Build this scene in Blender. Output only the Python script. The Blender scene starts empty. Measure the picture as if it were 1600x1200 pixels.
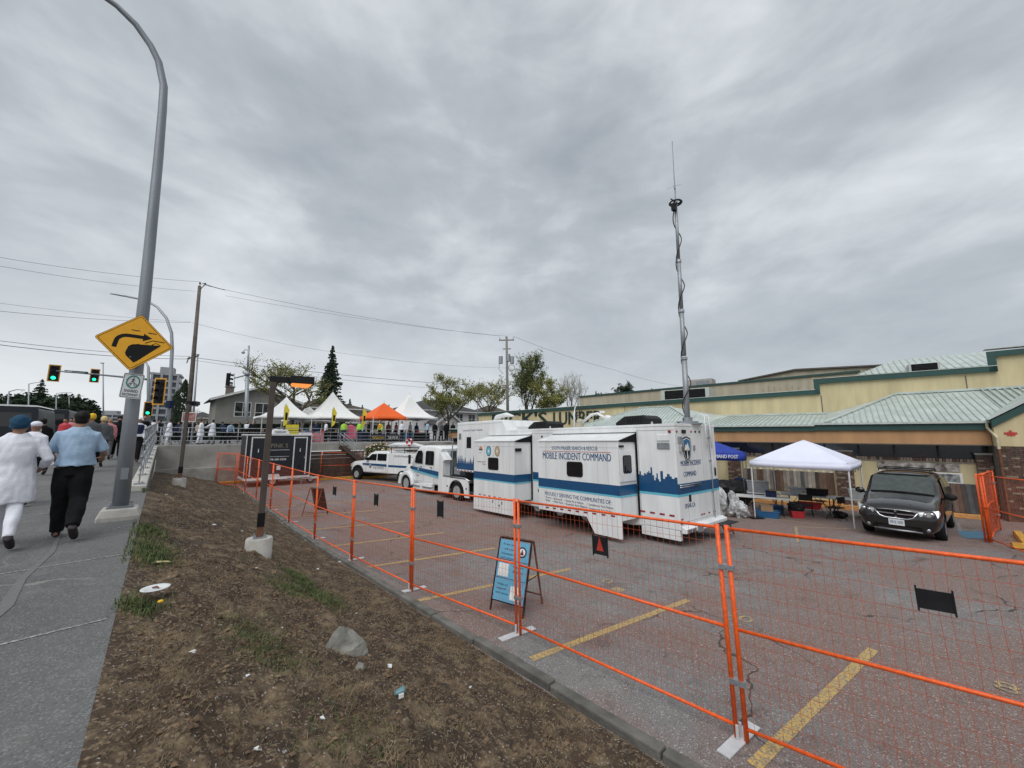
import bpy, bmesh, math, random
from math import sin, cos, tan, pi, radians, hypot, atan, atan2, sqrt
from mathutils import Vector, Matrix, noise
random.seed(7)
C = bpy.context.scene.collection
sc = bpy.context.scene

# ------------------------------------------------------------------ camera, sky, sun, exposure
PITCH = atan(80/600); ROLL = radians(0.3); F = 600.0
cam_d = bpy.data.cameras.new("camera"); cam = bpy.data.objects.new("camera", cam_d); C.objects.link(cam)
cam_d.sensor_fit = 'HORIZONTAL'; cam_d.sensor_width = 36; cam_d.lens = 36*F/1600
cam_d.clip_start = .05; cam_d.clip_end = 6000
cam.location = (0, 0, 1.6)
cam.rotation_euler = (Matrix.Rotation(pi/2+PITCH, 4, 'X') @ Matrix.Rotation(ROLL, 4, 'Z')).to_euler()
sc.camera = cam
sc.view_settings.view_transform = 'Standard'; sc.view_settings.look = 'None'
sc.view_settings.exposure = 0.42; sc.view_settings.gamma = 1
sc.view_settings.use_curve_mapping = False

SUN_EL, SUN_AZ = radians(52), radians(200)       # direction the light comes from (azimuth from +Y, clockwise)
w = bpy.data.worlds.new("World"); sc.world = w; w.use_nodes = True
nt = w.node_tree; nt.nodes.clear()
def N(t, **k):
    n = nt.nodes.new(t)
    for a, b in k.items(): setattr(n, a, b)
    return n
out = N('ShaderNodeOutputWorld'); bg = N('ShaderNodeBackground')
sky = N('ShaderNodeTexSky'); sky.sky_type = 'NISHITA'; sky.sun_disc = False
sky.sun_elevation = SUN_EL; sky.sun_rotation = SUN_AZ
bg.inputs['Strength'].default_value = 0.1
nt.links.new(sky.outputs[0], bg.inputs['Color'])
# overcast layer, mapped on a flat cloud ceiling
tc = N('ShaderNodeTexCoord'); sep = N('ShaderNodeSeparateXYZ'); nt.links.new(tc.outputs['Generated'], sep.inputs[0])
def MA(op, a, b=None, c=None, clamp=False):
    n = N('ShaderNodeMath', operation=op, use_clamp=clamp)
    for i, v in enumerate((a, b, c)):
        if v is None: continue
        if isinstance(v, (int, float)): n.inputs[i].default_value = v
        else: nt.links.new(v, n.inputs[i])
    return n.outputs[0]
zc = MA('ADD', MA('MAXIMUM', sep.outputs[2], 0.0), 0.30)
cx = MA('DIVIDE', sep.outputs[0], zc); cy = MA('DIVIDE', sep.outputs[1], zc)
comb = N('ShaderNodeCombineXYZ'); nt.links.new(cx, comb.inputs[0]); nt.links.new(cy, comb.inputs[1])
def cloud(scale, rot, sx, sy, detail, rough, dist, off):
    mp = N('ShaderNodeMapping'); mp.inputs['Rotation'].default_value = (0, 0, rot); mp.inputs['Scale'].default_value = (sx, sy, 1); mp.inputs['Location'].default_value = (off, off*.7, off)
    nt.links.new(comb.outputs[0], mp.inputs[0])
    n = N('ShaderNodeTexNoise'); n.inputs['Scale'].default_value = scale; n.inputs['Detail'].default_value = detail
    n.inputs['Roughness'].default_value = rough; n.inputs['Distortion'].default_value = dist
    nt.links.new(mp.outputs[0], n.inputs['Vector']); return n.outputs['Fac']
def cloud3(scale, sz, detail, dist, off):
    mp = N('ShaderNodeMapping'); mp.inputs['Scale'].default_value = (1, 1, sz); mp.inputs['Location'].default_value = (off, off*.7, off); mp.inputs['Rotation'].default_value = (.25, -.2, .4)
    nt.links.new(tc.outputs['Generated'], mp.inputs[0]); n = N('ShaderNodeTexNoise'); n.inputs['Scale'].default_value = scale; n.inputs['Detail'].default_value = detail; n.inputs['Roughness'].default_value = .52; n.inputs['Distortion'].default_value = dist
    nt.links.new(mp.outputs[0], n.inputs['Vector']); return n.outputs['Fac']
c1 = cloud3(1.7, 2.0, 5, .3, 3.4)
c2 = cloud3(4.6, 2.4, 8, .3, 1.9)
c3 = cloud(6.5, radians(-20), 1, .6, 7, .58, .35, 1.3)
mixc = MA('ADD', MA('MULTIPLY', c1, .5), MA('ADD', MA('MULTIPLY', c2, .36), MA('MULTIPLY', c3, .14)))
ramp = N('ShaderNodeValToRGB'); nt.links.new(mixc, ramp.inputs[0])
cr = ramp.color_ramp; cr.elements[0].position = .35; cr.elements[0].color = (.30, .33, .365, 1)
cr.elements[1].position = .66; cr.elements[1].color = (.64, .675, .70, 1)
e = cr.elements.new(.5); e.color = (.415, .448, .48, 1)
# brighter low band towards the left of the street, as the overcast thins there
azv = N('ShaderNodeVectorMath', operation='DOT_PRODUCT'); azv.inputs[1].default_value = (-.80, .60, 0.0)
nt.links.new(tc.outputs['Generated'], azv.inputs[0])
a1 = MA('MULTIPLY', MA('ADD', azv.outputs['Value'], .35), .75, clamp=True)
hz = MA('SUBTRACT', 1.0, MA('MULTIPLY', MA('MAXIMUM', sep.outputs[2], 0.0), 2.3), clamp=True)
a2 = MA('MULTIPLY', MA('POWER', hz, 1.6), MA('ADD', MA('MULTIPLY', a1, .85), .06))
mx = N('ShaderNodeMixRGB'); mx.inputs[2].default_value = (.74, .76, .78, 1)
nt.links.new(a2, mx.inputs[0]); nt.links.new(ramp.outputs[0], mx.inputs[1])
bg2 = N('ShaderNodeBackground'); nt.links.new(mx.outputs[0], bg2.inputs[0]); bg2.inputs[1].default_value = .90
mixs = N('ShaderNodeMixShader'); mixs.inputs[0].default_value = .93
nt.links.new(bg.outputs[0], mixs.inputs[1]); nt.links.new(bg2.outputs[0], mixs.inputs[2]); nt.links.new(mixs.outputs[0], out.inputs[0])

sun_d = bpy.data.lights.new("sun", 'SUN'); sun = bpy.data.objects.new("sun", sun_d); C.objects.link(sun)
sun_d.energy = 1.5; sun_d.angle = radians(50); sun_d.color = (1, .985, .96)
sdir = Vector((sin(SUN_AZ)*cos(SUN_EL), cos(SUN_AZ)*cos(SUN_EL), sin(SUN_EL)))
sun.rotation_euler = (-sdir).to_track_quat('-Z', 'Y').to_euler(); sun.location = (0, -20, 40)

# ------------------------------------------------------------------ frames and heights of the place
TH = radians(42)
LX, LY, RX, RY = -sin(TH), cos(TH), cos(TH), sin(TH)
def WW(s, p, z=0.0): return (s*LX+p*RX, s*LY+p*RY, z)
def lotz(s, p): return -1.13-.032*(min(s, 13)-1.3)+.004*max(0, s-13)-.018*(max(min(p, 24), 2)-4.2)
def upz(s): return .027*min(s, 30)
def at(u, v, Y):                     # a point at distance Y, given the direction in which it is seen from the pavement
    x = (u-800)/F; y = -(v-600)/F
    xr = x*cos(ROLL)-y*sin(ROLL); yr = x*sin(ROLL)+y*cos(ROLL)
    fy = cos(PITCH)-yr*sin(PITCH); fz = sin(PITCH)+yr*cos(PITCH)
    return Vector((xr*Y/fy, Y, 1.6+fz*Y/fy))

# ------------------------------------------------------------------ materials
def mat(name, col, rough=.7, metal=0.0, var=.12, vs=6.0, bump=0.0, bs=40.0, emit=None, es=1.0, col2=None, spec=None, alpha=None, coat=0.0, detail=4, streak=None):
    m = bpy.data.materials.new(name); m.use_nodes = True
    t = m.node_tree; b = t.nodes['Principled BSDF']
    b.inputs['Roughness'].default_value = rough; b.inputs['Metallic'].default_value = metal
    if spec is not None: b.inputs['Specular IOR Level'].default_value = spec
    if coat: b.inputs['Coat Weight'].default_value = coat; b.inputs['Coat Roughness'].default_value = .08
    tcn = t.nodes.new('ShaderNodeTexCoord')
    n = t.nodes.new('ShaderNodeTexNoise'); n.inputs['Scale'].default_value = vs; n.inputs['Detail'].default_value = detail
    if streak:
        mp = t.nodes.new('ShaderNodeMapping'); mp.inputs['Scale'].default_value = (1, 1, streak); t.links.new(tcn.outputs['Object'], mp.inputs[0]); t.links.new(mp.outputs[0], n.inputs['Vector'])
    else: t.links.new(tcn.outputs['Object'], n.inputs['Vector'])
    r = t.nodes.new('ShaderNodeValToRGB'); t.links.new(n.outputs['Fac'], r.inputs[0])
    c2 = col2 or tuple(min(1, c*(1+var)) for c in col)
    c1_ = tuple(c*(1-var) for c in col) if not col2 else col
    r.color_ramp.elements[0].position = .35; r.color_ramp.elements[1].position = .68
    r.color_ramp.elements[0].color = (*c1_, 1); r.color_ramp.elements[1].color = (*c2, 1)
    t.links.new(r.outputs[0], b.inputs['Base Color'])
    if bump:
        n2 = t.nodes.new('ShaderNodeTexNoise'); n2.inputs['Scale'].default_value = bs; n2.inputs['Detail'].default_value = 3
        t.links.new(tcn.outputs['Object'], n2.inputs['Vector'])
        bp = t.nodes.new('ShaderNodeBump'); bp.inputs['Strength'].default_value = bump; bp.inputs['Distance'].default_value = .02
        t.links.new(n2.outputs['Fac'], bp.inputs['Height']); t.links.new(bp.outputs[0], b.inputs['Normal'])
    if emit: b.inputs['Emission Color'].default_value = (*emit, 1); b.inputs['Emission Strength'].default_value = es
    if alpha is not None:
        b.inputs['Alpha'].default_value = alpha
    return m

def ground_mat(name, layers, bump=.5, rough=.9, speck=None):
    """layers: base colour then (scale, lo, hi, colour, amount) blended by noise, in world metres"""
    m = bpy.data.materials.new(name); m.use_nodes = True
    t = m.node_tree; b = t.nodes['Principled BSDF']; b.inputs['Roughness'].default_value = rough; b.inputs['Specular IOR Level'].default_value = .25
    tcn = t.nodes.new('ShaderNodeNewGeometry')
    prev = t.nodes.new('ShaderNodeRGB'); prev.outputs[0].default_value = (*layers[0], 1); prev = prev.outputs[0]
    for i, (s_, lo, hi, col, amt) in enumerate(layers[1:]):
        mp = t.nodes.new('ShaderNodeMapping'); mp.inputs['Location'].default_value = (i*7.3, i*3.1, i); t.links.new(tcn.outputs['Position'], mp.inputs[0])
        n = t.nodes.new('ShaderNodeTexNoise'); n.inputs['Scale'].default_value = s_; n.inputs['Detail'].default_value = 6; n.inputs['Roughness'].default_value = .62
        t.links.new(mp.outputs[0], n.inputs['Vector'])
        r = t.nodes.new('ShaderNodeMapRange'); r.inputs[1].default_value = lo; r.inputs[2].default_value = hi; r.inputs[4].default_value = amt
        t.links.new(n.outputs['Fac'], r.inputs[0])
        x = t.nodes.new('ShaderNodeMixRGB'); t.links.new(r.outputs[0], x.inputs[0]); t.links.new(prev, x.inputs[1]); x.inputs[2].default_value = (*col, 1)
        prev = x.outputs[0]
    if speck:
        for sc_, thr, col, amt in speck:
            v = t.nodes.new('ShaderNodeTexVoronoi'); v.inputs['Scale'].default_value = sc_; t.links.new(tcn.outputs['Position'], v.inputs['Vector'])
            sx = t.nodes.new('ShaderNodeSeparateColor'); t.links.new(v.outputs['Color'], sx.inputs[0])
            g = t.nodes.new('ShaderNodeMath'); g.operation = 'GREATER_THAN'; g.inputs[1].default_value = thr; t.links.new(sx.outputs[0], g.inputs[0])
            g2 = t.nodes.new('ShaderNodeMath'); g2.operation = 'MULTIPLY'; g2.inputs[1].default_value = amt; t.links.new(g.outputs[0], g2.inputs[0])
            x = t.nodes.new('ShaderNodeMixRGB'); t.links.new(g2.outputs[0], x.inputs[0]); t.links.new(prev, x.inputs[1]); x.inputs[2].default_value = (*col, 1)
            prev = x.outputs[0]
    t.links.new(prev, b.inputs['Base Color'])
    n2 = t.nodes.new('ShaderNodeTexNoise'); n2.inputs['Scale'].default_value = 55; n2.inputs['Detail'].default_value = 5; t.links.new(tcn.outputs['Position'], n2.inputs['Vector'])
    bp = t.nodes.new('ShaderNodeBump'); bp.inputs['Strength'].default_value = bump; bp.inputs['Distance'].default_value = .012
    t.links.new(n2.outputs['Fac'], bp.inputs['Height']); t.links.new(bp.outputs[0], b.inputs['Normal'])
    return m

def crack_nodes(m, scale, width, col, amt):
    """add a net of thin cracks to a ground material"""
    t = m.node_tree; b = t.nodes['Principled BSDF']; g = t.nodes.new('ShaderNodeNewGeometry')
    n = t.nodes.new('ShaderNodeTexNoise'); n.inputs['Scale'].default_value = 1.3; n.inputs['Detail'].default_value = 5; t.links.new(g.outputs['Position'], n.inputs['Vector'])
    ad = t.nodes.new('ShaderNodeMixRGB'); ad.blend_type = 'ADD'; ad.inputs[0].default_value = .9; t.links.new(g.outputs['Position'], ad.inputs[1]); t.links.new(n.outputs['Color'], ad.inputs[2])
    v = t.nodes.new('ShaderNodeTexVoronoi'); v.feature = 'DISTANCE_TO_EDGE'; v.inputs['Scale'].default_value = scale; t.links.new(ad.outputs[0], v.inputs['Vector'])
    l = t.nodes.new('ShaderNodeMath'); l.operation = 'LESS_THAN'; l.inputs[1].default_value = width; t.links.new(v.outputs['Distance'], l.inputs[0])
    n3 = t.nodes.new('ShaderNodeTexNoise'); n3.inputs['Scale'].default_value = .5; t.links.new(g.outputs['Position'], n3.inputs['Vector'])
    mr = t.nodes.new('ShaderNodeMapRange'); mr.inputs[1].default_value = .5; mr.inputs[2].default_value = .6; mr.inputs[4].default_value = amt; t.links.new(n3.outputs['Fac'], mr.inputs[0])
    mu = t.nodes.new('ShaderNodeMath'); mu.operation = 'MULTIPLY'; t.links.new(l.outputs[0], mu.inputs[0]); t.links.new(mr.outputs[0], mu.inputs[1])
    src = b.inputs['Base Color'].links[0].from_socket
    x = t.nodes.new('ShaderNodeMixRGB'); t.links.new(mu.outputs[0], x.inputs[0]); t.links.new(src, x.inputs[1]); x.inputs[2].default_value = (*col, 1)
    t.links.new(x.outputs[0], b.inputs['Base Color'])

MT = {}
def K(key, *a, **k):
    MT[key] = mat(key, *a, **k); return MT[key]
K('rv_white', (.79, .80, .80), .30, var=.075, vs=3.2, detail=10, streak=.16, coat=.4)
K('rv_seam', (.42, .43, .44), .5)
K('navy', (.010, .075, .19), .35, var=.05, coat=.3)
K('cyan', (.13, .50, .64), .4, var=.05)
K('ink', (.012, .022, .045), .5)
K('blue_print', (.02, .13, .30), .5)
K('red_print', (.45, .04, .03), .5)
K('red_reflector', (.30, .02, .03), .3)
K('white_print', (.78, .78, .76), .5)
K('glass_dark', (.012, .013, .015), .06, var=.1, spec=.6)
K('glass_mid', (.05, .06, .07), .08, var=.08, spec=.8)
K('rubber', (.016, .016, .017), .85, bump=.3, spec=.18)
K('black_plastic', (.018, .018, .02), .5, var=.2, spec=.18)
K('black_matte', (.012, .012, .013), .9, spec=.18)
K('chrome', (.62, .63, .65), .18, 1.0)
K('rim_alloy', (.50, .51, .52), .4, .45)
K('ballast', (.58, .59, .60), .55, .1)
K('steel', (.40, .42, .44), .38, .9, var=.15)
K('galv', (.33, .35, .37), .55, .55, var=.12, vs=14)
K('pole_grey', (.25, .27, .295), .5, .35, var=.16, vs=6, bump=.05, detail=9, streak=.12)
K('alum', (.55, .57, .58), .32, .85, var=.08)
K('underbody', (.02, .02, .02), .9, spec=.18)
K('orange_paint', (.84, .115, .014), .45, var=.16, vs=30, detail=8, bump=.1, bs=60)
K('orange_wire', (.46, .085, .035), .5, var=.2, vs=9)
K('concrete', (.37, .36, .335), .9, var=.22, vs=2.2, bump=.35, bs=30)
K('concrete_light', (.48, .46, .42), .9, var=.2, vs=4, bump=.3, bs=40)
K('curb_con', (.14, .135, .12), .95, var=.35, vs=3, bump=.5, bs=30)
K('yellow_paint', (.60, .36, .06), .8, var=.25, vs=6)
K('curb_yellow', (.60, .33, .05), .8, var=.25, vs=6)
K('sign_yellow', (.83, .40, .012), .45, var=.05)
K('sign_black', (.012, .012, .012), .5, spec=.18)
K('sign_white', (.66, .68, .68), .5, var=.06)
K('sign_green', (.01, .22, .16), .5)
K('sig_yellow', (.78, .37, .02), .45)
K('lens_dark', (.02, .02, .02), .25, spec=.18)
K('lens_green', (.0, .4, .2), .3, emit=(.02, 1, .45), es=1.6)
K('lamp_orange', (.6, .3, .1), .4, emit=(1.0, .30, .06), es=.72)
K('lamp_brown', (.075, .058, .048), .6, var=.15, bump=.1)
K('rust', (.16, .07, .04), .8, var=.3, vs=20)
K('wood_pole', (.12, .10, .085), .9, var=.3, vs=3, bump=.4)
K('wire_black', (.02, .02, .022), .6)
K('beige_wall', (.57, .485, .29), .85, var=.12, vs=2.6, bump=.05, detail=9, streak=.18)
K('beige_grey', (.42, .385, .29), .85, var=.14, vs=2.0, detail=9, streak=.15)
K('trim_green', (.020, .068, .060), .5, var=.08)
K('orange_fascia', (.46, .26, .125), .75, var=.12, vs=2.2, detail=9, streak=.3)
K('roof_green', (.49, .545, .51), .5, .1, var=.13, vs=1.6, detail=10)
K('roof_rib', (.40, .46, .425), .5)
K('gutter', (.50, .54, .50), .5)
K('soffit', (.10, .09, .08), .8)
K('brick_a', (.125, .072, .052), .9, var=.3, vs=8, bump=.3)
K('brick_b', (.085, .058, .046), .9, var=.3, vs=8, bump=.3)
K('brick_c', (.26, .20, .155), .9, var=.3, vs=8, bump=.3)
K('mortar', (.17, .15, .13), .95)
K('skin', (.32, .17, .11), .6, var=.06)
K('skin_b', (.24, .125, .08), .6, var=.06)
K('hair', (.012, .010, .009), .6, spec=.18)
K('beard_white', (.55, .53, .50), .8)
K('cloth_white', (.76, .77, .83), .9, var=.05, vs=8, bump=.25, bs=60)
K('cloth_blue', (.34, .47, .62), .92, var=.06, vs=9, bump=.25, bs=60)
K('cloth_black', (.009, .009, .010), .92, var=.3, vs=6, bump=.2, spec=.18)
K('cloth_grey', (.10, .105, .11), .92, var=.15, spec=.18)
K('cloth_navy', (.02, .03, .07), .92, spec=.18)
K('cloth_beige', (.42, .36, .27), .92)
K('cloth_pink', (.55, .22, .24), .9)
K('turban_teal', (.004, .050, .105), .85, var=.1, bump=.3, bs=30)
K('turban_yellow', (.75, .45, .02), .85, var=.08)
K('turban_cream', (.66, .52, .26), .85, var=.08)
K('turban_orange', (.72, .22, .02), .85)
K('hivis', (.40, .70, .06), .8)
K('shoe', (.022, .015, .015), .6)
K('shoe_grey', (.28, .28, .28), .7)
K('rock', (.22, .215, .19), .9, var=.35, vs=7, bump=.7, bs=25)
K('clod', (.085, .052, .032), 1, col2=(.23, .155, .09), vs=5, bump=.5)
K('straw', (.11, .075, .045), 1, col2=(.27, .20, .12), vs=4)
K('grass', (.05, .075, .022), .9, col2=(.13, .155, .055), vs=5)
K('leaf_spring', (.13, .145, .04), .9, col2=(.30, .29, .085), vs=1.1)
K('leaf_green', (.065, .09, .03), .9, col2=(.17, .19, .06), vs=1.1)
K('leaf_dark', (.012, .028, .014), .95, col2=(.04, .06, .028), vs=.8)
K('bark', (.075, .06, .05), .95, var=.3, vs=3, bump=.4)
K('bark_pale', (.20, .17, .15), .95, var=.3, vs=3)
K('hedge', (.010, .018, .012), .95, col2=(.03, .045, .022), vs=3)
K('flower', (.62, .42, .33), .8, col2=(.78, .68, .55), vs=5)
K('canopy_white', (.74, .76, .90), .75, var=.03, vs=2)
K('tent_white', (.80, .80, .78), .75, var=.03)
K('tent_orange', (.82, .13, .02), .75, var=.05)
K('canopy_blue', (.015, .045, .33), .7)
K('pop_white', (.70, .70, .69), .5)
K('table_white', (.56, .56, .55), .6, var=.06)
K('bin_blue', (.02, .11, .26), .45)
K('bin_red', (.50, .03, .04), .45)
K('bin_clear', (.50, .52, .53), .3)
K('bin_grey', (.25, .26, .27), .6)
K('pink', (.62, .12, .20), .6)
K('yellow_cloth', (.75, .62, .04), .7)
K('orange_timber', (.62, .30, .10), .8, var=.2, vs=5)
K('house_grey', (.24, .235, .21), .85, var=.08, vs=1)
K('house_white', (.62, .62, .62), .85, var=.05)
K('house_cream', (.36, .33, .27), .85, var=.05)
K('roof_dark', (.055, .055, .06), .85, var=.2, vs=2)
K('roof_brown', (.085, .07, .055), .9, var=.25, vs=2)
K('trim_white', (.62, .62, .60), .7)
K('tower_con', (.32, .33, .35), .8)
K('tower_glass', (.07, .085, .10), .3)
K('suv_paint', (.016, .014, .014), .22, .35, var=.06, coat=.9)
K('suv_glass', (.055, .065, .06), .05, spec=.9, var=.2)
K('headlight', (.62, .64, .66), .1, .3)
K('toilet_navy', (.008, .011, .018), .4)
K('toilet_white', (.66, .66, .65), .5)
K('poster_blue', (.12, .42, .62), .5, var=.05)
K('poly', (.50, .51, .52), .18, var=.4, vs=9, bump=.9, bs=14)
K('cable', (.02, .02, .02), .5)
K('plank_timber', (.085, .062, .05), .9, var=.25, vs=4)
K('handicap_blue', (.07, .25, .40), .85, var=.3, vs=7)
K('paint_worn', (.42, .29, .11), .9, var=.4, vs=22)
K('paint_white', (.42, .42, .40), .9, var=.3, vs=10)

# ------------------------------------------------------------------ mesh collector
class M:
    def __init__(s): s.v = []; s.f = []; s.m = []; s.g = []
    def add(s, vs, fs, m=0):
        o = len(s.v); s.g.append((o, len(s.f))); s.v += [tuple(v) for v in vs]; s.f += [tuple(i+o for i in f) for f in fs]; s.m += [m]*len(fs); return s
    def box(s, x0, x1, y0, y1, z0, z1, m=0):
        return s.add([(x0,y0,z0),(x1,y0,z0),(x1,y1,z0),(x0,y1,z0),(x0,y0,z1),(x1,y0,z1),(x1,y1,z1),(x0,y1,z1)],
                     [(0,3,2,1),(4,5,6,7),(0,1,5,4),(1,2,6,5),(2,3,7,6),(3,0,4,7)], m)
    def obox(s, c, ax, ay, az, m=0):                     # centre and three half-axis vectors
        c, ax, ay, az = Vector(c), Vector(ax), Vector(ay), Vector(az)
        P = [c+i*ax+j*ay+k*az for k in (-1,1) for j in (-1,1) for i in (-1,1)]
        return s.add(P, [(0,2,3,1),(4,5,7,6),(0,1,5,4),(1,3,7,5),(3,2,6,7),(2,0,4,6)], m)
    def tube(s, pts, r, n=8, m=0, caps=True, flat=1.0):
        pts = [Vector(p) for p in pts]; k = len(pts)
        rr = r if isinstance(r, (list, tuple)) else [r]*k
        vs = []; prev = None
        for i, p in enumerate(pts):
            d = (pts[min(i+1,k-1)]-pts[max(i-1,0)])
            if d.length < 1e-9: d = Vector((0,0,1))
            d.normalize()
            if prev is None: a = Vector((1,0,0)) if abs(d.x) < .8 else Vector((0,1,0))
            else: a = prev
            a = a-d*a.dot(d)
            if a.length < 1e-6: a = Vector((0,1,0))-d*d.y
            a.normalize(); prev = a; b = d.cross(a)
            for j in range(n):
                t = 2*pi*(j+.5)/n; vs.append(p+(a*cos(t)+b*sin(t)*flat)*rr[i])
        fs = [(i*n+j, i*n+(j+1)%n, (i+1)*n+(j+1)%n, (i+1)*n+j) for i in range(k-1) for j in range(n)]
        if caps: fs += [tuple(range(n-1,-1,-1)), tuple((k-1)*n+j for j in range(n))]
        return s.add(vs, fs, m)
    def bar(s, a, b, w, h=None, m=0, up=(0,0,1)):        # rectangular bar
        a, b = Vector(a), Vector(b); d = (b-a); L_ = d.length; d.normalize(); u = Vector(up)
        if abs(d.dot(u)) > .98: u = Vector((0,1,0))
        x = d.cross(u).normalized(); u = x.cross(d)
        return s.obox((a+b)/2, d*L_/2, x*w/2, u*(h or w)/2, m)
    def cyl(s, c, r, h, n=16, m=0, axis=(0,0,1), r2=None):
        a = Vector(c); return s.tube([a, a+Vector(axis).normalized()*h], [r, r if r2 is None else r2], n, m)
    def rings(s, rs, m=0, caps=True):                    # list of equal-length vertex rings
        n = len(rs[0]); vs = [v for r in rs for v in r]
        fs = [(i*n+j, i*n+(j+1)%n, (i+1)*n+(j+1)%n, (i+1)*n+j) for i in range(len(rs)-1) for j in range(n)]
        if caps: fs += [tuple(range(n-1,-1,-1)), tuple((len(rs)-1)*n+j for j in range(n))]
        return s.add(vs, fs, m)
    def ell(s, c, rx, ry, rz, n=12, k=8, m=0, rot=None):
        vs = []; c = Vector(c)
        for i in range(1, k):
            ph = pi*i/k
            for j in range(n):
                t = 2*pi*j/n; v = Vector((rx*sin(ph)*cos(t), ry*sin(ph)*sin(t), -rz*cos(ph)))
                vs.append(c+(rot@v if rot else v))
        b_ = Vector((0,0,-rz)); t_ = Vector((0,0,rz))
        vs += [c+(rot@b_ if rot else b_), c+(rot@t_ if rot else t_)]
        fs = [(i*n+j, i*n+(j+1)%n, (i+1)*n+(j+1)%n, (i+1)*n+j) for i in range(k-2) for j in range(n)]
        nb = (k-1)*n
        fs += [(nb, (j+1)%n, j) for j in range(n)] + [(nb+1, (k-2)*n+j, (k-2)*n+(j+1)%n) for j in range(n)]
        return s.add(vs, fs, m)
    def prism(s, pts, vec, m=0):                         # polygon (3d points) extruded along vec
        pts = [Vector(p) for p in pts]; v = Vector(vec); n = len(pts)
        return s.add(pts+[p+v for p in pts], [tuple(range(n-1,-1,-1)), tuple(range(n,2*n))]+[(i,(i+1)%n,n+(i+1)%n,n+i) for i in range(n)], m)
    def poly(s, pts, m=0): return s.add(pts, [tuple(range(len(pts)))], m)
    def torus(s, c, R, r, nx=(1,0,0), ny=(0,0,1), n=16, k=5, m=0, a0=0, a1=2*pi):
        c, nx, ny = Vector(c), Vector(nx), Vector(ny); nz = nx.cross(ny); rs = []
        for i in range(n+1):
            t = a0+(a1-a0)*i/n; d = nx*cos(t)+ny*sin(t)
            rs.append([c+d*(R+r*cos(2*pi*j/k))+nz*r*sin(2*pi*j/k) for j in range(k)])
        return s.rings(rs, m, caps=(a1-a0) < 6.28)
    def text(s, txt, o, right, up, h, width=None, align='L', bold=.0, m=0, lift=.002):
        vs, fs, w_ = text_geo(txt, 0)
        sx = (width/w_) if width else h
        ox = {'L': 0, 'C': -w_*sx/2, 'R': -w_*sx}[align]
        o, right, up = Vector(o), Vector(right).normalized(), Vector(up).normalized(); nrm = right.cross(up)
        sh = bold*.55 if bold else 0                    # heavier strokes: the word struck three times, a hair apart
        V = []; Fs = []
        for k, q in enumerate((0, -sh, sh) if sh else (0,)):
            V += [o+right*((x+q)*sx+ox)+up*(y*h)+nrm*(lift+k*.0004) for x, y in vs]; Fs += [tuple(i+k*len(vs) for i in f) for f in fs]
        return s.add(V, Fs, m)
_tc = {}
def text_geo(txt, bold):
    if (txt, bold) in _tc: return _tc[(txt, bold)]
    cu = bpy.data.curves.new("t", 'FONT'); cu.body = txt; cu.size = 1.38; cu.resolution_u = 2; cu.offset = 0
    ob = bpy.data.objects.new("t", cu); C.objects.link(ob)
    dg = bpy.context.evaluated_depsgraph_get(); dg.update(); me = ob.evaluated_get(dg).to_mesh()
    vs = [(v.co.x, v.co.y) for v in me.vertices]; fs = [tuple(p.vertices) for p in me.polygons]
    ob.evaluated_get(dg).to_mesh_clear(); bpy.data.objects.remove(ob); bpy.data.curves.remove(cu)
    x0 = min(v[0] for v in vs); vs = [(x-x0, y) for x, y in vs]; r = (vs, fs, max(v[0] for v in vs)); _tc[(txt, bold)] = r
    return r

SPLIT = {'lettering', 'small_lettering', 'lane_marks', 'navy_stripe', 'cyan_stripe', 'reflector'}
def part(name, g, mats, parent=None, smooth=False, bevel=0, kind=None, label=None, loc=None):
    if name in SPLIT and len(g.g) > 1:                 # every stripe, word line or mark is an object of its own
        ends = g.g[1:]+[(len(g.v), len(g.f))]; o = None
        for (v0, f0), (v1, f1) in zip(g.g, ends):
            q = M(); q.v = g.v[v0:v1]; q.f = [tuple(i-v0 for i in f) for f in g.f[f0:f1]]; q.m = g.m[f0:f1]; q.g = [(0, 0)]; o = part(name, q, mats, parent, smooth, bevel, kind, label, loc)
        return o
    me = bpy.data.meshes.new(name); me.from_pydata(g.v, [], g.f)
    if not isinstance(mats, (list, tuple)): mats = [mats]
    for q in mats: me.materials.append(MT[q] if isinstance(q, str) else q)
    if len(mats) > 1: me.polygons.foreach_set('material_index', g.m)
    if smooth:
        me.polygons.foreach_set('use_smooth', [True]*len(me.polygons))
        if smooth != 'all': me.set_sharp_from_angle(angle=radians(40))
    me.update()
    o = bpy.data.objects.new(name, me); C.objects.link(o)
    if parent: o.parent = parent
    if loc: o.location = loc
    if bevel:
        b = o.modifiers.new("bevel", 'BEVEL'); b.width = bevel; b.segments = 2; b.limit_method = 'ANGLE'; b.angle_limit = radians(40)
    if kind: o['kind'] = kind
    if label: o['label'] = label
    return o
def tag(o, label, cat, group=None):
    o['label'] = label; o['category'] = cat
    if group: o['group'] = group
    return o
def thing(name, label, cat, loc=(0,0,0), rotz=0, group=None, rx=0):
    o = bpy.data.objects.new(name, None); C.objects.link(o); o.empty_display_size = .2
    o.location = loc; o.rotation_euler = (rx, 0, radians(rotz)); return tag(o, label, cat, group)
def struct(name, g, mats, smooth=False):
    return part(name, g, mats, None, smooth, kind='structure')
def dup(root, loc, rotz=None, label=None):
    kids = {}
    for o in C.objects:
        if o.parent: kids.setdefault(o.parent.name, []).append(o)
    def cp(o, par):
        c = o.copy(); C.objects.link(c)
        if par: c.parent = par
        for ch in kids.get(o.name, []): cp(ch, c)
        return c
    r = cp(root, None); r.location = loc
    if rotz is not None: r.rotation_euler[2] = radians(rotz)
    if label: r['label'] = label
    return r
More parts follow.
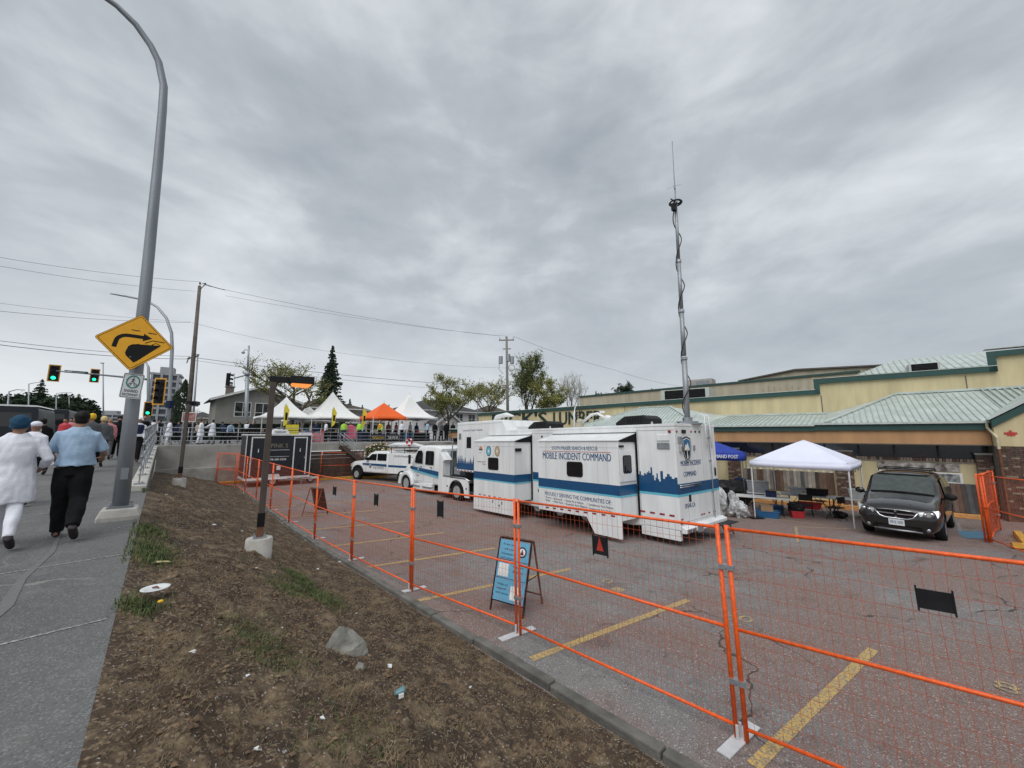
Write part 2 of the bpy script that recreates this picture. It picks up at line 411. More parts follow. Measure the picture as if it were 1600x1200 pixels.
# ------------------------------------------------------------------ ground of the place
asphalt = ground_mat('asphalt_lot', [(.215, .205, .200), (.35, .42, .62, (.165, .155, .150), .8), (1.6, .48, .66, (.25, .235, .228), .6), (5, .52, .66, (.125, .115, .11), .5), (.30, .40, .52, (.215, .135, .112), .9), (1.4, .58, .68, (.115, .062, .050), .6), (3.1, .64, .70, (.07, .062, .058), .6)],
                     bump=.75, speck=[(170, .80, (.36, .35, .34), .6), (150, .84, (.06, .055, .05), .6), (90, .965, (.5, .49, .47), .7)])
crack_nodes(asphalt, .42, .006, (.05, .045, .04), .85)
path_m = ground_mat('asphalt_path', [(.142, .142, .138), (.5, .42, .62, (.105, .106, .104), .8), (3, .5, .7, (.175, .174, .168), .6), (.8, .58, .66, (.20, .195, .185), .5)],
                    bump=.5, speck=[(110, .84, (.28, .285, .29), .45), (90, .88, (.08, .08, .08), .5)])
crack_nodes(path_m, .55, .007, (.27, .26, .24), .7)
road_m = ground_mat('asphalt_road', [(.14, .14, .145), (.4, .4, .6, (.10, .10, .105), .7)], bump=.4, speck=[(60, .85, (.25, .25, .25), .4)])
dirt_m = ground_mat('dirt', [(.085, .056, .036), (1.1, .42, .62, (.044, .031, .023), .85), (3.4, .48, .62, (.21, .155, .095), .8), (11, .46, .62, (.042, .030, .022), .8), (24, .55, .68, (.25, .19, .12), .6), (2.3, .62, .72, (.085, .10, .035), .45)],
                    bump=1.0, speck=[(60, .90, (.27, .20, .13), .6), (95, .985, (.42, .40, .37), .7)])
plaza_m = ground_mat('plaza', [(.20, .20, .20), (.5, .4, .6, (.16, .16, .16), .7)])

def sheet(name, ss, ps, zf, mm, kind='structure'):
    g = M(); n = len(ps)
    g.add([WW(s, p, zf(s, p)) for s in ss for p in ps], [(i*n+j, i*n+j+1, (i+1)*n+j+1, (i+1)*n+j) for i in range(len(ss)-1) for j in range(n-1)])
    return part(name, g, mm, None, 'all', kind=kind)
sheet('parking_lot', [-300, -60, -20, -5, 0, 5, 9, 13, 20, 29.9], [3.2, 5, 9, 14, 19, 24, 60, 400], lotz, asphalt)
bz = lambda s, p: .8+.013*max(0, min(p, 16))-.004
sheet('upper_street', [30.05, 34, 40, 60, 120, 500, 3000], [-2.8, 0, 4, 8, 12, 16, 60, 500, 3000], bz, plaza_m)
sheet('road', [-300, -10, 0, 10, 20, 30, 60, 200, 3000], [-60, -14, -2.81], lambda s, p: (.027*min(s, 30) if s > -40 else -1.08)-.14, road_m)
sheet('far_ground', [-300, -20, 30, 200, 3000], [-3000, -300, -60.01], lambda s, p: -.2+.02*max(0, min(s, 30)), plaza_m)
g = M()
ss = [-12, -4, 0, 4, 8, 12, 18, 24, 30, 120]
for a, b in zip(ss[:-1], ss[1:]):
    P = [WW(s, p, upz(s)+d) for d in (-.5, 0) for s, p in ((a, -2.66), (b, -2.66), (b, -.15), (a, -.15))]
    g.add(P, [(4,5,6,7)][::1] if False else [(7,6,5,4), (0,1,5,4), (2,3,7,6)])
struct('sidewalk', g, path_m)
# kerb stones along the road
kerb = None
for i in range(26):
    s0 = -3+i*1.6
    g = M(); P = [WW(s, p, upz(s)+d) for d in (-.4, .004) for s, p in ((s0, -2.82), (s0+1.585, -2.82), (s0+1.585, -2.66), (s0, -2.66))]
    g.add(P, [(0,1,2,3), (7,6,5,4), (0,4,5,1), (1,5,6,2), (2,6,7,3), (3,7,4,0)])
    if kerb is None:
        kerb = bpy.data.objects.new('road_kerb', None); C.objects.link(kerb); kerb['kind'] = 'structure'
    part('kerb_stone', g, 'concrete', kerb, bevel=.01)

# embankment between pavement and lot
def embz(s, p):
    drop = 0 if s < 12 else (.12+.07*(s-12))
    a = upz(s)-drop; l = lotz(s, 3.3)+.02; k = min(1, max(0, (p+.15)/3.45))
    k2 = k*k*(3-2*k)*.35+k*.65
    return a+(l-a)*k2
def embn(s, p):
    v = Vector((s, p, 0)); edge = min(1, max(0, (p+.15)/.35))*min(1, max(0, (3.4-p)/.3))
    n1 = noise.fractal(v*1.1, 1, 2, 4)*.07; n2 = noise.fractal(v*5.5, .9, 2, 4)*.045; n3 = noise.turbulence(v*12, 3, True)*.026
    return embz(s, p)+(n1+n2+n3)*edge
g = M(); ss = [-6]
while ss[-1] < 29.85: ss.append(ss[-1]+(.035 if -.5 < ss[-1] < 7 else (.07 if ss[-1] < 13 else .16)))
ss[-1] = 29.85; ps = [-.16+i*(3.5/100) for i in range(101)]; n = len(ps)
g.add([WW(s, p, embn(s, p)) for s in ss for p in ps], [(i*n+j, i*n+j+1, (i+1)*n+j+1, (i+1)*n+j) for i in range(len(ss)-1) for j in range(n-1)])
part('embankment', g, dirt_m, None, 'all', kind='structure')

# clods, dead grass and green grass on it (nobody could count them)
rnd = random.Random(3)
g = M()
for i in range(15000):
    s = -1+14*rnd.random()**1.7; p = .0+3.3*rnd.random()
    c = noise.noise(Vector((s*1.1, p*1.1, 4)))
    if rnd.random() > .55+c*1.3: continue
    r = .005+.022*rnd.random()**3.2; x, y, _ = WW(s, p); z = embn(s, p)
    q = [Vector((rnd.uniform(.6, 1.3)*r*cx_, rnd.uniform(.6, 1.3)*r*cy_, rnd.uniform(.4, 1)*r*cz_)) for cx_, cy_, cz_ in ((1,0,0),(0,1,0),(-1,0,0),(0,-1,0),(.3,.2,1),(0,0,-1))]
    g.add([(x+a.x, y+a.y, z+a.z+r*.2) for a in q], [(0,1,4),(1,2,4),(2,3,4),(3,0,4),(1,0,5),(2,1,5),(3,2,5),(0,3,5)])
tag(part('soil_clod', g, 'clod', kind='stuff'), 'loose brown clods of soil scattered over the bare dirt bank', 'soil')
def blades(name, spots, n, h, key, label, spread, wid=.004, lay=1.0):
    g = M()
    for k in range(n):
        s0, p0, sr, pr = spots[rnd.randrange(len(spots))]
        s = rnd.gauss(s0, sr); p = min(3.35, max(-.2, rnd.gauss(p0, pr)))
        x, y, _ = WW(s, p); z = (embn(s, p) if p > -.15 else upz(s)); a = rnd.random()*2*pi; hh = h*rnd.uniform(.4, 1.25); l = rnd.uniform(.2, 1)*spread
        dx, dy = cos(a), sin(a); w_ = wid*rnd.uniform(.7, 1.4)
        g.add([(x-dy*w_, y+dx*w_, z-.005), (x+dy*w_, y-dx*w_, z-.005), (x+dx*l*.45*hh+dy*w_*.7, y+dy*l*.45*hh-dx*w_*.7, z+hh*.6*lay), (x+dx*l*.45*hh-dy*w_*.7, y+dy*l*.45*hh+dx*w_*.7, z+hh*.6*lay), (x+dx*l*hh, y+dy*l*hh, z+hh*(1-.35*l)*lay*(.3 if lay < 1 else 1))],
              [(0,1,2,3), (3,2,4)])
    return tag(part(name, g, key, kind='stuff'), label, 'grass')
strawspots = [(rnd.uniform(-.5, 6.5), rnd.uniform(.1, 3.3), .13, .10) for _ in range(150)]+[(rnd.uniform(6, 11), rnd.uniform(1.2, 3.2), .35, .25) for _ in range(34)]+[(rnd.uniform(2, 4.4), .12, .3, .12) for _ in range(8)]
blades('dead_grass', strawspots, 30000, .045, 'straw', 'dry tan grass roots and stalks matted on the dirt bank', 2.0, .0022, .5)
blades('grass_patch', [(7.3, .02, .35, .14), (6.7, -.0, .3, .12), (8.0, -.02, .25, .1), (6.4, .1, .2, .1)], 1700, .075, 'grass', 'green grass clump at the pavement edge below the concrete pole base', 1.0, .004)
blades('grass_patch', [(7.0, 1.75, .28, .1), (6.4, 1.8, .3, .1), (5.9, 1.9, .2, .12), (6.2, 1.5, .3, .15)], 3600, .06, 'grass', 'green grass strip half way down the dirt bank below the brown lamp post', 1.2, .003)
blades('grass_patch', [(4.75, .02, .1, .08), (4.9, -.05, .12, .06)], 420, .07, 'grass', 'small green weed tuft around the dandelion at the pavement edge', 1.2, .004)
blades('grass_patch', [(3.9, .85, .22, .12), (4.3, .7, .2, .1), (4.1, .9, .3, .2), (2.75, 1.1, .22, .2)], 1500, .042, 'grass', 'sparse green blades in the dirt near the bottom left of the bank', 1.3, .003)
blades('grass_patch', [(11.95, -.3, .12, .08)], 160, .09, 'grass', 'thin green grass at the near end of the low concrete wall', 1.0, .004)

# ------------------------------------------------------------------ kerb of the lot: laid stones, a bit uneven
lk = bpy.data.objects.new('lot_kerb', None); C.objects.link(lk); lk['kind'] = 'structure'
s = -3.0
while s < 29.5:
    l = rnd.uniform(1.6, 2.2) if s > 5 else rnd.uniform(1.0, 1.5)
    z0 = lotz(s, 3.4); z1 = lotz(s+l, 3.4); dz = rnd.uniform(-.012, .012); dp = rnd.uniform(-.015, .015)
    g = M(); P = [WW(a, p+dp, z+d+dz) for d in (-.25, .075) for a, p, z in ((s, 3.38, z0), (s+l-.02, 3.38, z1), (s+l-.02, 3.50, z1), (s, 3.50, z0))]
    g.add(P, [(0,1,2,3), (7,6,5,4), (0,4,5,1), (1,5,6,2), (2,6,7,3), (3,7,4,0)])
    part('kerb_stone', g, 'curb_con', lk, bevel=.015); s += l

# ------------------------------------------------------------------ painted stall lines and numbers (4 mm above the asphalt)
pm = bpy.data.materials.new('stall_paint'); pm.use_nodes = True
def worn(pm, col, lo=.38, hi=.52, under=(.17, .16, .155)):
    t = pm.node_tree; b = t.nodes['Principled BSDF']; b.inputs['Roughness'].default_value = .85
    g = t.nodes.new('ShaderNodeNewGeometry'); n = t.nodes.new('ShaderNodeTexNoise'); n.inputs['Scale'].default_value = 38; n.inputs['Detail'].default_value = 6; n.inputs['Roughness'].default_value = .7
    t.links.new(g.outputs['Position'], n.inputs['Vector'])
    r = t.nodes.new('ShaderNodeValToRGB'); t.links.new(n.outputs['Fac'], r.inputs[0]); r.color_ramp.elements[0].position = lo; r.color_ramp.elements[1].position = hi
    r.color_ramp.elements[0].color = (*under, 1); r.color_ramp.elements[1].color = (*col, 1); t.links.new(r.outputs[0], b.inputs['Base Color'])
worn(pm, (.56, .37, .11), .40, .56); MT['stall'] = pm
pm2 = bpy.data.materials.new('number_paint'); pm2.use_nodes = True; worn(pm2, (.52, .37, .15), .44, .58); MT['numpaint'] = pm2
pm3 = bpy.data.materials.new('faded_white_paint'); pm3.use_nodes = True; worn(pm3, (.45, .45, .43), .45, .62); MT['whitep'] = pm3
pm4 = bpy.data.materials.new('handicap_paint'); pm4.use_nodes = True; worn(pm4, (.06, .24, .40), .36, .56); MT['hcp'] = pm4
def line(s0, p0, s1, p1, w_=.1, key='stall', nm='stall_line'):
    g = M(); d = Vector((s1-s0, p1-p0)); L_ = d.length; d /= L_; nx = Vector((-d.y, d.x))*w_/2; k = max(2, int(L_/1.2))
    pts = []
    for i in range(k+1):
        a = s0+(s1-s0)*i/k; b = p0+(p1-p0)*i/k
        pts += [WW(a-nx.x, b-nx.y, lotz(a, b)+.006), WW(a+nx.x, b+nx.y, lotz(a, b)+.006)]
    g.add(pts, [(2*i, 2*i+1, 2*i+3, 2*i+2) for i in range(k)])
    return struct(nm, g, key)
for a in ((1.31, 3.91, .87, 7.2), (3.73, 3.71, 3.24, 7.09), (6.41, 3.6, 5.77, 6.95), (8.95, 3.7, 8.3, 6.9), (11.5, 3.7, 10.9, 6.9), (14.1, 3.7, 13.5, 6.9), (16.7, 3.7, 16.1, 6.9), (19.3, 3.7, 18.8, 6.9), (-1.2, 4.0, -1.6, 7.3)): line(*a, w_=.11)
for t_, s, p in (('8', -.22, 7.05), ('0', 2.3, 6.85), ('0', 4.75, 6.75), ('1', 4.35, 6.5), ('3', 7.2, 6.7), ('4', 9.8, 6.7)):
    g = M(); x, y, z = WW(s, p, lotz(s, p)+.007)
    g.text(t_, (x, y, z), (-LX, -LY, 0), (RX, RY, -.018), .27, width=.2, align='C', lift=0); struct('stall_number', g, 'numpaint')
for a in ((3.6, 16.2, 3.0, 13.6), (3.6, 16.2, 1.9, 17.3), (5.6, 17.4, 3.1, 17.2)): line(*a, w_=.08, key='numpaint')
for a in ((-.1, 21.0, -.1, 18.2), (-2.2, 21.2, -.35, 19.7), (-1.2, 18.6, -.4, 18.4)): line(*a, w_=.07, key='whitep', nm='faded_line')
g = M(); g.add([WW(a, b, lotz(a, b)+.008) for a, b in ((-.75, 18.1), (-.15, 17.75), (-.05, 19.1), (-.7, 19.6))], [(0,3,2,1)]); struct('accessible_bay_marking', g, 'hcp')
sp4 = bpy.data.materials.new('seam_patch'); sp4.use_nodes = True; worn(sp4, (.19, .19, .182), .45, .72, under=(.138, .138, .134)); MT['seam'] = sp4
g = M(); pts = [(8.6, -.95, .03), (7.2, -.85, .05), (6.2, -.9, .06), (5.4, -.85, .09), (4.7, -.92, .08), (4.0, -.86, .09), (3.4, -.98, .06)]
g.add([WW(s, p+k*w_, upz(s)+.005) for s, p, w_ in pts for k in (-.5, .5)], [(2*i, 2*i+1, 2*i+3, 2*i+2) for i in range(6)]); struct('pavement_seam', g, 'seam')
# joints in the pavement
for s in (4.35, 6.35, 9.9, 13.5):
    g = M(); g.add([WW(s+.0, -2.6, upz(s)+.004), WW(s+.03, -2.6, upz(s)+.005), WW(s+.28, -.2, upz(s)+.011), WW(s+.25, -.2, upz(s)+.011)], [(0,3,2,1)]); struct('pavement_joint', g, 'whitep')

# ------------------------------------------------------------------ low parapet wall with rail, and the tall retaining wall
def wallseg(g, s0, s1, p0, p1, zb, zt):
    P = [WW(s, p, z) for z, f in ((0, 0), (1, 1)) for s, p in ((s0, p0), (s1, p0), (s1, p1), (s0, p1))]
    P = [(x, y, (zt(s0 if i%4 in (0, 3) else s1) if i > 3 else zb(s0 if i%4 in (0, 3) else s1))) for i, (x, y, _) in enumerate(P)]
    g.add(P, [(0,1,2,3), (7,6,5,4), (0,4,5,1), (1,5,6,2), (2,6,7,3), (3,7,4,0)])
pw = thing('parapet_wall', 'low pale concrete wall with a metal rail beside the pavement', 'wall')
g = M(); wallseg(g, 12.1, 29.8, -.45, -.165, lambda s: upz(s)-2.2, lambda s: upz(s)+.12); part('concrete_wall', g, 'concrete_light', pw, bevel=.015)
for i in range(10):
    s = 12.35+i*1.9; g = M(); x, y, z = WW(s, -.3, upz(s)+.12)
    g.obox((x, y, z+.62), Vector((LX, LY, 0))*.05, Vector((RX, RY, 0))*.012, (0, 0, .62)); g.obox((x, y, z+.012), Vector((LX, LY, 0))*.1, Vector((RX, RY, 0))*.09, (0, 0, .012))
    for q in (-.07, .07): g.cyl((x+LX*q+RX*.05, y+LY*q+RY*.05, z+.02), .013, .03, 6)
    part('rail_post', g, 'galv', pw)
for h in (.35, .62, .9, 1.25):
    g = M(); g.tube([WW(12.2, -.3, upz(12.2)+.12+h), WW(29.8, -.3, upz(29.8)+.12+h)], .025 if h < 1.2 else .032, 8); part('rail', g, 'galv', pw, 'all')

rw = thing('retaining_wall', 'stained grey concrete retaining wall topped by a tube railing at the back of the lot', 'wall')
g = M(); P0 = 29.85
def rect_wall(g, s0, s1, p0, p1, z0, z1):
    P = [WW(s, p, z) for z in (z0, z1) for s, p in ((s0, p0), (s1, p0), (s1, p1), (s0, p1))]
    g.add(P, [(0,1,2,3), (7,6,5,4), (0,4,5,1), (1,5,6,2), (2,6,7,3), (3,7,4,0)])
rect_wall(g, P0, P0+.3, -.16, 5.6, -2.2, .92)
wm = mat('wall_concrete', (.46, .445, .415), .92, col2=(.27, .26, .24), vs=1.1, bump=.4, bs=18, detail=9)
part('concrete_wall', g, wm, rw, bevel=.02)
g = M(); rect_wall(g, P0-.16, P0-.002, -.16, 5.6, -2.2, -.42); part('footing', g, 'concrete', rw, bevel=.02)
g = M(); rect_wall(g, P0, P0+.3, 5.602, 23.5, .42, .98); part('concrete_wall', g, wm, rw, bevel=.02)
for i in range(9):                                                 # brown timbers stacked below the concrete band
    p0 = 5.62; z = -1.9+i*.255
    for j in range(6):
        g = M(); d = rnd.uniform(0, .03); rect_wall(g, P0-.5+.055*i+d, P0-.002 if i > 7 else P0+.02, p0+j*3.0, p0+j*3.0+2.985, z, z+.245); part('timber', g, 'plank_timber', rw, bevel=.012)
for i, p in enumerate([-.1+k*1.22 for k in range(20)]):
    b = bz(30, p)+.004; b0 = .92 if p < 5.6 else .98
    g = M(); g.tube([WW(P0+.12, p, b0), WW(P0+.12, p, b0+1.02)], .022, 6); part('rail_post', g, 'galv', rw, 'all')
for h in (.25, .5, .76, 1.02):
    g = M(); g.tube([WW(P0+.12, -.2, .92+h), WW(P0+.12, 5.6, .92+h), WW(P0+.12, 5.7, .98+h), WW(P0+.12, 23.2, .98+h)], .022, 6); part('rail', g, 'galv', rw, 'all')
# yellow painted kerb along the foot of the wall
for p0, p1, s0 in ((.8, 4.0, 29.2), (8.0, 10.6, 28.6), (10.65, 12.9, 28.3), (4.05, 7.9, 29.4)):
    g = M(); z = lotz(s0, p0); rect_wall(g, s0, s0+.16, p0, p1, z-.1, z+.14)
    tag(part('painted_kerb', g, 'curb_yellow', bevel=.02), {.8: 'yellow kerb below the left end of the retaining wall', 8.0: 'yellow kerb right of the black toilet trailer', 10.65: 'yellow kerb in front of the white pickup at the stair foot', 4.05: 'yellow kerb behind the black toilet trailer'}[p0], 'kerb', 'yellow kerbs along the foot of the wall')

# wooden stair from the upper street down to the lot
st = thing('staircase', 'wooden steps with metal handrails leading down from the street to the lot', 'stairs')
for i in range(12):
    p = 9.7+i*.26; z = .78-i*.21
    g = M(); rect_wall(g, 28.55, 29.35, p, p+.3, z-.05, z); part('step', g, 'plank_timber', st)
for s in (28.5, 29.35):
    g = M(); a = Vector(WW(s, 9.6, .72)); b = Vector(WW(s, 12.7, -1.78)); g.bar(a, b, .05, .26); part('stringer', g, 'plank_timber', st)
    g = M(); u = Vector((0, 0, .95)); g.tube([a+u, b+u], .022, 6); g.tube([a+u*.5, b+u*.5], .016, 6)
    for k in range(5): q = a.lerp(b, k/4); g.tube([q, q+u], .018, 6)
    part('handrail', g, 'galv', st, 'all')

# ------------------------------------------------------------------ orange construction fence, panel by panel
def make_panel(L_=2.9, nv=40):
    r = thing('construction_fence', 'x', 'fence', group='orange temporary fence panels')
    for x in (0.021, L_-.021):
        g = M(); g.tube([(x, 0, .0), (x, 0, 1.86)], .021, 8); part('frame_post', g, 'orange_paint', r, 'all')
    for z in (.10, .93, 1.83):
        g = M(); g.tube([(.02, 0, z), (L_-.02, 0, z)], .0155, 8); part('rail', g, 'orange_paint', r, 'all')
    for z in (.45, 1.45): g = M(); g.box(L_-.055, L_+.075, -.03, .03, z, z+.045); g.cyl((L_+.01, -.03, z+.022), .009, .07, 6, axis=(0, 1, 0)); part('clamp', g, 'galv', r)
    g = M(); rw_ = random.Random(12)
    for i in range(1, nv):
        x = .02+(L_-.04)*i/nv; g.tube([(x, .003, .10), (x+rw_.gauss(0, .005), .003+rw_.gauss(0, .006), .5), (x+rw_.gauss(0, .005), .003, .93), (x+rw_.gauss(0, .006), .003+rw_.gauss(0, .006), 1.4), (x, .003, 1.83)], .0018, 3, caps=False)
    for j in range(1, 12): z = .10+1.73*j/12; g.tube([(.02, -.001, z), (L_*.5, .001, z-.002), (L_-.02, -.001, z)], .0018, 3, caps=False)
    part('wire_mesh', g, 'orange_wire', r, kind='stuff')
    return r
FP = [(-1.42, 4.50), (1.49, 4.14), (4.33, 4.03), (6.95, 3.72), (9.75, 3.62), (12.7, 3.6), (15.6, 3.55), (18.5, 3.5), (21.4, 3.45), (24.3, 3.4), (27.2, 3.35)]
FL = ['orange fence panel nearest the camera, running off the right edge of the photo', 'orange fence panel beside the nearest steel foot, in front of the incident trailer rear',
      'orange fence panel directly left of the blue sandwich board', 'orange fence panel third from the camera, crossing in front of the trailer slide-out',
      'orange fence panel standing in front of the white hauler truck', 'orange fence panel beside the small dark sandwich board',
      'orange fence panel right behind the brown lamp post with black tape', 'orange fence panel in front of the toilet trailer wheel',
      'orange fence panel in front of the left toilet door', 'orange fence panel last but one towards the retaining wall', 'orange fence panel at the far bend by the retaining wall']
proto = make_panel(); first = True; panels = []
def place_panel(a, b, label, z0=None, z1=None):
    global first
    A = Vector(WW(*a, lotz(*a)+.02 if z0 is None else z0)); B = Vector(WW(*b, lotz(*b)+.02 if z1 is None else z1)); d = B-A
    o = proto if first else dup(proto, A); first = False
    o.location = A; o.rotation_euler = (0, -atan2(d.z, hypot(d.x, d.y)), atan2(d.y, d.x)); o.scale = (d.length/2.94, 1, 1)
    o['label'] = label; panels.append(o); return o
for i in range(len(FP)-1): place_panel(FP[i], FP[i+1], FL[i])
far = [(27.4, 3.3), (27.0, 5.0), (27.1, 8.0), (26.9, 10.9)]
far = [(27.25, 3.3), (29.0, 1.5)]
place_panel((27.25, 3.3), (29.15, 2.55), FL[10])
place_panel((29.05, 8.3), (28.9, 11.1), 'orange fence panel across the timber wall between toilet trailer and stairs')
place_panel((29.15, 2.6), (29.1, 5.3), 'orange fence panel running behind the toilet trailer left end')
place_panel((-.6, 17.4), (-.93, 20.25), 'orange fence panel seen edge-on right of the dark SUV')
place_panel((-.66, 17.45), (-.90, 20.3), 'second orange fence panel stacked against the edge-on one')
place_panel((-.54, 17.42), (-.99, 20.2), 'third orange fence panel stacked against the edge-on one')
place_panel((-.62, 17.35), (-1.45, 14.6), 'orange fence panel in front of the brick entrance at the right edge')
place_panel((-4.3, 4.85), (-1.45, 4.5), 'orange fence panel beyond the right edge of the photo')
# steel feet
FOOT = [-13, -13, -13, -12, -10, -8, -6, -4, 0, 0, 0]
for i, (s, p) in enumerate(FP[1:]):
    g = M(); a = FOOT[i]
    g.box(-.3, .3, -.055, .055, 0, .012); g.cyl((-.03, 0, .01), .014, .12, 6); g.cyl((.03, 0, .01), .014, .12, 6)
    o = part('steel_ballast', g, 'ballast')
    o.location = WW(s, p, lotz(s, p)+.008); o.rotation_euler = (0, 0, TH+radians(a)+.12)
    tag(o, ['flat silver fence foot beside the nearest yellow stall line', 'flat silver fence foot below the post next to the blue sandwich board', 'flat silver fence foot at the second post left of the blue board',
            'flat silver fence foot at the third post left of the blue board', 'flat silver fence foot beside the small dark sandwich board', 'flat silver fence foot just right of the brown lamp post', 'flat silver fence foot directly behind the brown lamp post',
            'flat silver fence foot below the toilet trailer wheel', 'flat silver fence foot below the left toilet door', 'flat silver fence foot furthest along the kerb'][i], 'fence foot', 'steel feet under the orange fence')
# small dark plates wired to the fence
def plate(i, t, z, w_, h, label, red=False):
    o = panels[i]; g = M(); g.box(-w_/2, w_/2, -.006, .006, -h/2, h/2); g.box(-w_/2-.01, -w_/2, -.01, .01, -h/2-.02, h/2+.02); g.box(w_/2, w_/2+.01, -.01, .01, -h/2-.02, h/2+.02)
    r = thing('fence_sign', label, 'sign', group='dark plates on the orange fence')
    part('plate', g, 'black_plastic', r)
    if red:
        g = M(); q = -.009 if red == 1 else .009
        g.prism([(-.05, q, -.06), (.05, q, -.06), (.0, q, .1)], (0, -.001, 0)); part('emblem', g, 'red_print', r)
    o2 = Matrix.Translation(o.location) @ o.rotation_euler.to_matrix().to_4x4()
    r.location = o2 @ Vector((t*2.9, .03, z)); r.rotation_euler = o.rotation_euler
plate(0, .53, 1.50, .175, .135, 'wide dark plate wired to the nearest fence panel')
plate(1, .47, 1.44, .19, .21, 'dark plate with a red emblem on the fence below the trailer skirt', 2)
plate(2, .60, 1.55, .14, .26, 'dark plate on the fence in front of the hauler truck rear wheel')
plate(3, .52, 1.5, .16, .22, 'dark plate on the fence right of the hauler front wheel')
plate(4, .45, 1.5, .2, .2, 'dark plate on the fence left of the hauler truck')

# ------------------------------------------------------------------ near street lamp, base block, signs
LP = Vector(WW(9.0, -.40, 0)); LP.z = upz(9.0)
lb = M(); q = .25; q2 = .205
lb.rings([[(LP.x+LX*a*q+RX*b*q, LP.y+LY*a*q+RY*b*q, LP.z-.3) for a, b in ((-1,-1),(1,-1),(1,1),(-1,1))],
          [(LP.x+LX*a*q+RX*b*q, LP.y+LY*a*q+RY*b*q, LP.z+.05) for a, b in ((-1,-1),(1,-1),(1,1),(-1,1))],
          [(LP.x+LX*a*q2+RX*b*q2, LP.y+LY*a*q2+RY*b*q2, LP.z+.17) for a, b in ((-1,-1),(1,-1),(1,1),(-1,1))]])
sl = thing('street_lamp', 'tall grey curved street lamp on a concrete block carrying the yellow diamond sign', 'street lamp')
part('concrete_base', lb, 'concrete_light', sl, bevel=.02)
g = M(); g.obox((LP.x, LP.y, LP.z+.185), Vector((LX, LY, 0))*.15, Vector((RX, RY, 0))*.15, (0, 0, .014))
part('base_plate', g, 'pole_grey', sl)
for a in (-1, 1):
    for b in (-1, 1):
        g = M(); g.cyl((LP.x+LX*a*.12+RX*b*.12, LP.y+LY*a*.12+RY*b*.12, LP.z+.19), .022, .05, 6); part('bolt', g, 'galv', sl)
arc = [(0, .25), (.02, 2), (.05, 3.9), (.12, 6.55), (.155, 7.5), (.18, 7.95), (.29, 8.38), (.42, 8.62), (.64, 8.88), (.9, 9.05), (1.3, 9.16), (1.9, 9.26), (2.6, 9.3)]
g = M(); g.tube([(LP.x-RX*t, LP.y-RY*t, z) for t, z in arc], [.105, .093, .082, .068, .062, .059, .056, .053, .049, .045, .041, .038, .035], 12)
part('pole', g, 'pole_grey', sl, 'all')
g = M(); c = Vector((LP.x-RX*2.95, LP.y-RY*2.95, 9.3)); g.ell(c, .38, .16, .07, rot=Matrix.Rotation(TH, 3, 'Z')); part('lamp_head', g, 'galv', sl, 'all')
# cover plate low on the pole
g = M(); g.obox((LP.x-LX*.10, LP.y-LY*.10, .95), Vector((LX, LY, 0))*.008, Vector((RX, RY, 0))*.045, (0, 0, .09)); part('hand_hole_cover', g, 'pole_grey', sl)

def facing(o, c, yaw, roll=0, pitch=0):               # local x = right in the picture plane of the sign, local y = up, +z towards the viewer
    o.location = c
    o.rotation_euler = (Matrix.Rotation(radians(yaw), 4, 'Z') @ Matrix.Rotation(radians(90+pitch), 4, 'X') @ Matrix.Rotation(radians(roll), 4, 'Z')).to_euler()
def rrect(w_, h, r, n=5):
    pts = []
    for cx_, cy_, a0 in ((w_/2-r, h/2-r, 0), (-w_/2+r, h/2-r, 90), (-w_/2+r, -h/2+r, 180), (w_/2-r, -h/2+r, 270)):
        for i in range(n+1): a = radians(a0+90*i/n); pts.append((cx_+r*cos(a), cy_+r*sin(a)))
    return pts
def flat(g, pts, z, t=.0012, m=0): g.prism([(x, y, z) for x, y in pts], (0, 0, t), m)
sg = thing('warning_sign', 'yellow diamond warning sign with black right-curving arrow and slope symbol', 'sign')
def rot45(pts): return [((x-y)*.7071, (x+y)*.7071) for x, y in pts]
g = M(); flat(g, rot45(rrect(.9, .9, .05)), 0, .003); part('panel', g, 'sign_black', sg)
g = M(); flat(g, rot45(rrect(.885, .885, .045)), .003); part('yellow_rim', g, 'sign_yellow', sg)
g = M(); flat(g, rot45(rrect(.84, .84, .035)), .0042); part('black_line', g, 'sign_black', sg)
g = M(); flat(g, rot45(rrect(.82, .82, .03)), .0054); part('yellow_field', g, 'sign_yellow', sg)
def ribbon(g, pts, w_, z):
    for (a, b) in zip(pts[:-1], pts[1:]):
        d = Vector(b)-Vector(a); n_ = Vector((-d.y, d.x)).normalized()*w_/2
        g.prism([(a[0]-n_.x, a[1]-n_.y, z), (b[0]-n_.x, b[1]-n_.y, z), (b[0]+n_.x, b[1]+n_.y, z), (a[0]+n_.x, a[1]+n_.y, z)], (0, 0, .0012))
g = M()
cv = [(-.27, -.13), (-.26, -.02)]+[(-.26+.15*(1-cos(a)), -.02+.13*sin(a)) for a in (radians(x) for x in (20, 40, 60, 75, 90))]+[(.10, .115)]
for i, (a, b) in enumerate(zip(cv[:-1], cv[1:])):
    d = Vector(b)-Vector(a); n_ = Vector((-d.y, d.x)).normalized()*.032; e_ = d.normalized()*.008
    g.prism([(a[0]-n_.x-e_.x, a[1]-n_.y-e_.y, .0066+i*.00002), (b[0]-n_.x, b[1]-n_.y, .0066+i*.00002), (b[0]+n_.x, b[1]+n_.y, .0066+i*.00002), (a[0]+n_.x-e_.x, a[1]+n_.y-e_.y, .0066+i*.00002)], (0, 0, .0012))
flat(g, [(.09, .04), (.215, .115), (.09, .19)], .0066); part('arrow', g, 'sign_black', sg)
g = M()
flat(g, [(-.10, -.16), (-.085, -.09), (-.04, -.045), (.03, -.03), (.36, .005), (.07, -.35), (.03, -.385), (-.09, -.27), (-.11, -.22)], .0066); part('slope_symbol', g, 'sign_black', sg)
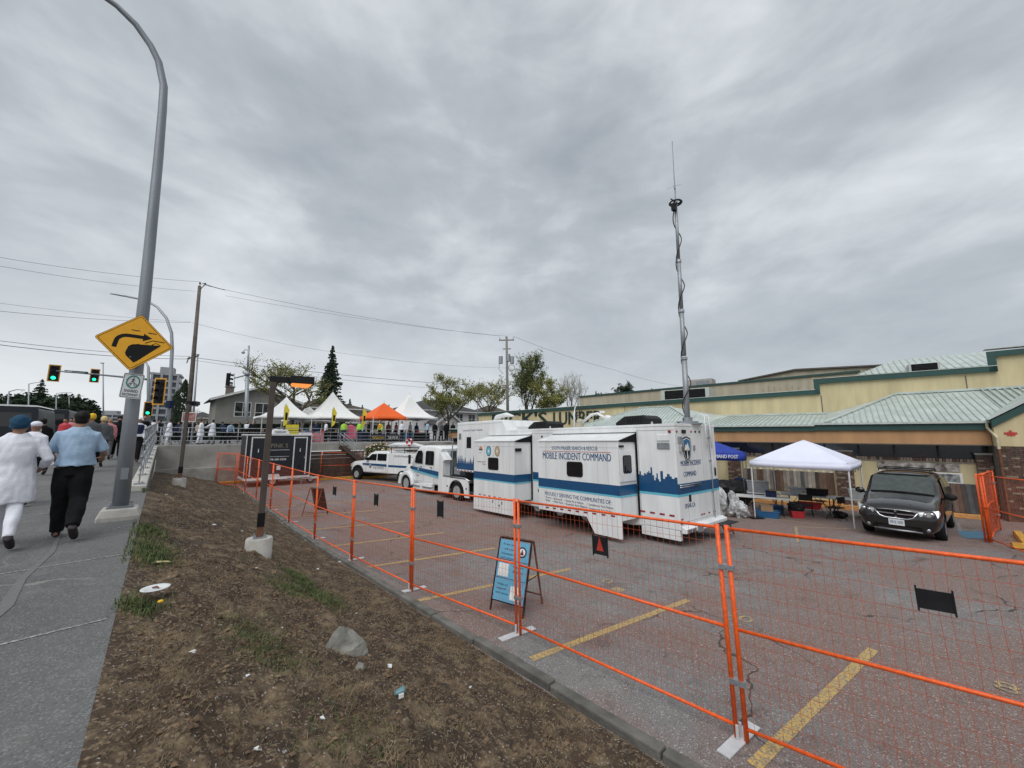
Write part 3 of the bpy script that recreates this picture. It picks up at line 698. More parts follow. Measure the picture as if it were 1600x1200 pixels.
g = M(); ribbon(g, [(-.09, .225), (.03, .225)], .016, .0066); ribbon(g, [(.14, .215), (.26, .215)], .016, .0066)
ribbon(g, [(-.06, -.075), (.05, -.025)], .016, .0066); ribbon(g, [(.13, .01), (.225, .075)], .016, .0066); ribbon(g, [(.2251, .075), (.40, .075)], .016, .0068)
ribbon(g, [(.225, -.0), (.285, .035), (.345, .005), (.285, -.03), (.225, 0)], .011, .0066); part('lane_marks', g, 'sign_black', sg)
for q in C.objects:
    if q.parent is sg and q.name.split('.')[0] in ('arrow', 'slope_symbol', 'lane_marks'): q.scale = (1.16, 1.16, 1)
g = M(); g.cyl((.0, .33, .0066), .008, .004, 8); g.cyl((-.03, -.33, .0068), .01, .004, 8); part('bolt', g, 'galv', sg)
C1 = Vector(at(212, 535, 6.15)); facing(sg, C1, 37, -3.5)
sg.scale = (.75, .75, 1)
g = M(); 
s2 = thing('pathway_sign', 'white shared pathway sign with walker and bicycle in a green ring', 'sign')
g = M(); flat(g, rrect(.36, .45, .03), 0, .003); part('panel', g, 'sign_white', s2)
g = M(); o_ = rrect(.335, .425, .024); i_ = rrect(.318, .408, .018); n = len(o_)
g.add([(x, y, .0045) for x, y in o_]+[(x, y, .0045) for x, y in i_], [(i, (i+1)%n, n+(i+1)%n, n+i) for i in range(n)]); part('border', g, 'sign_black', s2)
g = M(); g.torus((0, .075, .004), .108, .011, (1,0,0), (0,1,0), 28, 4); part('ring', g, 'sign_green', s2)
g = M(); g.torus((-.045, .025, .004), .022, .004, (1,0,0), (0,1,0), 12, 4); g.torus((.045, .025, .004), .022, .004, (1,0,0), (0,1,0), 12, 4)
ribbon(g, [(-.045, .025), (-.015, .05), (.03, .05), (.045, .025)], .007, .0045); g.ell((.005, .145, .005), .012, .012, .003, 8, 4)
ribbon(g, [(.0, .13), (-.005, .09), (-.03, .065)], .016, .0046); ribbon(g, [(-.005, .09), (.025, .065)], .012, .0052); ribbon(g, [(-.03, .11), (0, .125), (.03, .10)], .009, .0058); part('walker_and_bicycle', g, 'sign_black', s2)
g = M(); g.text('SHARED', (0, -.115, .004), (1,0,0), (0,1,0), .052, width=.235, align='C', bold=.03); g.text('PATHWAY', (0, -.185, .004), (1,0,0), (0,1,0), .052, width=.265, align='C', bold=.03); part('lettering', g, 'ink', s2)
facing(s2, at(206.5, 603, 6.22), 37, -4); s2.scale = (.70, .90, 1)
for q in (sg, s2):
    g = M(); g.box(-.02, .02, -.18, .18, -.03, -.001); part('bracket', g, 'galv', q)

# brown lamp posts with a shoebox head
def brown_lamp(s, p, H, base_h, lit, label, aim=0):
    x, y, z = WW(s, p, embz(s, p)); r = thing('lamp_post', label, 'lamp post', (x, y, z), 42+aim, group='brown lamp posts on the bank')
    g = M(); g.tube([(0,0,-.4), (0,0,base_h-.02), (0,0,base_h)], [.205, .205, .19], 24); part('concrete_base', g, 'concrete_light', r, True)
    g = M(); g.box(-.1, .1, -.1, .1, base_h, base_h+.02); part('base_plate', g, 'galv', r)
    for a in (-1, 1):
        for b in (-1, 1): g = M(); g.cyl((a*.075, b*.075, base_h+.02), .015, .045, 6); part('bolt', g, 'galv', r)
    g = M(); g.box(-.05, .05, -.05, .05, base_h+.02, base_h+.2); part('rusty_foot', g, 'rust', r, label='rusty lowest stretch of the post')
    g = M(); g.box(-.049, .049, -.049, .049, base_h+.201, H); part('post', g, 'lamp_brown', r, bevel=.006)
    g = M(); g.box(-.056, .056, -.056, .056, base_h+.19, base_h+.42); part('black_tape', g, 'black_matte', r)
    g = M(); g.box(-.06, .26, -.055, .055, H, H+.10); part('arm', g, 'black_plastic', r, bevel=.004)
    g = M(); g.box(.261, .66, -.17, .17, H-.015, H+.125); part('lamp_head', g, 'black_plastic', r, bevel=.008)
    g = M(); g.prism([(.29, -.14, H-.016), (.63, -.14, H-.016), (.58, -.13, H-.07), (.31, -.13, H-.055)], (0, .28, 0)); part('lens', g, 'lamp_orange' if lit else 'glass_mid', r)
    return r
brown_lamp(8.15, 1.42, 3.02, .27, True, 'brown square lamp post with orange glowing head and black tape band', -8)
brown_lamp(19.3, .62, 3.1, .3, False, 'thin brown lamp post further along the bank beside the low concrete wall', 70)

# ------------------------------------------------------------------ small things on the bank
def ico(name, c, rx, ry, rz, key, seed, amp=.35, sub=2, rotz=0, label='', cat=''):
    bm = bmesh.new(); bmesh.ops.create_icosphere(bm, subdivisions=sub, radius=1)
    for v in bm.verts:
        d = 1+amp*noise.noise(v.co*1.3+Vector((seed, seed, 0)))+amp*.4*noise.noise(v.co*3.5+Vector((0, seed, 5)))
        v.co = Vector((v.co.x*rx*d, v.co.y*ry*d, v.co.z*rz*d))
    me = bpy.data.meshes.new(name); bm.to_mesh(me); bm.free(); me.materials.append(MT[key]); o = bpy.data.objects.new(name, me); C.objects.link(o)
    o.location = c; o.rotation_euler = (0, 0, rotz); return tag(o, label, cat) if label else o
x, y, z = WW(4.1, 1.5, embz(4.1, 1.5))
bm = bmesh.new()
pk_ = [(-.20,-.04,-.08), (-.17,.12,-.08), (.08,.16,-.08), (.24,.03,-.08), (.14,-.13,-.08), (-.08,-.15,-.08), (-.17,.0,.07), (-.05,.05,.21), (-.01,.0,.225), (.06,.05,.19), (.19,.0,.065), (.10,-.1,.05), (-.10,-.12,.06), (.02,.12,.1), (.21,.0,.0), (-.19,-.03,.02)]
for q in pk_: bm.verts.new(q)
bmesh.ops.convex_hull(bm, input=bm.verts); bmesh.ops.delete(bm, geom=[v for v in bm.verts if not v.link_faces], context='VERTS')
bmesh.ops.triangulate(bm, faces=bm.faces); bmesh.ops.subdivide_edges(bm, edges=bm.edges, cuts=3, use_grid_fill=True)
for v in bm.verts:
    v.co += Vector((noise.noise(v.co*9), noise.noise(v.co*9+Vector((3,1,2))), noise.noise(v.co*9+Vector((7,7,2)))))*.02+v.co.normalized()*noise.noise(v.co*28)*.007
me = bpy.data.meshes.new('rock'); bm.to_mesh(me); bm.free(); me.materials.append(MT['rock']); o = bpy.data.objects.new('rock', me); C.objects.link(o)
o.location = (x, y, z-.0); o.rotation_euler = (0, 0, radians(10)); o.scale = (1.05, 1, 1.02); tag(o, 'large angular grey rock half sunk in the dirt bank', 'rock')
ico('stone', Vector(WW(3.72, 1.52, embz(3.72, 1.52)+.02)), .045, .035, .04, 'rock', 4, label='small grey stone just below the large rock', cat='stone')
x, y, z = WW(5.0, .08, upz(5)+.035)
pl = thing('paper_plate', 'white paper plate with a brown food scrap lying on the dirt', 'plate', (x, y, z), 0)
g = M(); pr = [(0, .004), (.07, .004), (.075, .01), (.105, .018), (.107, .016), (.076, .004), (.07, 0), (0, 0)]
g.rings([[(r*cos(2*pi*j/28), r*sin(2*pi*j/28), zz) for j in range(28)] for r, zz in pr[1:-1]]); part('dish', g, 'sign_white', pl, 'all')
g = M(); g.tube([(-.03, .0, .016), (.0, .012, .02), (.03, .0, .016)], [.006, .01, .006], 6); part('food_scrap', g, 'rust', pl)
x, y, z = WW(3.16, 1.62, embn(3.16, 1.62)+.02)
cup = thing('crushed_cup', 'crushed teal drink cup with white print lying on the dirt', 'cup', (x, y, z), 20)
g = M(); g.tube([(-.03, 0, .0), (-.01, .0, .005), (.03, .01, .012), (.05, .01, .014)], [.018, .026, .03, .034], 12, flat=.7); part('cup_body', g, K('cup_teal', (.12, .24, .28), .4), cup, 'all')
g = M(); g.obox((.02, -.02, -.012), (.02, .006, 0), (.0, -.012, .0), (0, 0, .015)); part('print_patch', g, 'white_print', cup)
x, y, z = WW(4.68, .12, embn(4.68, .12))
dd = thing('dandelion', 'single yellow dandelion in the weed tuft by the pavement', 'flower', (x, y, z))
g = M(); g.tube([(0,0,0), (.005,0,.05), (0,0,.08)], .002, 5); part('stem', g, 'grass', dd)
g = M(); g.ell((0,0,.085), .022, .022, .012, 10, 6); part('bloom', g, 'turban_yellow', dd, 'all')
x, y, z = WW(6.15, .12, embn(6.15, .1)+.02)
g = M(); g.prism([(-.09, -.02, 0), (.02, -.03, .01), (.1, .0, .0), (.06, .03, .005), (-.05, .02, .012)], (0, 0, .004)); o = part('leaf_scrap', g, K('straw_leaf', (.42, .37, .18), .9)); o.location = (x, y, z); o.rotation_euler = (0, 0, .2); tag(o, 'pale yellow dead leaf scrap below the green grass clump', 'leaf')
lit = [(4.0, .33, .03), (3.55, .62, .02), (2.9, .95, .02), (4.9, 2.55, .03), (3.75, 1.82, .035), (9.6, .9, .04), (6.9, 1.2, .025), (2.7, .55, .022), (5.6, 2.2, .02), (13.2, .2, .06), (2.5, .4, .02), (4.55, 1.05, .018), (2.35, 1.35, .016), (3.3, 2.45, .02), (8.1, 2.4, .03), (10.6, 1.5, .03)]
for i, (s, p, r) in enumerate(lit):
    g = M(); g.prism([(-r, -r*.4, 0), (r*.6, -r*.6, .003), (r, r*.3, .0), (-r*.3, r*.6, .006)], (0, 0, .005)); o = part('litter', g, 'sign_white'); x, y, z = WW(s, p, embn(s, p)+.006)
    o.location = (x, y, z); o.rotation_euler = (.1*sin(i*3), .15*cos(i*5), i*1.3); tag(o, 'small torn scrap of white paper on the dirt bank', 'litter', 'white paper scraps on the dirt')
# ------------------------------------------------------------------ lumber store
SO = (18.26, 15.22, -1.41); SA = 48.8
store = thing('store_building', 'long beige lumber store with pale green ribbed metal roofs and orange fascia', 'building', SO, SA)
store.name = 'store_building'
def sp_(name, g, m, **k): return part(name, g, m, store, **k)
g = M(); g.box(0, .3, -.3, 31.6, -.6, 2.0); sp_('lower_wall', g, 'beige_wall')
g = M(); g.box(-.05, .3, -.3, 31.6, 2.001, 2.03); sp_('sill', g, 'concrete')
g = M(); y = -.3
while y < 20:
    g.box(-.07, .1, y+.008, y+.085, 2.031, 2.16, rnd.choice((0, 1, 2, 2))); y += .093
sp_('brick_course', g, ['brick_a', 'brick_b', 'brick_c'], kind='stuff')
g = M(); g.box(.16, .2, -.3, 31.6, 2.03, 2.8); sp_('window_glass', g, 'glass_mid')
for y in (-.25, 1.06, 2.35, 3.5, 4.7, 5.7, 6.76, 7.95, 9.0, 10.4, 11.8, 13.2, 14.6, 16, 17.4, 18.8):
    g = M(); g.box(.08, .159, y-.03, y+.03, 2.165, 2.78); sp_('window_mullion', g, 'roof_dark')
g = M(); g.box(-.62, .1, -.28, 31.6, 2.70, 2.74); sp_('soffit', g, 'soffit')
g = M(); g.box(-.50, -.45, -.28, 4.95, 2.741, 3.3); g.box(-.48, -.43, 4.951, 31.6, 2.741, 3.27); sp_('orange_band', g, 'orange_fascia')
g = M(); g.box(-.60, -.44, -.28, 4.95, 3.301, 3.56); g.box(-.58, -.42, 4.951, 31.6, 3.271, 3.50); sp_('green_fascia', g, 'trim_green')
g = M(); g.box(-.70, -.55, -.28, 4.95, 3.561, 3.64); g.box(-.68, -.55, 4.951, 31.6, 3.501, 3.58); sp_('gutter', g, 'gutter')
# roofs: the long low one, the hipped one at the right and the small one at the left
def slope(name, pts): g = M(); g.prism(pts, (0, 0, -.06)); return sp_(name, g, 'roof_green')
slope('low_roof', [(-.6, 4.0, 3.60), (-.6, 17.8, 3.60), (4.0, 17.8, 4.26), (4.0, 4.0, 4.26)])
slope('hip_roof', [(-.62, -.25, 3.66), (-.62, 4.55, 3.64), (4.0, 1.85, 5.15), (4.0, -6, 5.24), (.2, -6, 3.95), (-.62, -1.0, 3.67)])
g = M(); g.prism([(-.62, 4.55, 3.63), (4.0, 1.85, 5.14), (4.0, 4.8, 4.2)], (0, 0, -.05)); sp_('hip_side', g, 'roof_green')
g = M(); g.prism([(-.62, 17.8, 3.63), (-.62, 10.0, 3.63), (2.6, 12.6, 4.93), (2.6, 14.6, 4.93)], (0, 0, -.05)); g.prism([(-.62, 17.8, 3.63), (2.6, 14.6, 4.93), (4, 17.8, 4.0)], (0, 0, -.05)); g.prism([(-.62, 10.0, 3.63), (4, 9.2, 4.2), (2.6, 12.6, 4.93)], (0, 0, -.05)); sp_('hip_roof', g, 'roof_green')
g = M(); y = 4.6
while y < 10:
    if not 10 < y < 17.8: g.bar((-.62, y, 3.61), (3.98, y+.0, 4.285), .04, .045)
    y += .21
y = -.9
while y < 4.5:                                                       # ribs of the hipped roof stop at the hip line
    t = 1 if y < 1.85 else (4.55-y)/2.7
    g.bar((-.62, y, 3.675), (-.62+4.62*t, y, 3.655+1.51*t), .04, .05); y += .21
y = 10.1
while y < 17.7:
    t = min(1, (y-10)/2.6, (17.8-y)/3.2); g.bar((-.62, y, 3.64), (-.62+3.22*t, y, 3.645+1.31*t), .035, .04); y += .21
y = -5.8
while y < -.9: g.bar((.3, y, 3.97), (3.98, y, 5.26), .04, .05); y += .21
sp_('roof_ribs', g, 'roof_rib', kind='stuff')
g = M(); g.bar((-.62, 4.55, 3.68), (4.0, 1.85, 5.2), .14, .05); g.bar((3.95, 1.85, 5.2), (3.95, -6, 5.29), .16, .1); g.bar((3.93, 4.0, 4.31), (3.93, 17.8, 4.31), .14, .1)
g.bar((-.62, 10.0, 3.67), (2.6, 12.6, 4.97), .12, .05); g.bar((-.62, 17.8, 3.67), (2.6, 14.6, 4.97), .12, .05); g.bar((2.6, 12.5, 4.98), (2.6, 14.7, 4.98), .14, .06); sp_('ridge_cap', g, 'roof_green')
# upper parapet wall, stepped
def wall_poly(name, x, x1, prof, m, zb=3.9):
    g = M(); pts = [(x, prof[0][0], zb)]+[(x, y, z) for y, z in prof]+[(x, prof[-1][0], zb)]; g.prism(pts, (x1-x, 0, 0)); return sp_(name, g, m)
wall_poly('upper_wall', 4.0, 4.3, [(32.3, 5.15), (4.8, 5.55)], 'beige_wall', -.6)
wall_poly('upper_wall', 4.02, 4.3, [(4.798, 6.12), (-1.55, 6.16)], 'beige_wall', -.6)
wall_poly('upper_wall', 4.04, 4.3, [(-1.552, 6.85), (-9, 6.95)], 'beige_wall', -.6)
g = M()
def cap(x, y0, z0, y1, z1, h=.24, t=.12): g.prism([(x, y0, z0-h), (x, y1, z1-h), (x, y1, z1), (x, y0, z0)], (-t, 0, 0))
cap(4.0, 32.35, 5.22, 4.8, 5.62); cap(4.0, 5.05, 6.2, -1.55, 6.24); cap(4.0, -1.3, 6.92, -9, 7.03)
g.box(3.88, 4.0, 4.8, 5.05, 5.38, 5.96); g.box(3.88, 4.0, -1.55, -1.3, 5.99, 6.68); sp_('green_cap', g, 'trim_green')
g = M(); g.prism([(3.86, 32.4, 5.225), (3.86, 5.0, 5.63), (4.35, 5.0, 5.63), (4.35, 32.4, 5.225)], (0, 0, .03)); g.box(3.86, 4.35, -1.55, 5.07, 6.245, 6.27); g.box(3.86, 4.35, -9, -1.28, 7.035, 7.06); sp_('coping', g, 'gutter')
g = M(); g.box(3.985, 4.0, 4.76, 4.8, 4.25, 5.3); g.box(3.985, 4.0, 16.4, 16.43, 4.25, 5.2); g.box(4.0, 4.018, -.6, -.57, 5.2, 5.9); sp_('wall_joint', g, 'soffit')
g = M(); g.text("DICK'S", (3.99, 30.3, 3.98), (0, -1, 0), (0, 0, 1), 1.12, width=6.6, bold=.07, lift=.03); g.text('LUMBER', (3.99, 22.95, 3.93), (0, -1, 0), (0, 0, 1), 1.12, width=4.6, bold=.07, lift=.03); sp_('lettering', g, K('sign_letter_green', (.010, .030, .022), .5) and 'sign_letter_green')
# second tier, metal gable roofs behind, rooftop units
wall_poly('second_tier_wall', 10, 10.3, [(24, 6.85), (2.9, 7.22)], 'beige_grey', 4.2)
g = M(); cap(10, 24.05, 6.95, 2.9, 7.32, .14, .1); sp_('tier_cap', g, 'trim_green')
g = M()
for k in range(7): g.box(9.985, 10, 6.2+k*.35, 6.2+k*.35+.03, 6.3, 6.5+.3*((k*7)%3)/3)
sp_('rust_streaks', g, K('streak', (.28, .24, .17), .9))
g = M(); g.prism([(14, 10.2, 6.5), (14, 10.2, 7.7), (14, 6.6, 8.2), (14, 1.0, 7.95), (14, 1.0, 6.5)], (4, 0, 0)); sp_('rear_gable', g, 'beige_grey')
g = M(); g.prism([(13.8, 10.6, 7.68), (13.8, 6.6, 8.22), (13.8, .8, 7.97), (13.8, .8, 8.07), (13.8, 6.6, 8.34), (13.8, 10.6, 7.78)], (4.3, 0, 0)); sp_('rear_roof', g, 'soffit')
g = M(); g.prism([(8, 3.2, 6.75), (8, -8, 6.85), (12, -8, 8.15), (12, 1.2, 8.05)], (0, 0, -.06)); sp_('hip_roof', g, 'roof_green')
g = M(); y = -7.8
while y < 3.1:
    t = min(.98, (3.2-y)/2.1); g.bar((8, y, 6.80), (8+4*t, y, 6.80+1.27*t), .05, .04); y += .3
sp_('roof_ribs', g, 'roof_rib', kind='stuff')
g = M(); g.box(7.9, 8.0, -8, 3.2, 6.4, 6.76); sp_('green_fascia', g, 'trim_green')
def rooftop(y0, y1, x, z0, z1, dark, label):
    r = thing('rooftop_unit', label, 'air conditioner', Vector(SO)+Matrix.Rotation(radians(SA), 3, 'Z')@Vector((x, (y0+y1)/2, z0)), SA, 'rooftop air units on the store'); w_ = (y1-y0)/2; h = z1-z0
    g = M(); g.box(0, 1.4, -w_, w_, 0, h); part('cabinet', g, 'gutter' if dark else 'concrete', r, bevel=.03)
    for k in range(int(h/.1)-1): g = M(); g.box(-.03, -.005, -w_*.8, w_*(.75 if dark else .2), .08+k*.1, .14+k*.1); part('louvre', g, 'black_plastic' if dark else 'steel', r)
    g = M(); g.box(-.01, -.001, -w_*.85, w_*.82, .05, h-.05); part('opening', g, 'black_matte' if dark else 'concrete', r)
rooftop(11.0, 14.4, 6, 5.4, 6.45, True, 'wide grey rooftop unit with dark grilles behind the store sign wall')
rooftop(12.7, 14.9, 14, 6.6, 8.2, False, 'plain beige rooftop box furthest back on the store')
rooftop(-.25, .95, 7.2, 6.3, 7.1, True, 'dark louvred rooftop unit at the right below the upper green roof')
# brick piers
def brickwork(x, y0, y1, z0, z1, thick=.03, side=True):
    g = M(); z = z0; row = 0
    while z < z1-.03:
        y = y0-(.1 if row % 2 else 0)
        while y < y1:
            a, b = max(y+.005, y0), min(y+.195, y1)
            if b-a > .03: g.box(x-thick-rnd.uniform(0, .004), x, a, b, z+.005, min(z+.068, z1), rnd.choice((0, 0, 1, 1, 1, 0, 2)))
            y += .2
        z += .073; row += 1
    sp_('brickwork', g, ['brick_a', 'brick_b', 'brick_c'], kind='stuff')
for y0, y1 in ((3.74, 4.38), (8.2, 8.77), (12.7, 13.3), (17.2, 17.8), (-.28, .12)):
    g = M(); g.box(-.19, -.001, y0, y1, -.5, 2.35); sp_('brick_pier', g, 'mortar'); brickwork(-.19, y0, y1, -.1, 2.3)
    g = M(); g.box(-.25, -.0, y0-.03, y1+.03, 2.351, 2.42); sp_('pier_cap', g, 'concrete')
# gabled entrance at the right edge
g = M(); g.box(-.87, 0, -7, -.30, -.6, 2.70); sp_('entrance_brick', g, 'mortar'); brickwork(-.87, -2.6, -.30, -.1, 2.70)
g = M(); g.prism([(-.9, -.30, 2.701), (-.9, -.30, 3.42), (-.9, -2.6, 5.0), (-.9, -5, 3.42), (-.9, -7, 2.701)], (.9, 0, 0)); sp_('entrance_gable', g, 'beige_wall')
g = M(); g.prism([(-.98, -.27, 3.40), (-.98, -.27, 3.66), (-.98, -2.6, 5.26), (-.98, -2.6, 5.0)], (.5, 0, 0)); sp_('rake_board', g, 'trim_green')
g = M(); g.prism([(-1.02, -.2, 3.661), (-1.02, -2.6, 5.3), (4, -2.6, 5.3), (4, -.2, 3.661)], (0, 0, .04)); sp_('entrance_roof', g, 'roof_green')
g = M(); leaf = [(0,-.10),(.015,-.04),(.09,-.06),(.08,-.03),(.17,.03),(.14,.04),(.15,.09),(.09,.07),(.06,.10),(.03,.06),(.035,.15),(.015,.12),(0,.18)]
pts = leaf+[(-x, y) for x, y in reversed(leaf[1:-1])]
g.prism([(-.912, -.68-x*1.0, 3.13+y) for x, y in pts], (.01, 0, 0)); sp_('maple_leaf', g, 'red_print')
g = M(); g.box(-.915, -.902, -1.5, -1.02, 3.02, 3.5); sp_('green_sign', g, 'trim_green')
g = M(); g.tube([(-.66, -.20, 3.58), (-.66, -.20, 3.38), (-.98, -.34, 3.02), (-.98, -.34, 2.6)], .045, 6); sp_('downspout', g, K('spout_beige', (.55, .48, .33), .6))
g = M(); g.tube([(-.98, -.34, 2.598), (-.98, -.34, 0)], .045, 6); sp_('downspout', g, 'rust')
# sample boards hung on the wall, leaning, and the picture banner
woodc = [(.10, .055, .035), (.21, .18, .15), (.055, .04, .034), (.27, .24, .20), (.13, .08, .055), (.07, .075, .08), (.32, .30, .27), (.16, .13, .11), (.05, .03, .03)]
for i, c in enumerate(woodc): K('board_%d' % i, c, .7, var=.2, vs=4)
db = thing('decking_display', 'row of hanging decking sample boards in browns and greys on the beige wall', 'display', Vector(SO)+Matrix.Rotation(radians(SA), 3, 'Z')@Vector((-.03, 4.45, .38)), SA)
seq = [0, 0, 4, 4, 2, 3, 6, 1, 5, 3, 6, 7, 3, 1, 4, 0, 2, 7, 6, 1, 0, 4, 3, 7, 2, 1]
for i, k in enumerate(seq):
    y = i*.139; g = M(); g.box(-.03-.004*(i % 3), 0, y+.006, y+.133, 0, .98); part('board', g, 'board_%d' % k, db)
    if i % 2 == 0: g = M(); g.box(-.05, -.0, y+.03, y+.12, .985, 1.03); part('label_tag', g, 'white_print', db)
db2 = thing('decking_display', 'dark decking sample boards leaning on the wall right of the SUV', 'display', Vector(SO)+Matrix.Rotation(radians(SA), 3, 'Z')@Vector((-.16, .22, .12)), SA)
for i, k in enumerate([2, 5, 2, 0, 4, 2, 2, 8]): g = M(); g.prism([(-.2, i*.135, 0), (-.17, i*.135, 0), (.09, i*.135, 1.08), (.06, i*.135, 1.08)], (0, .128, 0)); part('board', g, 'board_%d' % k, db2)
bn = thing('picture_banner', 'photo banner of landscaped patios on the wall above the SUV', 'banner', Vector(SO)+Matrix.Rotation(radians(SA), 3, 'Z')@Vector((-.02, .51, 1.0)), SA)
g = M(); g.box(-.02, 0, .05, 2.42, .65, .96); part('top_print', g, mat('patio_print', (.10, .08, .07), .6, col2=(.55, .52, .48), vs=5, detail=8), bn)
g = M(); g.box(-.02, 0, 0, 2.45, .18, .60); part('white_frame', g, 'white_print', bn)
for k in range(3): g = M(); g.box(-.028, -.0205, .08+k*.79, .08+k*.79+.71, .24, .55); part('picture', g, mat('garden_print', (.06, .07, .07), .5, col2=(.40, .42, .42), vs=7, detail=8), bn)
# timbers lying at the foot of the wall
def timber(y0, y1, x, label, z=.02, h=.16):
    c = Vector(SO)+Matrix.Rotation(radians(SA), 3, 'Z')@Vector((x, (y0+y1)/2, 0)); s_ = c.x*LX+c.y*LY; p_ = c.x*RX+c.y*RY; c.z = lotz(s_, p_)+.01
    g = M(); g.box(-.09, .09, -(y1-y0)/2, (y1-y0)/2, 0, h); o = part('parking_timber', g, 'orange_timber', bevel=.012); o.location = c; o.rotation_euler = (0, 0, radians(SA)); tag(o, label, 'timber', 'orange timbers along the store wall')
timber(6.2, 8.1, -1.0, 'orange painted timber at the wall below the left table'); timber(3.4, 6.0, -1.05, 'longest orange painted timber behind the tables', h=.2); timber(.3, 1.3, -1.0, 'short orange timber right of the SUV rear wheel')
timber(4.2, 5.6, -.7, 'upper pale timber resting behind the longest orange one', h=.3)

# ------------------------------------------------------------------ incident command trailer
RVX = .018
rv = thing('command_trailer', 'long white mobile incident command trailer with navy stripe and slide-outs', 'trailer', (4.57, 10.75, -1.37), 39, rx=-RVX)
def rp(name, g, m, par=rv, **k): return part(name, g, m, par, **k)
Wd = 2.5; RH = 3.27; LN = 11.65
g = M()   # main body and raised gooseneck, outline in y,z extruded across
prof = [(0, .42), (0, RH), (7.5, RH+.04), (7.85, 3.78), (LN, 3.80), (LN, 1.38), (8.95, 1.38), (8.7, .35), (1.5, .35), (1.0, .42)]
g.prism([(0, y, z) for y, z in prof], (Wd, 0, 0)); rp('body', g, 'rv_white', bevel=.035)
g = M(); g.box(.004, .14, 0.03, 1.2, .16, .42); g.box(2.3, 2.48, 0.03, 8.6, .16, .42); rp('skirt', g, 'rv_white', bevel=.01)
g = M()
for y in (1.16, 1.30, 5.05, 5.9, 8.95, 9.9, 10.8): g.box(-.003, .0, y, y+.012, .5 if y < 8.9 else 1.42, 3.2)
for y0, y1, z in ((0, 7.4, 3.14), (7.9, LN, 3.66)): g.box(-.006, 0, y0, y1, z, z+.012)
for x in (.5, 1.55, 1.95, 2.3): g.box(x, x+.01, -.004, 0, .46, 3.2)
g.box(.3, 2.4, -.004, 0, .62, .632); rp('panel_seams', g, 'rv_seam')
g = M(); g.box(-.012, Wd+.012, -.012, 7.45, RH-.02, RH+.055); rp('roof_edge', g, 'rv_white', bevel=.01)
g = M(); g.box(-.004, -.001, .0, 1.22, 1.38, 1.66); g.box(-.004, -.001, 4.66, 5.9, 1.38, 1.66); rp('navy_stripe', g, 'navy')
g = M(); g.box(-.004, -.001, .0, 1.22, 1.315, 1.38); g.box(-.004, -.001, 4.66, 5.9, 1.315, 1.38); rp('cyan_stripe', g, 'cyan')
g = M(); g.box(0, 1.85, -.0045, -.001, 1.38, 1.66); g.box(1.86, Wd, -.0045, -.001, 1.38, 1.66); rp('navy_stripe', g, 'navy')
g = M(); g.box(0, Wd, -.0045, -.001, 1.315, 1.379); rp('cyan_stripe', g, 'cyan')
# skyline
hts = [(1.22, 1.86), (1.17, 1.95), (1.12, 1.84), (1.02, 1.90), (.96, 1.87), (.93, 1.93), (.87, 1.98), (.84, 1.92), (.80, 2.08), (.75, 1.86), (.70, 1.72), (.655, 1.80), (.62, 1.92), (.58, 1.76), (.545, 1.70), (.50, 1.99), (.42, 1.78), (.36, 1.84), (.30, 1.92), (.22, 1.86), (.16, 1.80), (.08, 1.84), (0.0, 1.8)]
g = M()
for (a, z), (b, _) in zip(hts[:-1], hts[1:]): g.box(-.0045, -.0012, b, a, 1.661, z)
rp('skyline_print', g, 'navy')
g = M(); g.box(-.005, -.0015, .0, .0, 0, 0); g = M()
y = 11.6; rr = random.Random(5)
while y > 10.0:
    w_ = rr.uniform(.14, .24); h = rr.uniform(1.85, 2.15)
    for k in range(4):
        zz = 1.72+(h-1.72)*k/4; ww = w_*(1-k/4.4)
        g.prism([(-.003-.0004*k, y-w_/2+ww*.62, zz), (-.003-.0004*k, y-w_/2-ww*.62, zz), (-.003-.0004*k, y-w_/2, zz+(h-1.72)*.42)], (.0003, 0, 0))
    y -= w_*.8
g.box(-.0045, -.0012, 8.8, 11.62, 1.48, 1.76); rp('forest_print', g, 'navy')
# text on body
Rv = (0, -1, 0); Up = (0, 0, 1)
g = M(); g.text('Committed. Trained. Volunteer.', (0, 11.1, 3.34), Rv, Up, .105, width=1.75, bold=.02, lift=.003); rp('lettering', g, 'navy')
g = M(); g.text('MOBILE INCIDENT', (.83, 0, 2.14), (1, 0, 0), Up, .15, width=1.2, align='C', bold=.05, lift=.004); g.text('COMMAND', (.72, 0, 1.84), (1, 0, 0), Up, .145, width=.74, align='C', bold=.05, lift=.004)
g.text('SFSAR.CA', (.60, 0, .99), (1, 0, 0), Up, .12, width=.58, align='C', bold=.05, lift=.004); rp('lettering', g, 'navy')
def shield(g, o, right, h, m0=0):
    o = Vector(o); r = Vector(right); u = Vector((0, 0, 1)); n_ = r.cross(u)
    def P(pts, lift, m): g.prism([o+r*x*h+u*y*h+n_*lift for x, y in pts], n_*.0012, m)
    out_ = [(-.30, .42), (-.15, .46), (0, .5), (.15, .46), (.30, .42), (.33, .1), (.26, -.2), (.12, -.4), (0, -.5), (-.12, -.4), (-.26, -.2), (-.33, .1)]
    P(out_, .004, 0); P([(x*.86, y*.88) for x, y in out_], .0056, 2); P([(x*.78, y*.82) for x, y in out_], .0072, 1)
    P([(-.2, .0), (-.08, .22), (-.02, .14), (.06, .27), (.2, .0), (.05, -.04)], .0088, 2)
    P([(-.2, -.05), (0, .02), (.2, -.05), (.12, -.3), (0, -.38), (-.12, -.3)], .0088, 3)
    P([(-.05, -.32), (.05, -.32), (0, .05)], .0104, 2)
g = M(); shield(g, (.64, 0, 2.58), (1, 0, 0), .78); rp('badge', g, ['ink', 'blue_print', 'white_print', 'sign_black'])
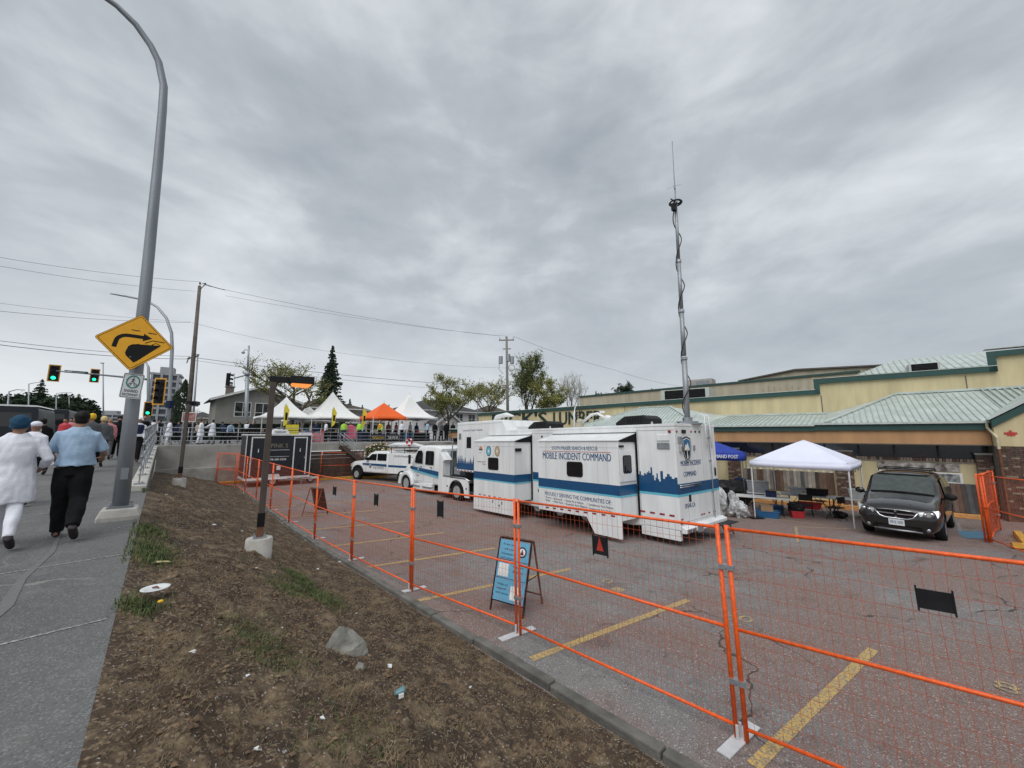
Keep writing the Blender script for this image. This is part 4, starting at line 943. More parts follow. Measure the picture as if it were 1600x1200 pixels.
g = M(); shield(g, (0, 5.1, 1.95), (0, -1, 0), 1.05); rp('badge', g, ['ink', 'blue_print', 'white_print', 'sign_green'])
g = M(); g.box(.56, .68, -.01, -.003, 1.14, 1.33); rp('crest_plate', g, 'black_plastic')
g = M(); g.box(2.26, 2.36, -.02, -.003, 1.76, 2.0); rp('vent', g, 'black_plastic', bevel=.01)
# lamps
def lamp(x, z, w_, h, m, nm='marker_lamp', y=-.03): g = M(); g.box(x-w_/2, x+w_/2, y, -.003, z-h/2, z+h/2); rp(nm, g, m, bevel=.008)
for x in (.12, .95, 1.2, 1.46): g = M(); g.ell((x, -.01, 3.1), .035, .02, .035, 10, 6); rp('marker_lamp', g, 'red_reflector' if x < 1 else 'black_plastic', smooth=True)
lamp(.5, 3.1, .22, .1, 'black_plastic', 'camera_box'); lamp(.24, 2.86, .17, .2, 'galv', 'scene_lamp', -.06); lamp(.26, 2.62, .17, .17, 'chrome', 'scene_lamp', -.09); lamp(1.05, 2.63, .1, .15, 'galv', 'scene_lamp')
for y, z in ((.35, 2.93), (.35, 2.70)): g = M(); g.box(-.03, -.003, y-.19, y+.19, z-.09, z+.09); rp('scene_lamp', g, 'rv_white' if z > 2.8 else 'steel', bevel=.015)
g = M(); g.ell((-.01, .14, 3.1), .02, .045, .045, 10, 6); rp('marker_lamp', g, 'red_reflector', smooth=True)
g = M(); g.ell((-.01, 5.35, 3.02), .02, .045, .045, 10, 6); rp('marker_lamp', g, 'black_plastic', smooth=True)
g = M(); g.ell((-.01, 5.55, .98), .02, .08, .08, 12, 6); rp('socket', g, 'black_plastic', smooth=True)
g = M(); g.box(-.02, -.003, 11.25, 11.45, 2.95, 3.25); rp('scene_lamp', g, 'steel', bevel=.01)
g = M(); g.box(-.006, -.003, 10.33, 10.74, 2.52, 3.06); rp('window_frame', g, 'black_plastic', bevel=.06)
g = M(); g.box(-.012, -.0065, 10.38, 10.69, 2.58, 3.0); rp('window_pane', g, 'glass_dark')
for y in (.15, .44, .74, 1.05): g = M(); g.box(-.008, -.002, y, y+.15, .78, .83); rp('reflector', g, 'red_reflector')
for y in [9.7+k*.28 for k in range(7)]: g = M(); g.box(-.008, -.002, y, y+.12, 1.405, 1.45); rp('reflector', g, 'red_reflector')
for x in (.06, 1.2, 1.34, 1.66, 2.0): g = M(); g.box(x, x+.09, -.01, -.002, .70, .74); rp('reflector', g, 'red_reflector')
# fold-down handle rails on the rear
g = M(); g.tube([(.02, -.05, 1.57), (1.22, -.05, 1.57)], .014, 6); g.tube([(.02, -.05, 1.62), (1.22, -.05, 1.62)], .014, 6); rp('grab_rail', g, 'chrome', smooth='all')
for x, z0, z1 in ((2.0, .5, 3.2),): g = M(); g.tube([(x, -.04, z0), (x, -.04, z1)], .014, 6); [g.box(x-.03, x+.03, -.06, -.003, z, z+.05) for z in (.7, 1.3, 2.2, 2.9)]; rp('lock_rod', g, 'galv', smooth=True)
# rear bumper with lamps, plate, legs
g = M(); g.prism([(-.0, -.005, .36), (-.0, -.16, .38), (-.0, -.16, .50), (-.0, -.005, .56)], (Wd+.03, 0, 0)); rp('bumper', g, 'rv_white', bevel=.015)
g = M(); g.box(.05, .28, -.172, -.162, .39, .48); g.box(.32, .52, -.172, -.162, .39, .48); rp('tail_lamp', g, 'steel')
for x in (-.03, .3): g = M(); g.box(x+.04, x+.16, -.02, -.003, .60, .64); rp('reflector', g, 'red_reflector')
g = M(); g.box(.62, .92, -.18, -.163, .34, .54); rp('number_plate', g, 'galv')
g = M()
for x in (1.75, 1.95, 2.3, 2.45): g.tube([(x, -.22, .42), (x+.12*(1 if x in (1.95, 2.45) else -1), -.3, 0.03)], .018, 5)
g.box(1.6, 2.6, -.45, -.1, .40, .42); g.tube([(1.66, -.25, .12), (2.55, -.25, .12)], .012, 5); rp('folding_step', g, 'black_plastic')
# underside: frame, axles, wheels
g = M(); g.box(.3, 2.2, .6, 8.7, .2, .345); rp('chassis', g, 'underbody')
def wheel(par, x, y, z, r, w_, side, rim='rim_alloy', hub=True, nm='wheel'):
    g = M(); prof = [(r*.56, -.5), (r*.9, -.5), (r*.98, -.38), (r, -.2), (r, .2), (r*.98, .38), (r*.9, .5), (r*.56, .5)]
    n = 28; g.rings([[(x+side*w_*o, y+rr_*cos(2*pi*j/n), z+rr_*sin(2*pi*j/n)) for j in range(n)] for rr_, o in prof], caps=False)
    t = part(nm, g, 'rubber', par, smooth=True)
    g = M(); prof = [(r*.58, .48), (r*.54, .50), (r*.46, .30), (r*.22, .22), (r*.20, .44), (r*.02, .48)]
    g.rings([[(x+side*w_*o, y+rr_*cos(2*pi*j/24), z+rr_*sin(2*pi*j/24)) for j in range(24)] for rr_, o in prof], caps=True)
    part('rim', g, rim, t, smooth=True)
    g = M()
    for k in range(8): a = 2*pi*k/8; c = (x+side*w_*.30, y+r*.36*cos(a), z+r*.36*sin(a)); g.ell(c, .01, r*.07, r*.07, 8, 4)
    part('rim_hole', g, 'black_matte', t)
    return t
for y in (3.35, 4.55, 5.75): 
    wheel(rv, .22, y, .42, .42, .3, -1); wheel(rv, 2.28, y, .42, .42, .3, 1)
g = M(); g.box(.35, .5, 8.0, 8.15, -.25, .4); g.box(2.0, 2.15, 8.0, 8.15, -.25, .4); g.box(.2, .6, 7.9, 8.25, -.27, -.24); rp('landing_leg', g, 'steel')
# slide-outs
def slide(y0, y1, big):
    g = M(); zt = 2.84
    pts = [(-.9, y0, .62 if big else .16), (-.9, y0, zt), (-.9, y1, zt), (-.9, y1, .50 if big else .16)]
    if big: pts = [(y0, .12), (y0, zt), (y1, zt), (y1, .52), (y0+1.25, .56), (y0+.95, .12)]
    else: pts = [(y0, .08), (y0, zt), (y1, zt), (y1, .02)]
    g.prism([(-.9, y, z) for y, z in pts], (.06, 0, 0)); g.box(-.839, -.002, y0+.012, y1-.012, .6, zt-.02)
    s = rp('slide_out', g, 'rv_white', bevel=.012)
    g = M(); g.prism([(-.93, y0-.03, zt+.005), (-.93, y1+.03, zt+.005), (-.02, y1+.03, 3.07), (-.02, y0-.03, 3.07)], (0, 0, .02)); part('topper_awning', g, 'rv_white', s)
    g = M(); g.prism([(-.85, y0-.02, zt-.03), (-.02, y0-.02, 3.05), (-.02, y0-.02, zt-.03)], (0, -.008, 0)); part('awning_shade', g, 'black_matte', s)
    g = M(); g.box(-.05, -.003, y0-.05, y1+.1, 3.075, 3.105); part('awning_rail', g, 'black_plastic', s); g = M(); g.box(-.06, -.003, y0-.05, y1+.1, 3.107, 3.15); part('awning_roller', g, 'rv_white', s)
    g = M(); g.box(-.9045, -.901, y0, y1, 1.30, 1.585); g.box(-.9, -.0, y0-.004, y0+.011, 1.38, 1.66) if False else None; part('navy_stripe', g, 'navy', s)
    g = M(); g.box(-.9045, -.901, y0, y1, 1.25, 1.2995); part('cyan_stripe', g, 'cyan', s)
    g = M(); g.box(-.9, -.05, y0-.003, y0-.0005, 1.30, 1.585) ; part('navy_stripe', g, 'navy', s); g = M(); g.box(-.9, -.05, y0-.003, y0-.0005, 1.25, 1.2995); part('cyan_stripe', g, 'cyan', s)
    g = M(); g.box(-.04, -.003, y0-.05, y0-.005, .6, 3.06); part('slide_seal', g, 'black_matte', s)
    g = M(); [g.box(-.9025, -.9003, y, y+.008, .62, 2.8) for y in ([y0+.38, y0+.75, y1-.4] if big else [y0+.25, y0+1.3])]; g.box(-.903, -.9003, y0, y1, 2.64, 2.65); part('panel_seams', g, 'rv_seam', s)
    return s
s2_ = slide(1.25, 4.62, True); s1_ = slide(5.97, 8.72, False)
def win(par, x, y0, y1, z0, z1):
    g = M(); g.prism([(x-.001, (y0+y1)/2+a, (z0+z1)/2+b) for a, b in rrect(y1-y0+.07, z1-z0+.07, .09)], (-.014, 0, 0)); f = part('window', g, 'black_plastic', par)
    g = M(); g.prism([(x-.0155, (y0+y1)/2+a, (z0+z1)/2+b) for a, b in rrect(y1-y0, z1-z0, .07)], (-.003, 0, 0)); part('pane', g, 'glass_dark', f)
win(s2_, -.9, 2.62, 3.22, 1.76, 2.16); win(s1_, -.9, 6.98, 7.62, 1.74, 2.16)
X = -.9
g = M(); g.text('SOUTH FRASER SEARCH & RESCUE', (X, 3.93, 2.56), Rv, Up, .125, width=1.95, bold=.04, lift=.003); g.text('MOBILE INCIDENT COMMAND', (X, 4.37, 2.25), Rv, Up, .235, width=2.87, bold=.05, lift=.003)
g.text('PROUDLY SERVING THE COMMUNITIES OF:', (X, 4.3, 1.03), Rv, Up, .125, width=2.75, bold=.03, lift=.003); part('lettering', g, 'navy', s2_)
g = M(); g.box(-.9045, -.901, 1.5, 4.37, 2.50, 2.515); part('red_rule', g, 'red_print', s2_)
g = M()
for t_, y, z, w_ in (('• Surrey', 4.3, .93, .30), ('• Richmond', 3.93, .92, .42), ('• Katzie First Nation', 3.4, .915, .80), ('• Semiahmoo First Nation', 2.45, .91, .95),
                     ('• Delta', 4.3, .835, .25), ('• White Rock', 3.93, .825, .46), ('• Kwantlen First Nation', 3.4, .815, .92), ('• Tsawwassen First Nation', 2.45, .80, .93)):
    g.text(t_, (X, y, z), Rv, Up, .07, width=w_, bold=.015, lift=.003)
part('small_lettering', g, 'ink', s2_)
for k in range(9): g = M(); y = 1.45+k*.335; g.box(-.907, -.901, y, y+.14, .70-.012*k, .745-.012*k); part('reflector', g, 'red_reflector', s2_)
for k in range(7): g = M(); y = 6.1+k*.345; g.box(-.907, -.901, y, y+.14, .635, .675); part('reflector', g, 'red_reflector', s1_)
def badge_disc(y, z, r, m1, m2, nm='badge'):
    g = M()
    for rr_, l, m in ((r, 0, 0), (r*.80, .0013, 1), (r*.3, .0026, 2)): g.prism([(X-.001-l, y+rr_*.82*cos(2*pi*k/24), z+rr_*sin(2*pi*k/24)) for k in range(24)], (-.0012, 0, 0), m)
    part(nm, g, [m1, m2, 'white_print'], s1_)
badge_disc(7.62, 2.45, .21, 'turban_teal', 'cyan'); badge_disc(7.03, 2.45, .21, K('gold', (.30, .19, .045), .5), K('gold_pale', (.50, .42, .28), .5) and 'gold_pale')
g = M(); g.prism([(X-.001, 8.2+.13*cos(2*pi*k/24), 2.53+.10*sin(2*pi*k/24)) for k in range(13)], (-.0015, 0, 0), 0); g.box(X-.0025, X-.001, 8.07, 8.33, 2.47, 2.528, 1); g.text('BC', (X, 8.28, 2.35), Rv, Up, .05, width=.14, lift=.002, m=1); part('badge', g, ['turban_orange', 'navy'], s1_)
g = M(); g.text('Emergency Support', (X, 8.45, 1.98), Rv, Up, .055, width=.62, bold=.01, lift=.003); g.text('Team', (X, 8.1, 1.88), Rv, Up, .06, width=.28, bold=.01, lift=.003); part('small_lettering', g, 'ink', s1_)
for y, z in ((7.3, .42), (6.7, .42)): g = M(); g.box(X-.02, X-.001, y, y+.05, z, z+.1); part('latch', g, 'steel', s1_)
g = M(); g.ell((X-.005, 6.9, .36), .01, .05, .05, 10, 5); part('socket', g, 'steel', s1_, smooth=True)
# door in the side of each slide (faces the rear)
g = M(); g.box(-.86, -.1, 1.225, 1.2445, 1.68, 2.58); f = part('door', g, 'rv_white', s2_, bevel=.008)
g = M(); g.prism([(-.52+a, 1.2235, 2.17+b) for a, b in rrect(.42, .52, .07)], (0, -.006, 0)); part('window_frame', g, 'black_plastic', f)
g = M(); g.prism([(-.52+a, 1.2165, 2.17+b) for a, b in rrect(.36, .46, .06)], (0, -.003, 0)); part('pane', g, 'glass_dark', f)
for s_, y in ((s2_, 1.244), (s1_, 5.964)): g = M(); g.box(-.86, -.64, y-.02, y-.001, 2.66, 2.72) if s_ is s2_ else g.box(-.84, -.55, y-.03, y-.001, 2.46, 2.58); part('lamp_bar', g, 'black_plastic', s_)
# roof: air conditioners, camera mast, ladder hoops, strobe
def ac(y0, y1, x0=.7, x1=1.6):
    r = M(); z = RH+.06; r.prism([(x0, y1, z), (x0, y1, z+.12), (x0, y1-.35, z+.32), (x0, y0+.15, z+.33), (x0, y0, z+.22), (x0, y0, z)], (x1-x0, 0, 0)); o = rp('air_conditioner', r, 'black_plastic', bevel=.03)
    g = M(); [g.box(x0-.006, x0-.001, y0+.2+k*.1, y0+.24+k*.1, z+.08, z+.26) for k in range(int((y1-y0-.6)/.1))]; part('grille', g, 'black_matte', o)
ac(1.25, 2.45); ac(5.7, 6.95)
g = M(); g.box(0.3, 1.2, 7.2, 7.5, RH+.06, RH+.2); g.box(.1, 2.3, 7.9, 9.5, 3.79, 3.80); rp('roof_hatch', g, 'rv_white')
g = M(); g.tube([(.6, 9.3, 3.80), (.6, 9.0, 3.98), (.6, 8.3, 4.05), (.6, 7.8, 3.95)], [.06, .14, .13, .05], 10, flat=.8); rp('satellite_dome', g, 'rv_white', smooth='all')
cm = thing('camera_mast', 'white folding camera mast with coiled cable on the trailer roof', 'mast', rv.matrix_basis @ Vector((1.2, 4.6, 3.33)), 39)
g = M(); g.tube([(0, .12, 0), (-.0, .16, .55), (0, .08, .85)], [.05, .04, .03], 8); part('arm', g, 'rv_white', cm, 'all')
g = M(); g.box(-.1, .1, -.25, .0, 0, .22); g.ell((0, -.12, .26), .12, .14, .12); part('motor_box', g, 'beige_grey', cm, True)
g = M(); g.tube([(0, -.2, .2), (0, -.7, .5), (0, -1.0, .55), (0, -1.35, .36)], [.05, .05, .045, .05], 8); part('boom', g, 'rv_white', cm, 'all')
g = M(); g.ell((0, -1.45, .38), .1, .17, .09); g.box(-.03, .03, -1.32, -1.12, .55, .63); part('camera_head', g, 'rv_white', cm, True)
g = M(); g.torus((.02, -.05, .66), .15, .015, (0, 1, 0), (0, 0, 1), 20, 5); g.torus((-.02, -.04, .74), .12, .013, (0, 1, 0), (0, 0, 1), 20, 5); g.tube([(0, 0, .6), (.0, .1, .3), (0, -.05, .1)], .013, 5); part('cable', g, 'cable', cm, 'all')
for y in (.85, 3.0, 5.2): g = M(); g.tube([(.3, y, RH+.05), (.3, y, RH+.13), (.3, y, RH+.15)], [.05, .03, .01], 8); rp('roof_light', g, 'steel')
g = M()
for x in (1.75, 2.05): g.tube([(x, .35, RH+.03), (x, .33, RH+.25), (x, .15, RH+.40), (x, -.05, RH+.32), (x, -.08, 2.6)], .02, 6)
rp('ladder_hoop', g, 'rv_white', smooth='all')
# telescopic antenna mast, spiral cable
base = rv.matrix_basis @ Vector((1.3, .25, RH+.06))
am = thing('antenna_mast', 'very tall telescopic antenna mast with spiralling black cable on the trailer roof', 'antenna', base, 39)
Hm = 9.25-base.z
g = M(); g.cyl((0, 0, 0), .42, .04, 20); g.cyl((0, 0, .041), .3, .05, 20); g.cyl((0, 0, .092), .14, .12, 14); part('base', g, 'steel', am, True)
zs = [0, .28, .49, .72, 1.0]; rs = [.082, .070, .060, .050]
for i in range(4): g = M(); g.tube([(0, 0, zs[i]*Hm+.1), (0, 0, zs[i+1]*Hm)], rs[i], 12); part('tube_section', g, 'galv', am, 'all')
for i in range(1, 4): g = M(); g.cyl((0, 0, zs[i]*Hm-.03), rs[i-1]+.018, .08, 12); g.box(rs[i-1], rs[i-1]+.06, -.02, .02, zs[i]*Hm-.02, zs[i]*Hm+.03); part('collar', g, 'steel', am, True)
g = M(); pts = []; n = 130
for i in range(n+1):
    t = i/n; z = Hm*(.015+.985*t); k = 0; ph = 2*pi*(t*4.6)+.4; sag = .045+.06*(1-t)
    sl_ = min([abs(t-q) for q in (0, .28, .49, .72, 1)])*6; R_ = .08+sag*min(1, sl_); pts.append((R_*cos(ph), R_*sin(ph), z))
g.tube(pts, .017, 6); part('cable', g, 'cable', am, 'all')
g = M(); g.torus((0, 0, Hm), .19, .028, (1, 0, 0), (0, 1, 0), 16, 5); g.torus((.03, .02, Hm+.05), .16, .024, (1, .0, .1), (0, 1, .1), 16, 5); g.bar((-.3, .0, Hm+.02), (.24, 0, Hm+.05), .03); part('cable_ring', g, 'cable', am, 'all')
g = M(); g.box(-.2, -.06, -.06, .06, Hm-.32, Hm-.08); g.bar((-.13, 0, Hm-.08), (-.1, 0, Hm), .03); part('junction_box', g, 'black_plastic', am)
g = M(); g.tube([(0, 0, Hm), (0, 0, Hm+.5), (0, 0, 11.3-base.z), (0, 0, 11.5-base.z)], [.022, .018, .01, .016], 6)
for k in range(3): a = 2*pi*k/3+.3; g.tube([(0, 0, Hm+.62), (.26*cos(a), .26*sin(a), Hm+.50)], .005, 4)
g.cyl((0, 0, Hm+.5), .03, .12, 8); g.cyl((0, 0, Hm+.9), .018, .05, 8); part('whip_antenna', g, 'galv', am)

# ------------------------------------------------------------------ hauler truck
tr = thing('hauler_truck', 'white medium duty crew cab hauler truck coupled to the command trailer', 'truck', (-2.1, 18.99, -1.70), 46)
def tp(name, g, m, par=tr, **k): return part(name, g, m, par, **k)
W2 = 2.35
def hull(name, sect, m, par, bevel=0, smooth=False): g = M(); g.rings(sect); return part(name, g, m, par, smooth=smooth, bevel=bevel)
def sect(y, x0, x1, z0, z1, r=.12, tw=0):                       # rounded box section at y, narrower by tw at the top
    pts = []
    for a, b in rrect(x1-x0, z1-z0, r, 3): zz = (z0+z1)/2+b; k = (zz-z0)/(z1-z0); pts.append(((x0+x1)/2+a*(1-tw*k), y, zz))
    return pts
hull('cab', [sect(2.45, .1, W2-.1, .62, 2.55, .1, .05), sect(2.75, .08, W2-.08, .62, 2.68, .12, .06), sect(3.8, .08, W2-.08, .62, 2.72, .14, .08), sect(4.6, .08, W2-.08, .62, 2.66, .14, .10), sect(4.85, .09, W2-.09, .62, 2.45, .12, .1), sect(5.35, .12, W2-.12, .62, 1.62, .1, .04)], 'rv_white', tr, smooth=True)
hull('hood', [sect(5.0, .3, W2-.3, .55, 1.62, .1), sect(5.6, .28, W2-.28, .55, 1.58, .12), sect(6.3, .36, W2-.36, .6, 1.42, .14), sect(6.62, .5, W2-.5, .65, 1.25, .12)], 'rv_white', tr, smooth=True)
for x0, sd in ((0, -1), (W2, 1)):
    g = M(); n = 14; cy_, cz_ = 5.65, .42; ro, ri = .78, .56; xs = (x0-sd*.42, x0+sd*.02)
    out_ = [(cy_+ro*cos(pi*k/n)*(1.05 if k < n/2 else .95), cz_+ro*.98*sin(pi*k/n)) for k in range(n+1)]; inn = [(cy_+ri*cos(pi*k/n), cz_+ri*sin(pi*k/n)) for k in range(n+1)]
    g.prism([(xs[0], y, z) for y, z in out_+inn[::-1]], (xs[1]-xs[0], 0, 0)); tp('fender', g, 'rv_white', bevel=.03, smooth=True)
    g = M(); g.ell((x0-sd*.1, 6.3, .95), .14, .12, .13, 12, 8); tp('headlight', g, 'headlight', smooth=True)
    wheel(tr, x0-sd*.17, 5.65, .51, .51, .28, sd); wheel(tr, x0-sd*.22, .88, .51, .51, .42, sd)
g = M(); g.box(.12, W2-.12, 6.45, 6.75, .38, .66); tp('bumper', g, 'chrome', bevel=.03)
g = M(); g.box(.75, W2-.75, 6.55, 6.63, .7, 1.2); tp('grille', g, 'black_plastic')
# side windows, doors and stripe (left side faces the camera)
def tq(name, pts, m, par=tr, x=.075, t=-.02):
    g = M(); g.prism([(x+.0*z, y, z) for y, z in pts], (t, 0, 0)); return part(name, g, m, par)
for nm, pts in (('window', [(4.12, 1.68), (4.15, 2.3), (4.25, 2.42), (4.62, 2.40), (4.84, 2.05), (4.9, 1.72)]), ('window', [(3.05, 1.66), (3.05, 2.32), (3.12, 2.42), (3.75, 2.42), (3.84, 2.34), (3.84, 1.66)])):
    g = M(); fx = lambda z: .078+(z-.62)*.025; g.prism([(fx(z), y, z) for y, z in pts], (-.022, 0, 0)); f = tp(nm, g, 'black_plastic', bevel=.01)
    cy_ = sum(p[0] for p in pts)/len(pts); cz_ = sum(p[1] for p in pts)/len(pts)
    g = M(); g.prism([(fx(z)-.0225, cy_+(y-cy_)*.88, cz_+(z-cz_)*.88) for y, z in pts], (-.003, 0, 0)); part('pane', g, 'glass_dark', f)
g = M(); g.prism([(.3, 4.9, 2.38), (W2-.3, 4.9, 2.38), (W2-.22, 5.3, 1.68), (.22, 5.3, 1.68)], (0, .03, .01)); tp('windscreen', g, 'glass_dark')
g = M(); [g.box(.062, .066, y, y+.015, .75, 2.5) for y in (2.95, 3.95, 4.98)]; g.box(.062, .066, 2.95, 4.98, .74, .755); tp('door_seams', g, 'rv_seam')
for y in (3.15, 4.15): g = M(); g.box(.03, .07, y, y+.16, 1.52, 1.55); tp('door_handle', g, 'black_plastic')
g = M(); g.prism([(.058, 2.5, 1.12), (.058, 5.3, 1.36), (.058, 5.3, 1.52), (.058, 2.5, 1.36)], (-.004, 0, 0)); tp('navy_stripe', g, 'navy'); g = M(); g.prism([(.058, 2.5, 1.03), (.058, 5.0, 1.26), (.058, 5.0, 1.335), (.058, 2.5, 1.11)], (-.004, 0, 0)); tp('cyan_stripe', g, 'cyan')
g = M(); shield(g, (.055, 4.45, 1.36), (0, -1, 0), .28); tp('badge', g, ['ink', 'blue_print', 'white_print', 'sign_black'])
g = M(); g.text('SFSAR', (.055, 4.7, 1.0), (0, -1, 0), (0, 0, 1), .09, width=.34, bold=.02); tp('lettering', g, 'ink')
for y in (3.0, 4.1): g = M(); g.box(-.08, .12, y, y+.85, .46, .52); tp('running_board', g, 'alum', bevel=.008)
g = M(); g.prism([(-.02, 3.0, .3), (-.02, 4.9, .3), (-.02, 4.6, .62), (-.02, 3.0, .7)], (.2, 0, 0)); tp('fuel_tank', g, 'rv_white', bevel=.02)
for x0, sd in ((0, -1), (W2, 1)): 
    g = M(); g.box(x0+sd*.12, x0+sd*.2, 4.98, 5.14, 1.65, 2.15); g.bar((x0, 4.95, 2.0), (x0+sd*.15, 5.05, 2.05), .03); tp('mirror', g, 'black_plastic', bevel=.015)
# headache panel, storage boxes, deck, rear fenders
g = M(); g.prism([(0, 2.44, .3), (0, 2.44, 1.95), (0, 2.35, 2.4), (0, 1.9, 2.0), (0, 2.08, 1.9), (0, 2.08, .3)], (.5, 0, 0)); g.prism([(W2, 2.44, .3), (W2, 2.44, 1.95), (W2, 2.35, 2.4), (W2, 1.9, 2.0), (W2, 2.08, 1.9), (W2, 2.08, .3)], (-.5, 0, 0)); tp('side_fairing', g, 'rv_white', bevel=.02)
g = M(); g.box(.51, W2-.51, 2.1, 2.42, 1.1, 2.45); tp('rear_cabinet', g, 'steel', bevel=.01)
g = M(); g.box(.6, W2-.6, 1.4, 1.9, 1.25, 1.62); g.box(.7, W2-.7, 1.35, 1.85, 2.05, 2.6); tp('equipment_box', g, 'galv', bevel=.01)
g = M(); g.tube([(.55, 2.0, 1.2), (.55, 2.0, 3.15), (.55, 1.2, 3.2)], .03, 8); g.tube([(W2-.5, 2.0, 1.2), (W2-.5, 2.0, 3.15), (W2-.5, 1.2, 3.2)], .03, 8); g.box(.8, 1.6, 1.1, 2.0, 2.75, 2.82); tp('rack', g, 'galv')
g = M(); n = 12
pts = [(2.07, .32), (2.07, 1.14), (.15, 1.14), (.02, 1.05), (-.06, .85), (-.1, .3), (.22, .3)]+[(.88-.62*cos(pi*k/n), .46+.62*sin(pi*k/n)) for k in range(n+1)]+[(1.54, .32)]
g.prism([(-.02, y, z) for y, z in pts], (.06, 0, 0)); g.prism([(W2-.04, y, z) for y, z in pts], (.06, 0, 0)); tp('bed_side', g, 'rv_white', smooth=False)
g = M(); g.box(.042, W2-.042, -.05, 2.07, .98, 1.03); tp('deck', g, 'steel'); g = M(); g.box(.3, W2-.3, -.3, 6.4, .55, .85); tp('chassis', g, 'underbody')
g = M(); g.tube([(.0, 2.0, 1.2), (.0, .25, 1.2), (.05, .0, 1.1), (.3, -.1, 1.08)], .035, 8); tp('bed_rail', g, 'chrome', smooth='all')
g = M(); g.box(.9, 1.4, .6, 1.3, 1.031, 1.35); g.tube([(1.15, .9, 1.3), (1.15, .9, 1.6)], .06, 8); tp('hitch', g, 'black_plastic')
for y in (1.62, .1): g = M(); g.ell((-.022, y, .72), .015, .05, .05, 10, 5); tp('marker_lamp', g, 'black_plastic', smooth=True)

# ------------------------------------------------------------------ white utility pickup
pk = thing('utility_pickup', 'white crew cab utility pickup with ladder rack parked by the stairs', 'pickup truck', (-5.4, 26.1, -1.60), 62)
def pp(name, g, m, par=pk, **k): return part(name, g, m, par, **k)
PL = 6.6; WW2 = 2.0
hull('cab', [sect(2.9, -WW2/2, WW2/2, .55, 1.98, .1, .1), sect(3.1, -WW2/2, WW2/2, .55, 2.05, .12, .14), sect(4.3, -WW2/2, WW2/2, .55, 2.05, .12, .14), sect(4.7, -WW2/2, WW2/2, .55, 1.9, .12, .12), sect(5.3, -WW2/2, WW2/2, .55, 1.38, .12, .05), sect(6.2, -WW2/2, WW2/2, .55, 1.30, .14, .05), sect(6.5, -WW2/2+.08, WW2/2-.08, .6, 1.2, .12, .04)], 'rv_white', pk, smooth=True)
g = M(); g.box(-WW2/2-.02, WW2/2+.02, .2, 2.85, .6, 1.95); pp('utility_body', g, 'rv_white', bevel=.02)
for x, sd in ((-WW2/2, -1), (WW2/2, 1)):
    g = M(); n = 12; g.prism([(x+sd*.03, 5.75+.58*cos(pi*k/n), .48+.58*sin(pi*k/n)) for k in range(n+1)]+[(x+sd*.03, 5.75+.44*cos(pi*k/n), .48+.44*sin(pi*k/n)) for k in range(n, -1, -1)], (-sd*.1, 0, 0)); pp('wheel_arch', g, 'black_plastic')
    g = M(); g.prism([(x+sd*.004, 5.75+.46*cos(2*pi*k/20), .48+.46*sin(2*pi*k/20)) for k in range(20)], (sd*.004, 0, 0)); pp('wheel_well', g, 'black_matte')
    wheel(pk, x-sd*.03, 5.75, .42, .42, .26, sd); wheel(pk, x-sd*.03, 1.5, .42, .42, .3, sd)
    for pts in ([(4.05, 1.42), (4.05, 1.86), (4.5, 1.84), (5.0, 1.42)], [(3.1, 1.42), (3.1, 1.88), (3.95, 1.88), (3.95, 1.42)]):
        fx = lambda z: x-sd*(.02+(z-.55)*.065)+sd*.012; g = M(); g.prism([(fx(z), y, z) for y, z in pts], (sd*.012, 0, 0)); pp('window', g, 'glass_dark')
    g = M(); g.prism([(x+sd*.024, .25, 1.02), (x+sd*.024, 2.8, 1.02), (x+sd*.024, 2.8, 1.16), (x+sd*.024, .25, 1.16)], (sd*.003, 0, 0)); g.prism([(x+sd*.0, 3.0, 1.05), (x+sd*.0, 5.3, 1.1), (x+sd*.0, 5.3, 1.2), (x+sd*.0, 3.0, 1.19)], (sd*.006, 0, 0)); pp('navy_stripe', g, 'navy')
    g = M(); g.box(x+sd*.02-.1, x+sd*.02+.1, 4.75, 4.95, 1.42, 1.6); pp('mirror', g, 'black_plastic', bevel=.02)
    g = M(); g.box(min(x, x-sd*.25)+.02, max(x, x-sd*.25)-.02, 6.42, 6.53, .88, 1.12); pp('headlight', g, 'headlight', bevel=.01)
    g = M(); [g.box(x+sd*.001-.002, x+sd*.001+.004, y, y+.012, .7, 1.35) for y in (3.05, 4.0, 4.95)]; [g.box(x+sd*.021, x+sd*.025, y, y+.012, .7, 1.9) for y in (.9, 1.9, 2.3)]; pp('door_seams', g, 'rv_seam')
    g = M(); g.box(x-.02, x+.04*sd+.02, 2.9, 5.0, .45, .52); pp('running_board', g, 'black_plastic')
g = M(); shield(g, (-WW2/2-.008, 4.55, 1.05), (0, -1, 0), .32); pp('badge', g, ['ink', 'blue_print', 'white_print', 'sign_black'])
g = M(); g.text('SEARCH & RESCUE', (-WW2/2-.003, 4.25, .88), (0, -1, 0), (0, 0, 1), .1, width=1.0, bold=.02); g.text('SOUTH FRASER', (-WW2/2-.023, 2.3, 1.7), (0, -1, 0), (0, 0, 1), .12, width=1.3, bold=.02, lift=.003); pp('lettering', g, 'ink')
g = M(); g.prism([(-.78, 4.75, 1.88), (.78, 4.75, 1.88), (.86, 5.25, 1.42), (-.86, 5.25, 1.42)], (0, .02, .015)); pp('windscreen', g, 'glass_dark')
g = M(); g.box(-.6, .6, 6.48, 6.54, .72, 1.15); pp('grille', g, 'black_plastic'); g = M(); g.box(-.98, .98, 6.45, 6.66, .45, .68); pp('bumper', g, 'chrome', bevel=.03)
g = M()
for x in (-.9, .9):
    g.tube([(x, .1, 2.35), (x, 4.6, 2.35)], .025, 6)
    for y in (.3, 1.5, 2.7): g.tube([(x, y, 1.9), (x, y, 2.35)], .022, 6)
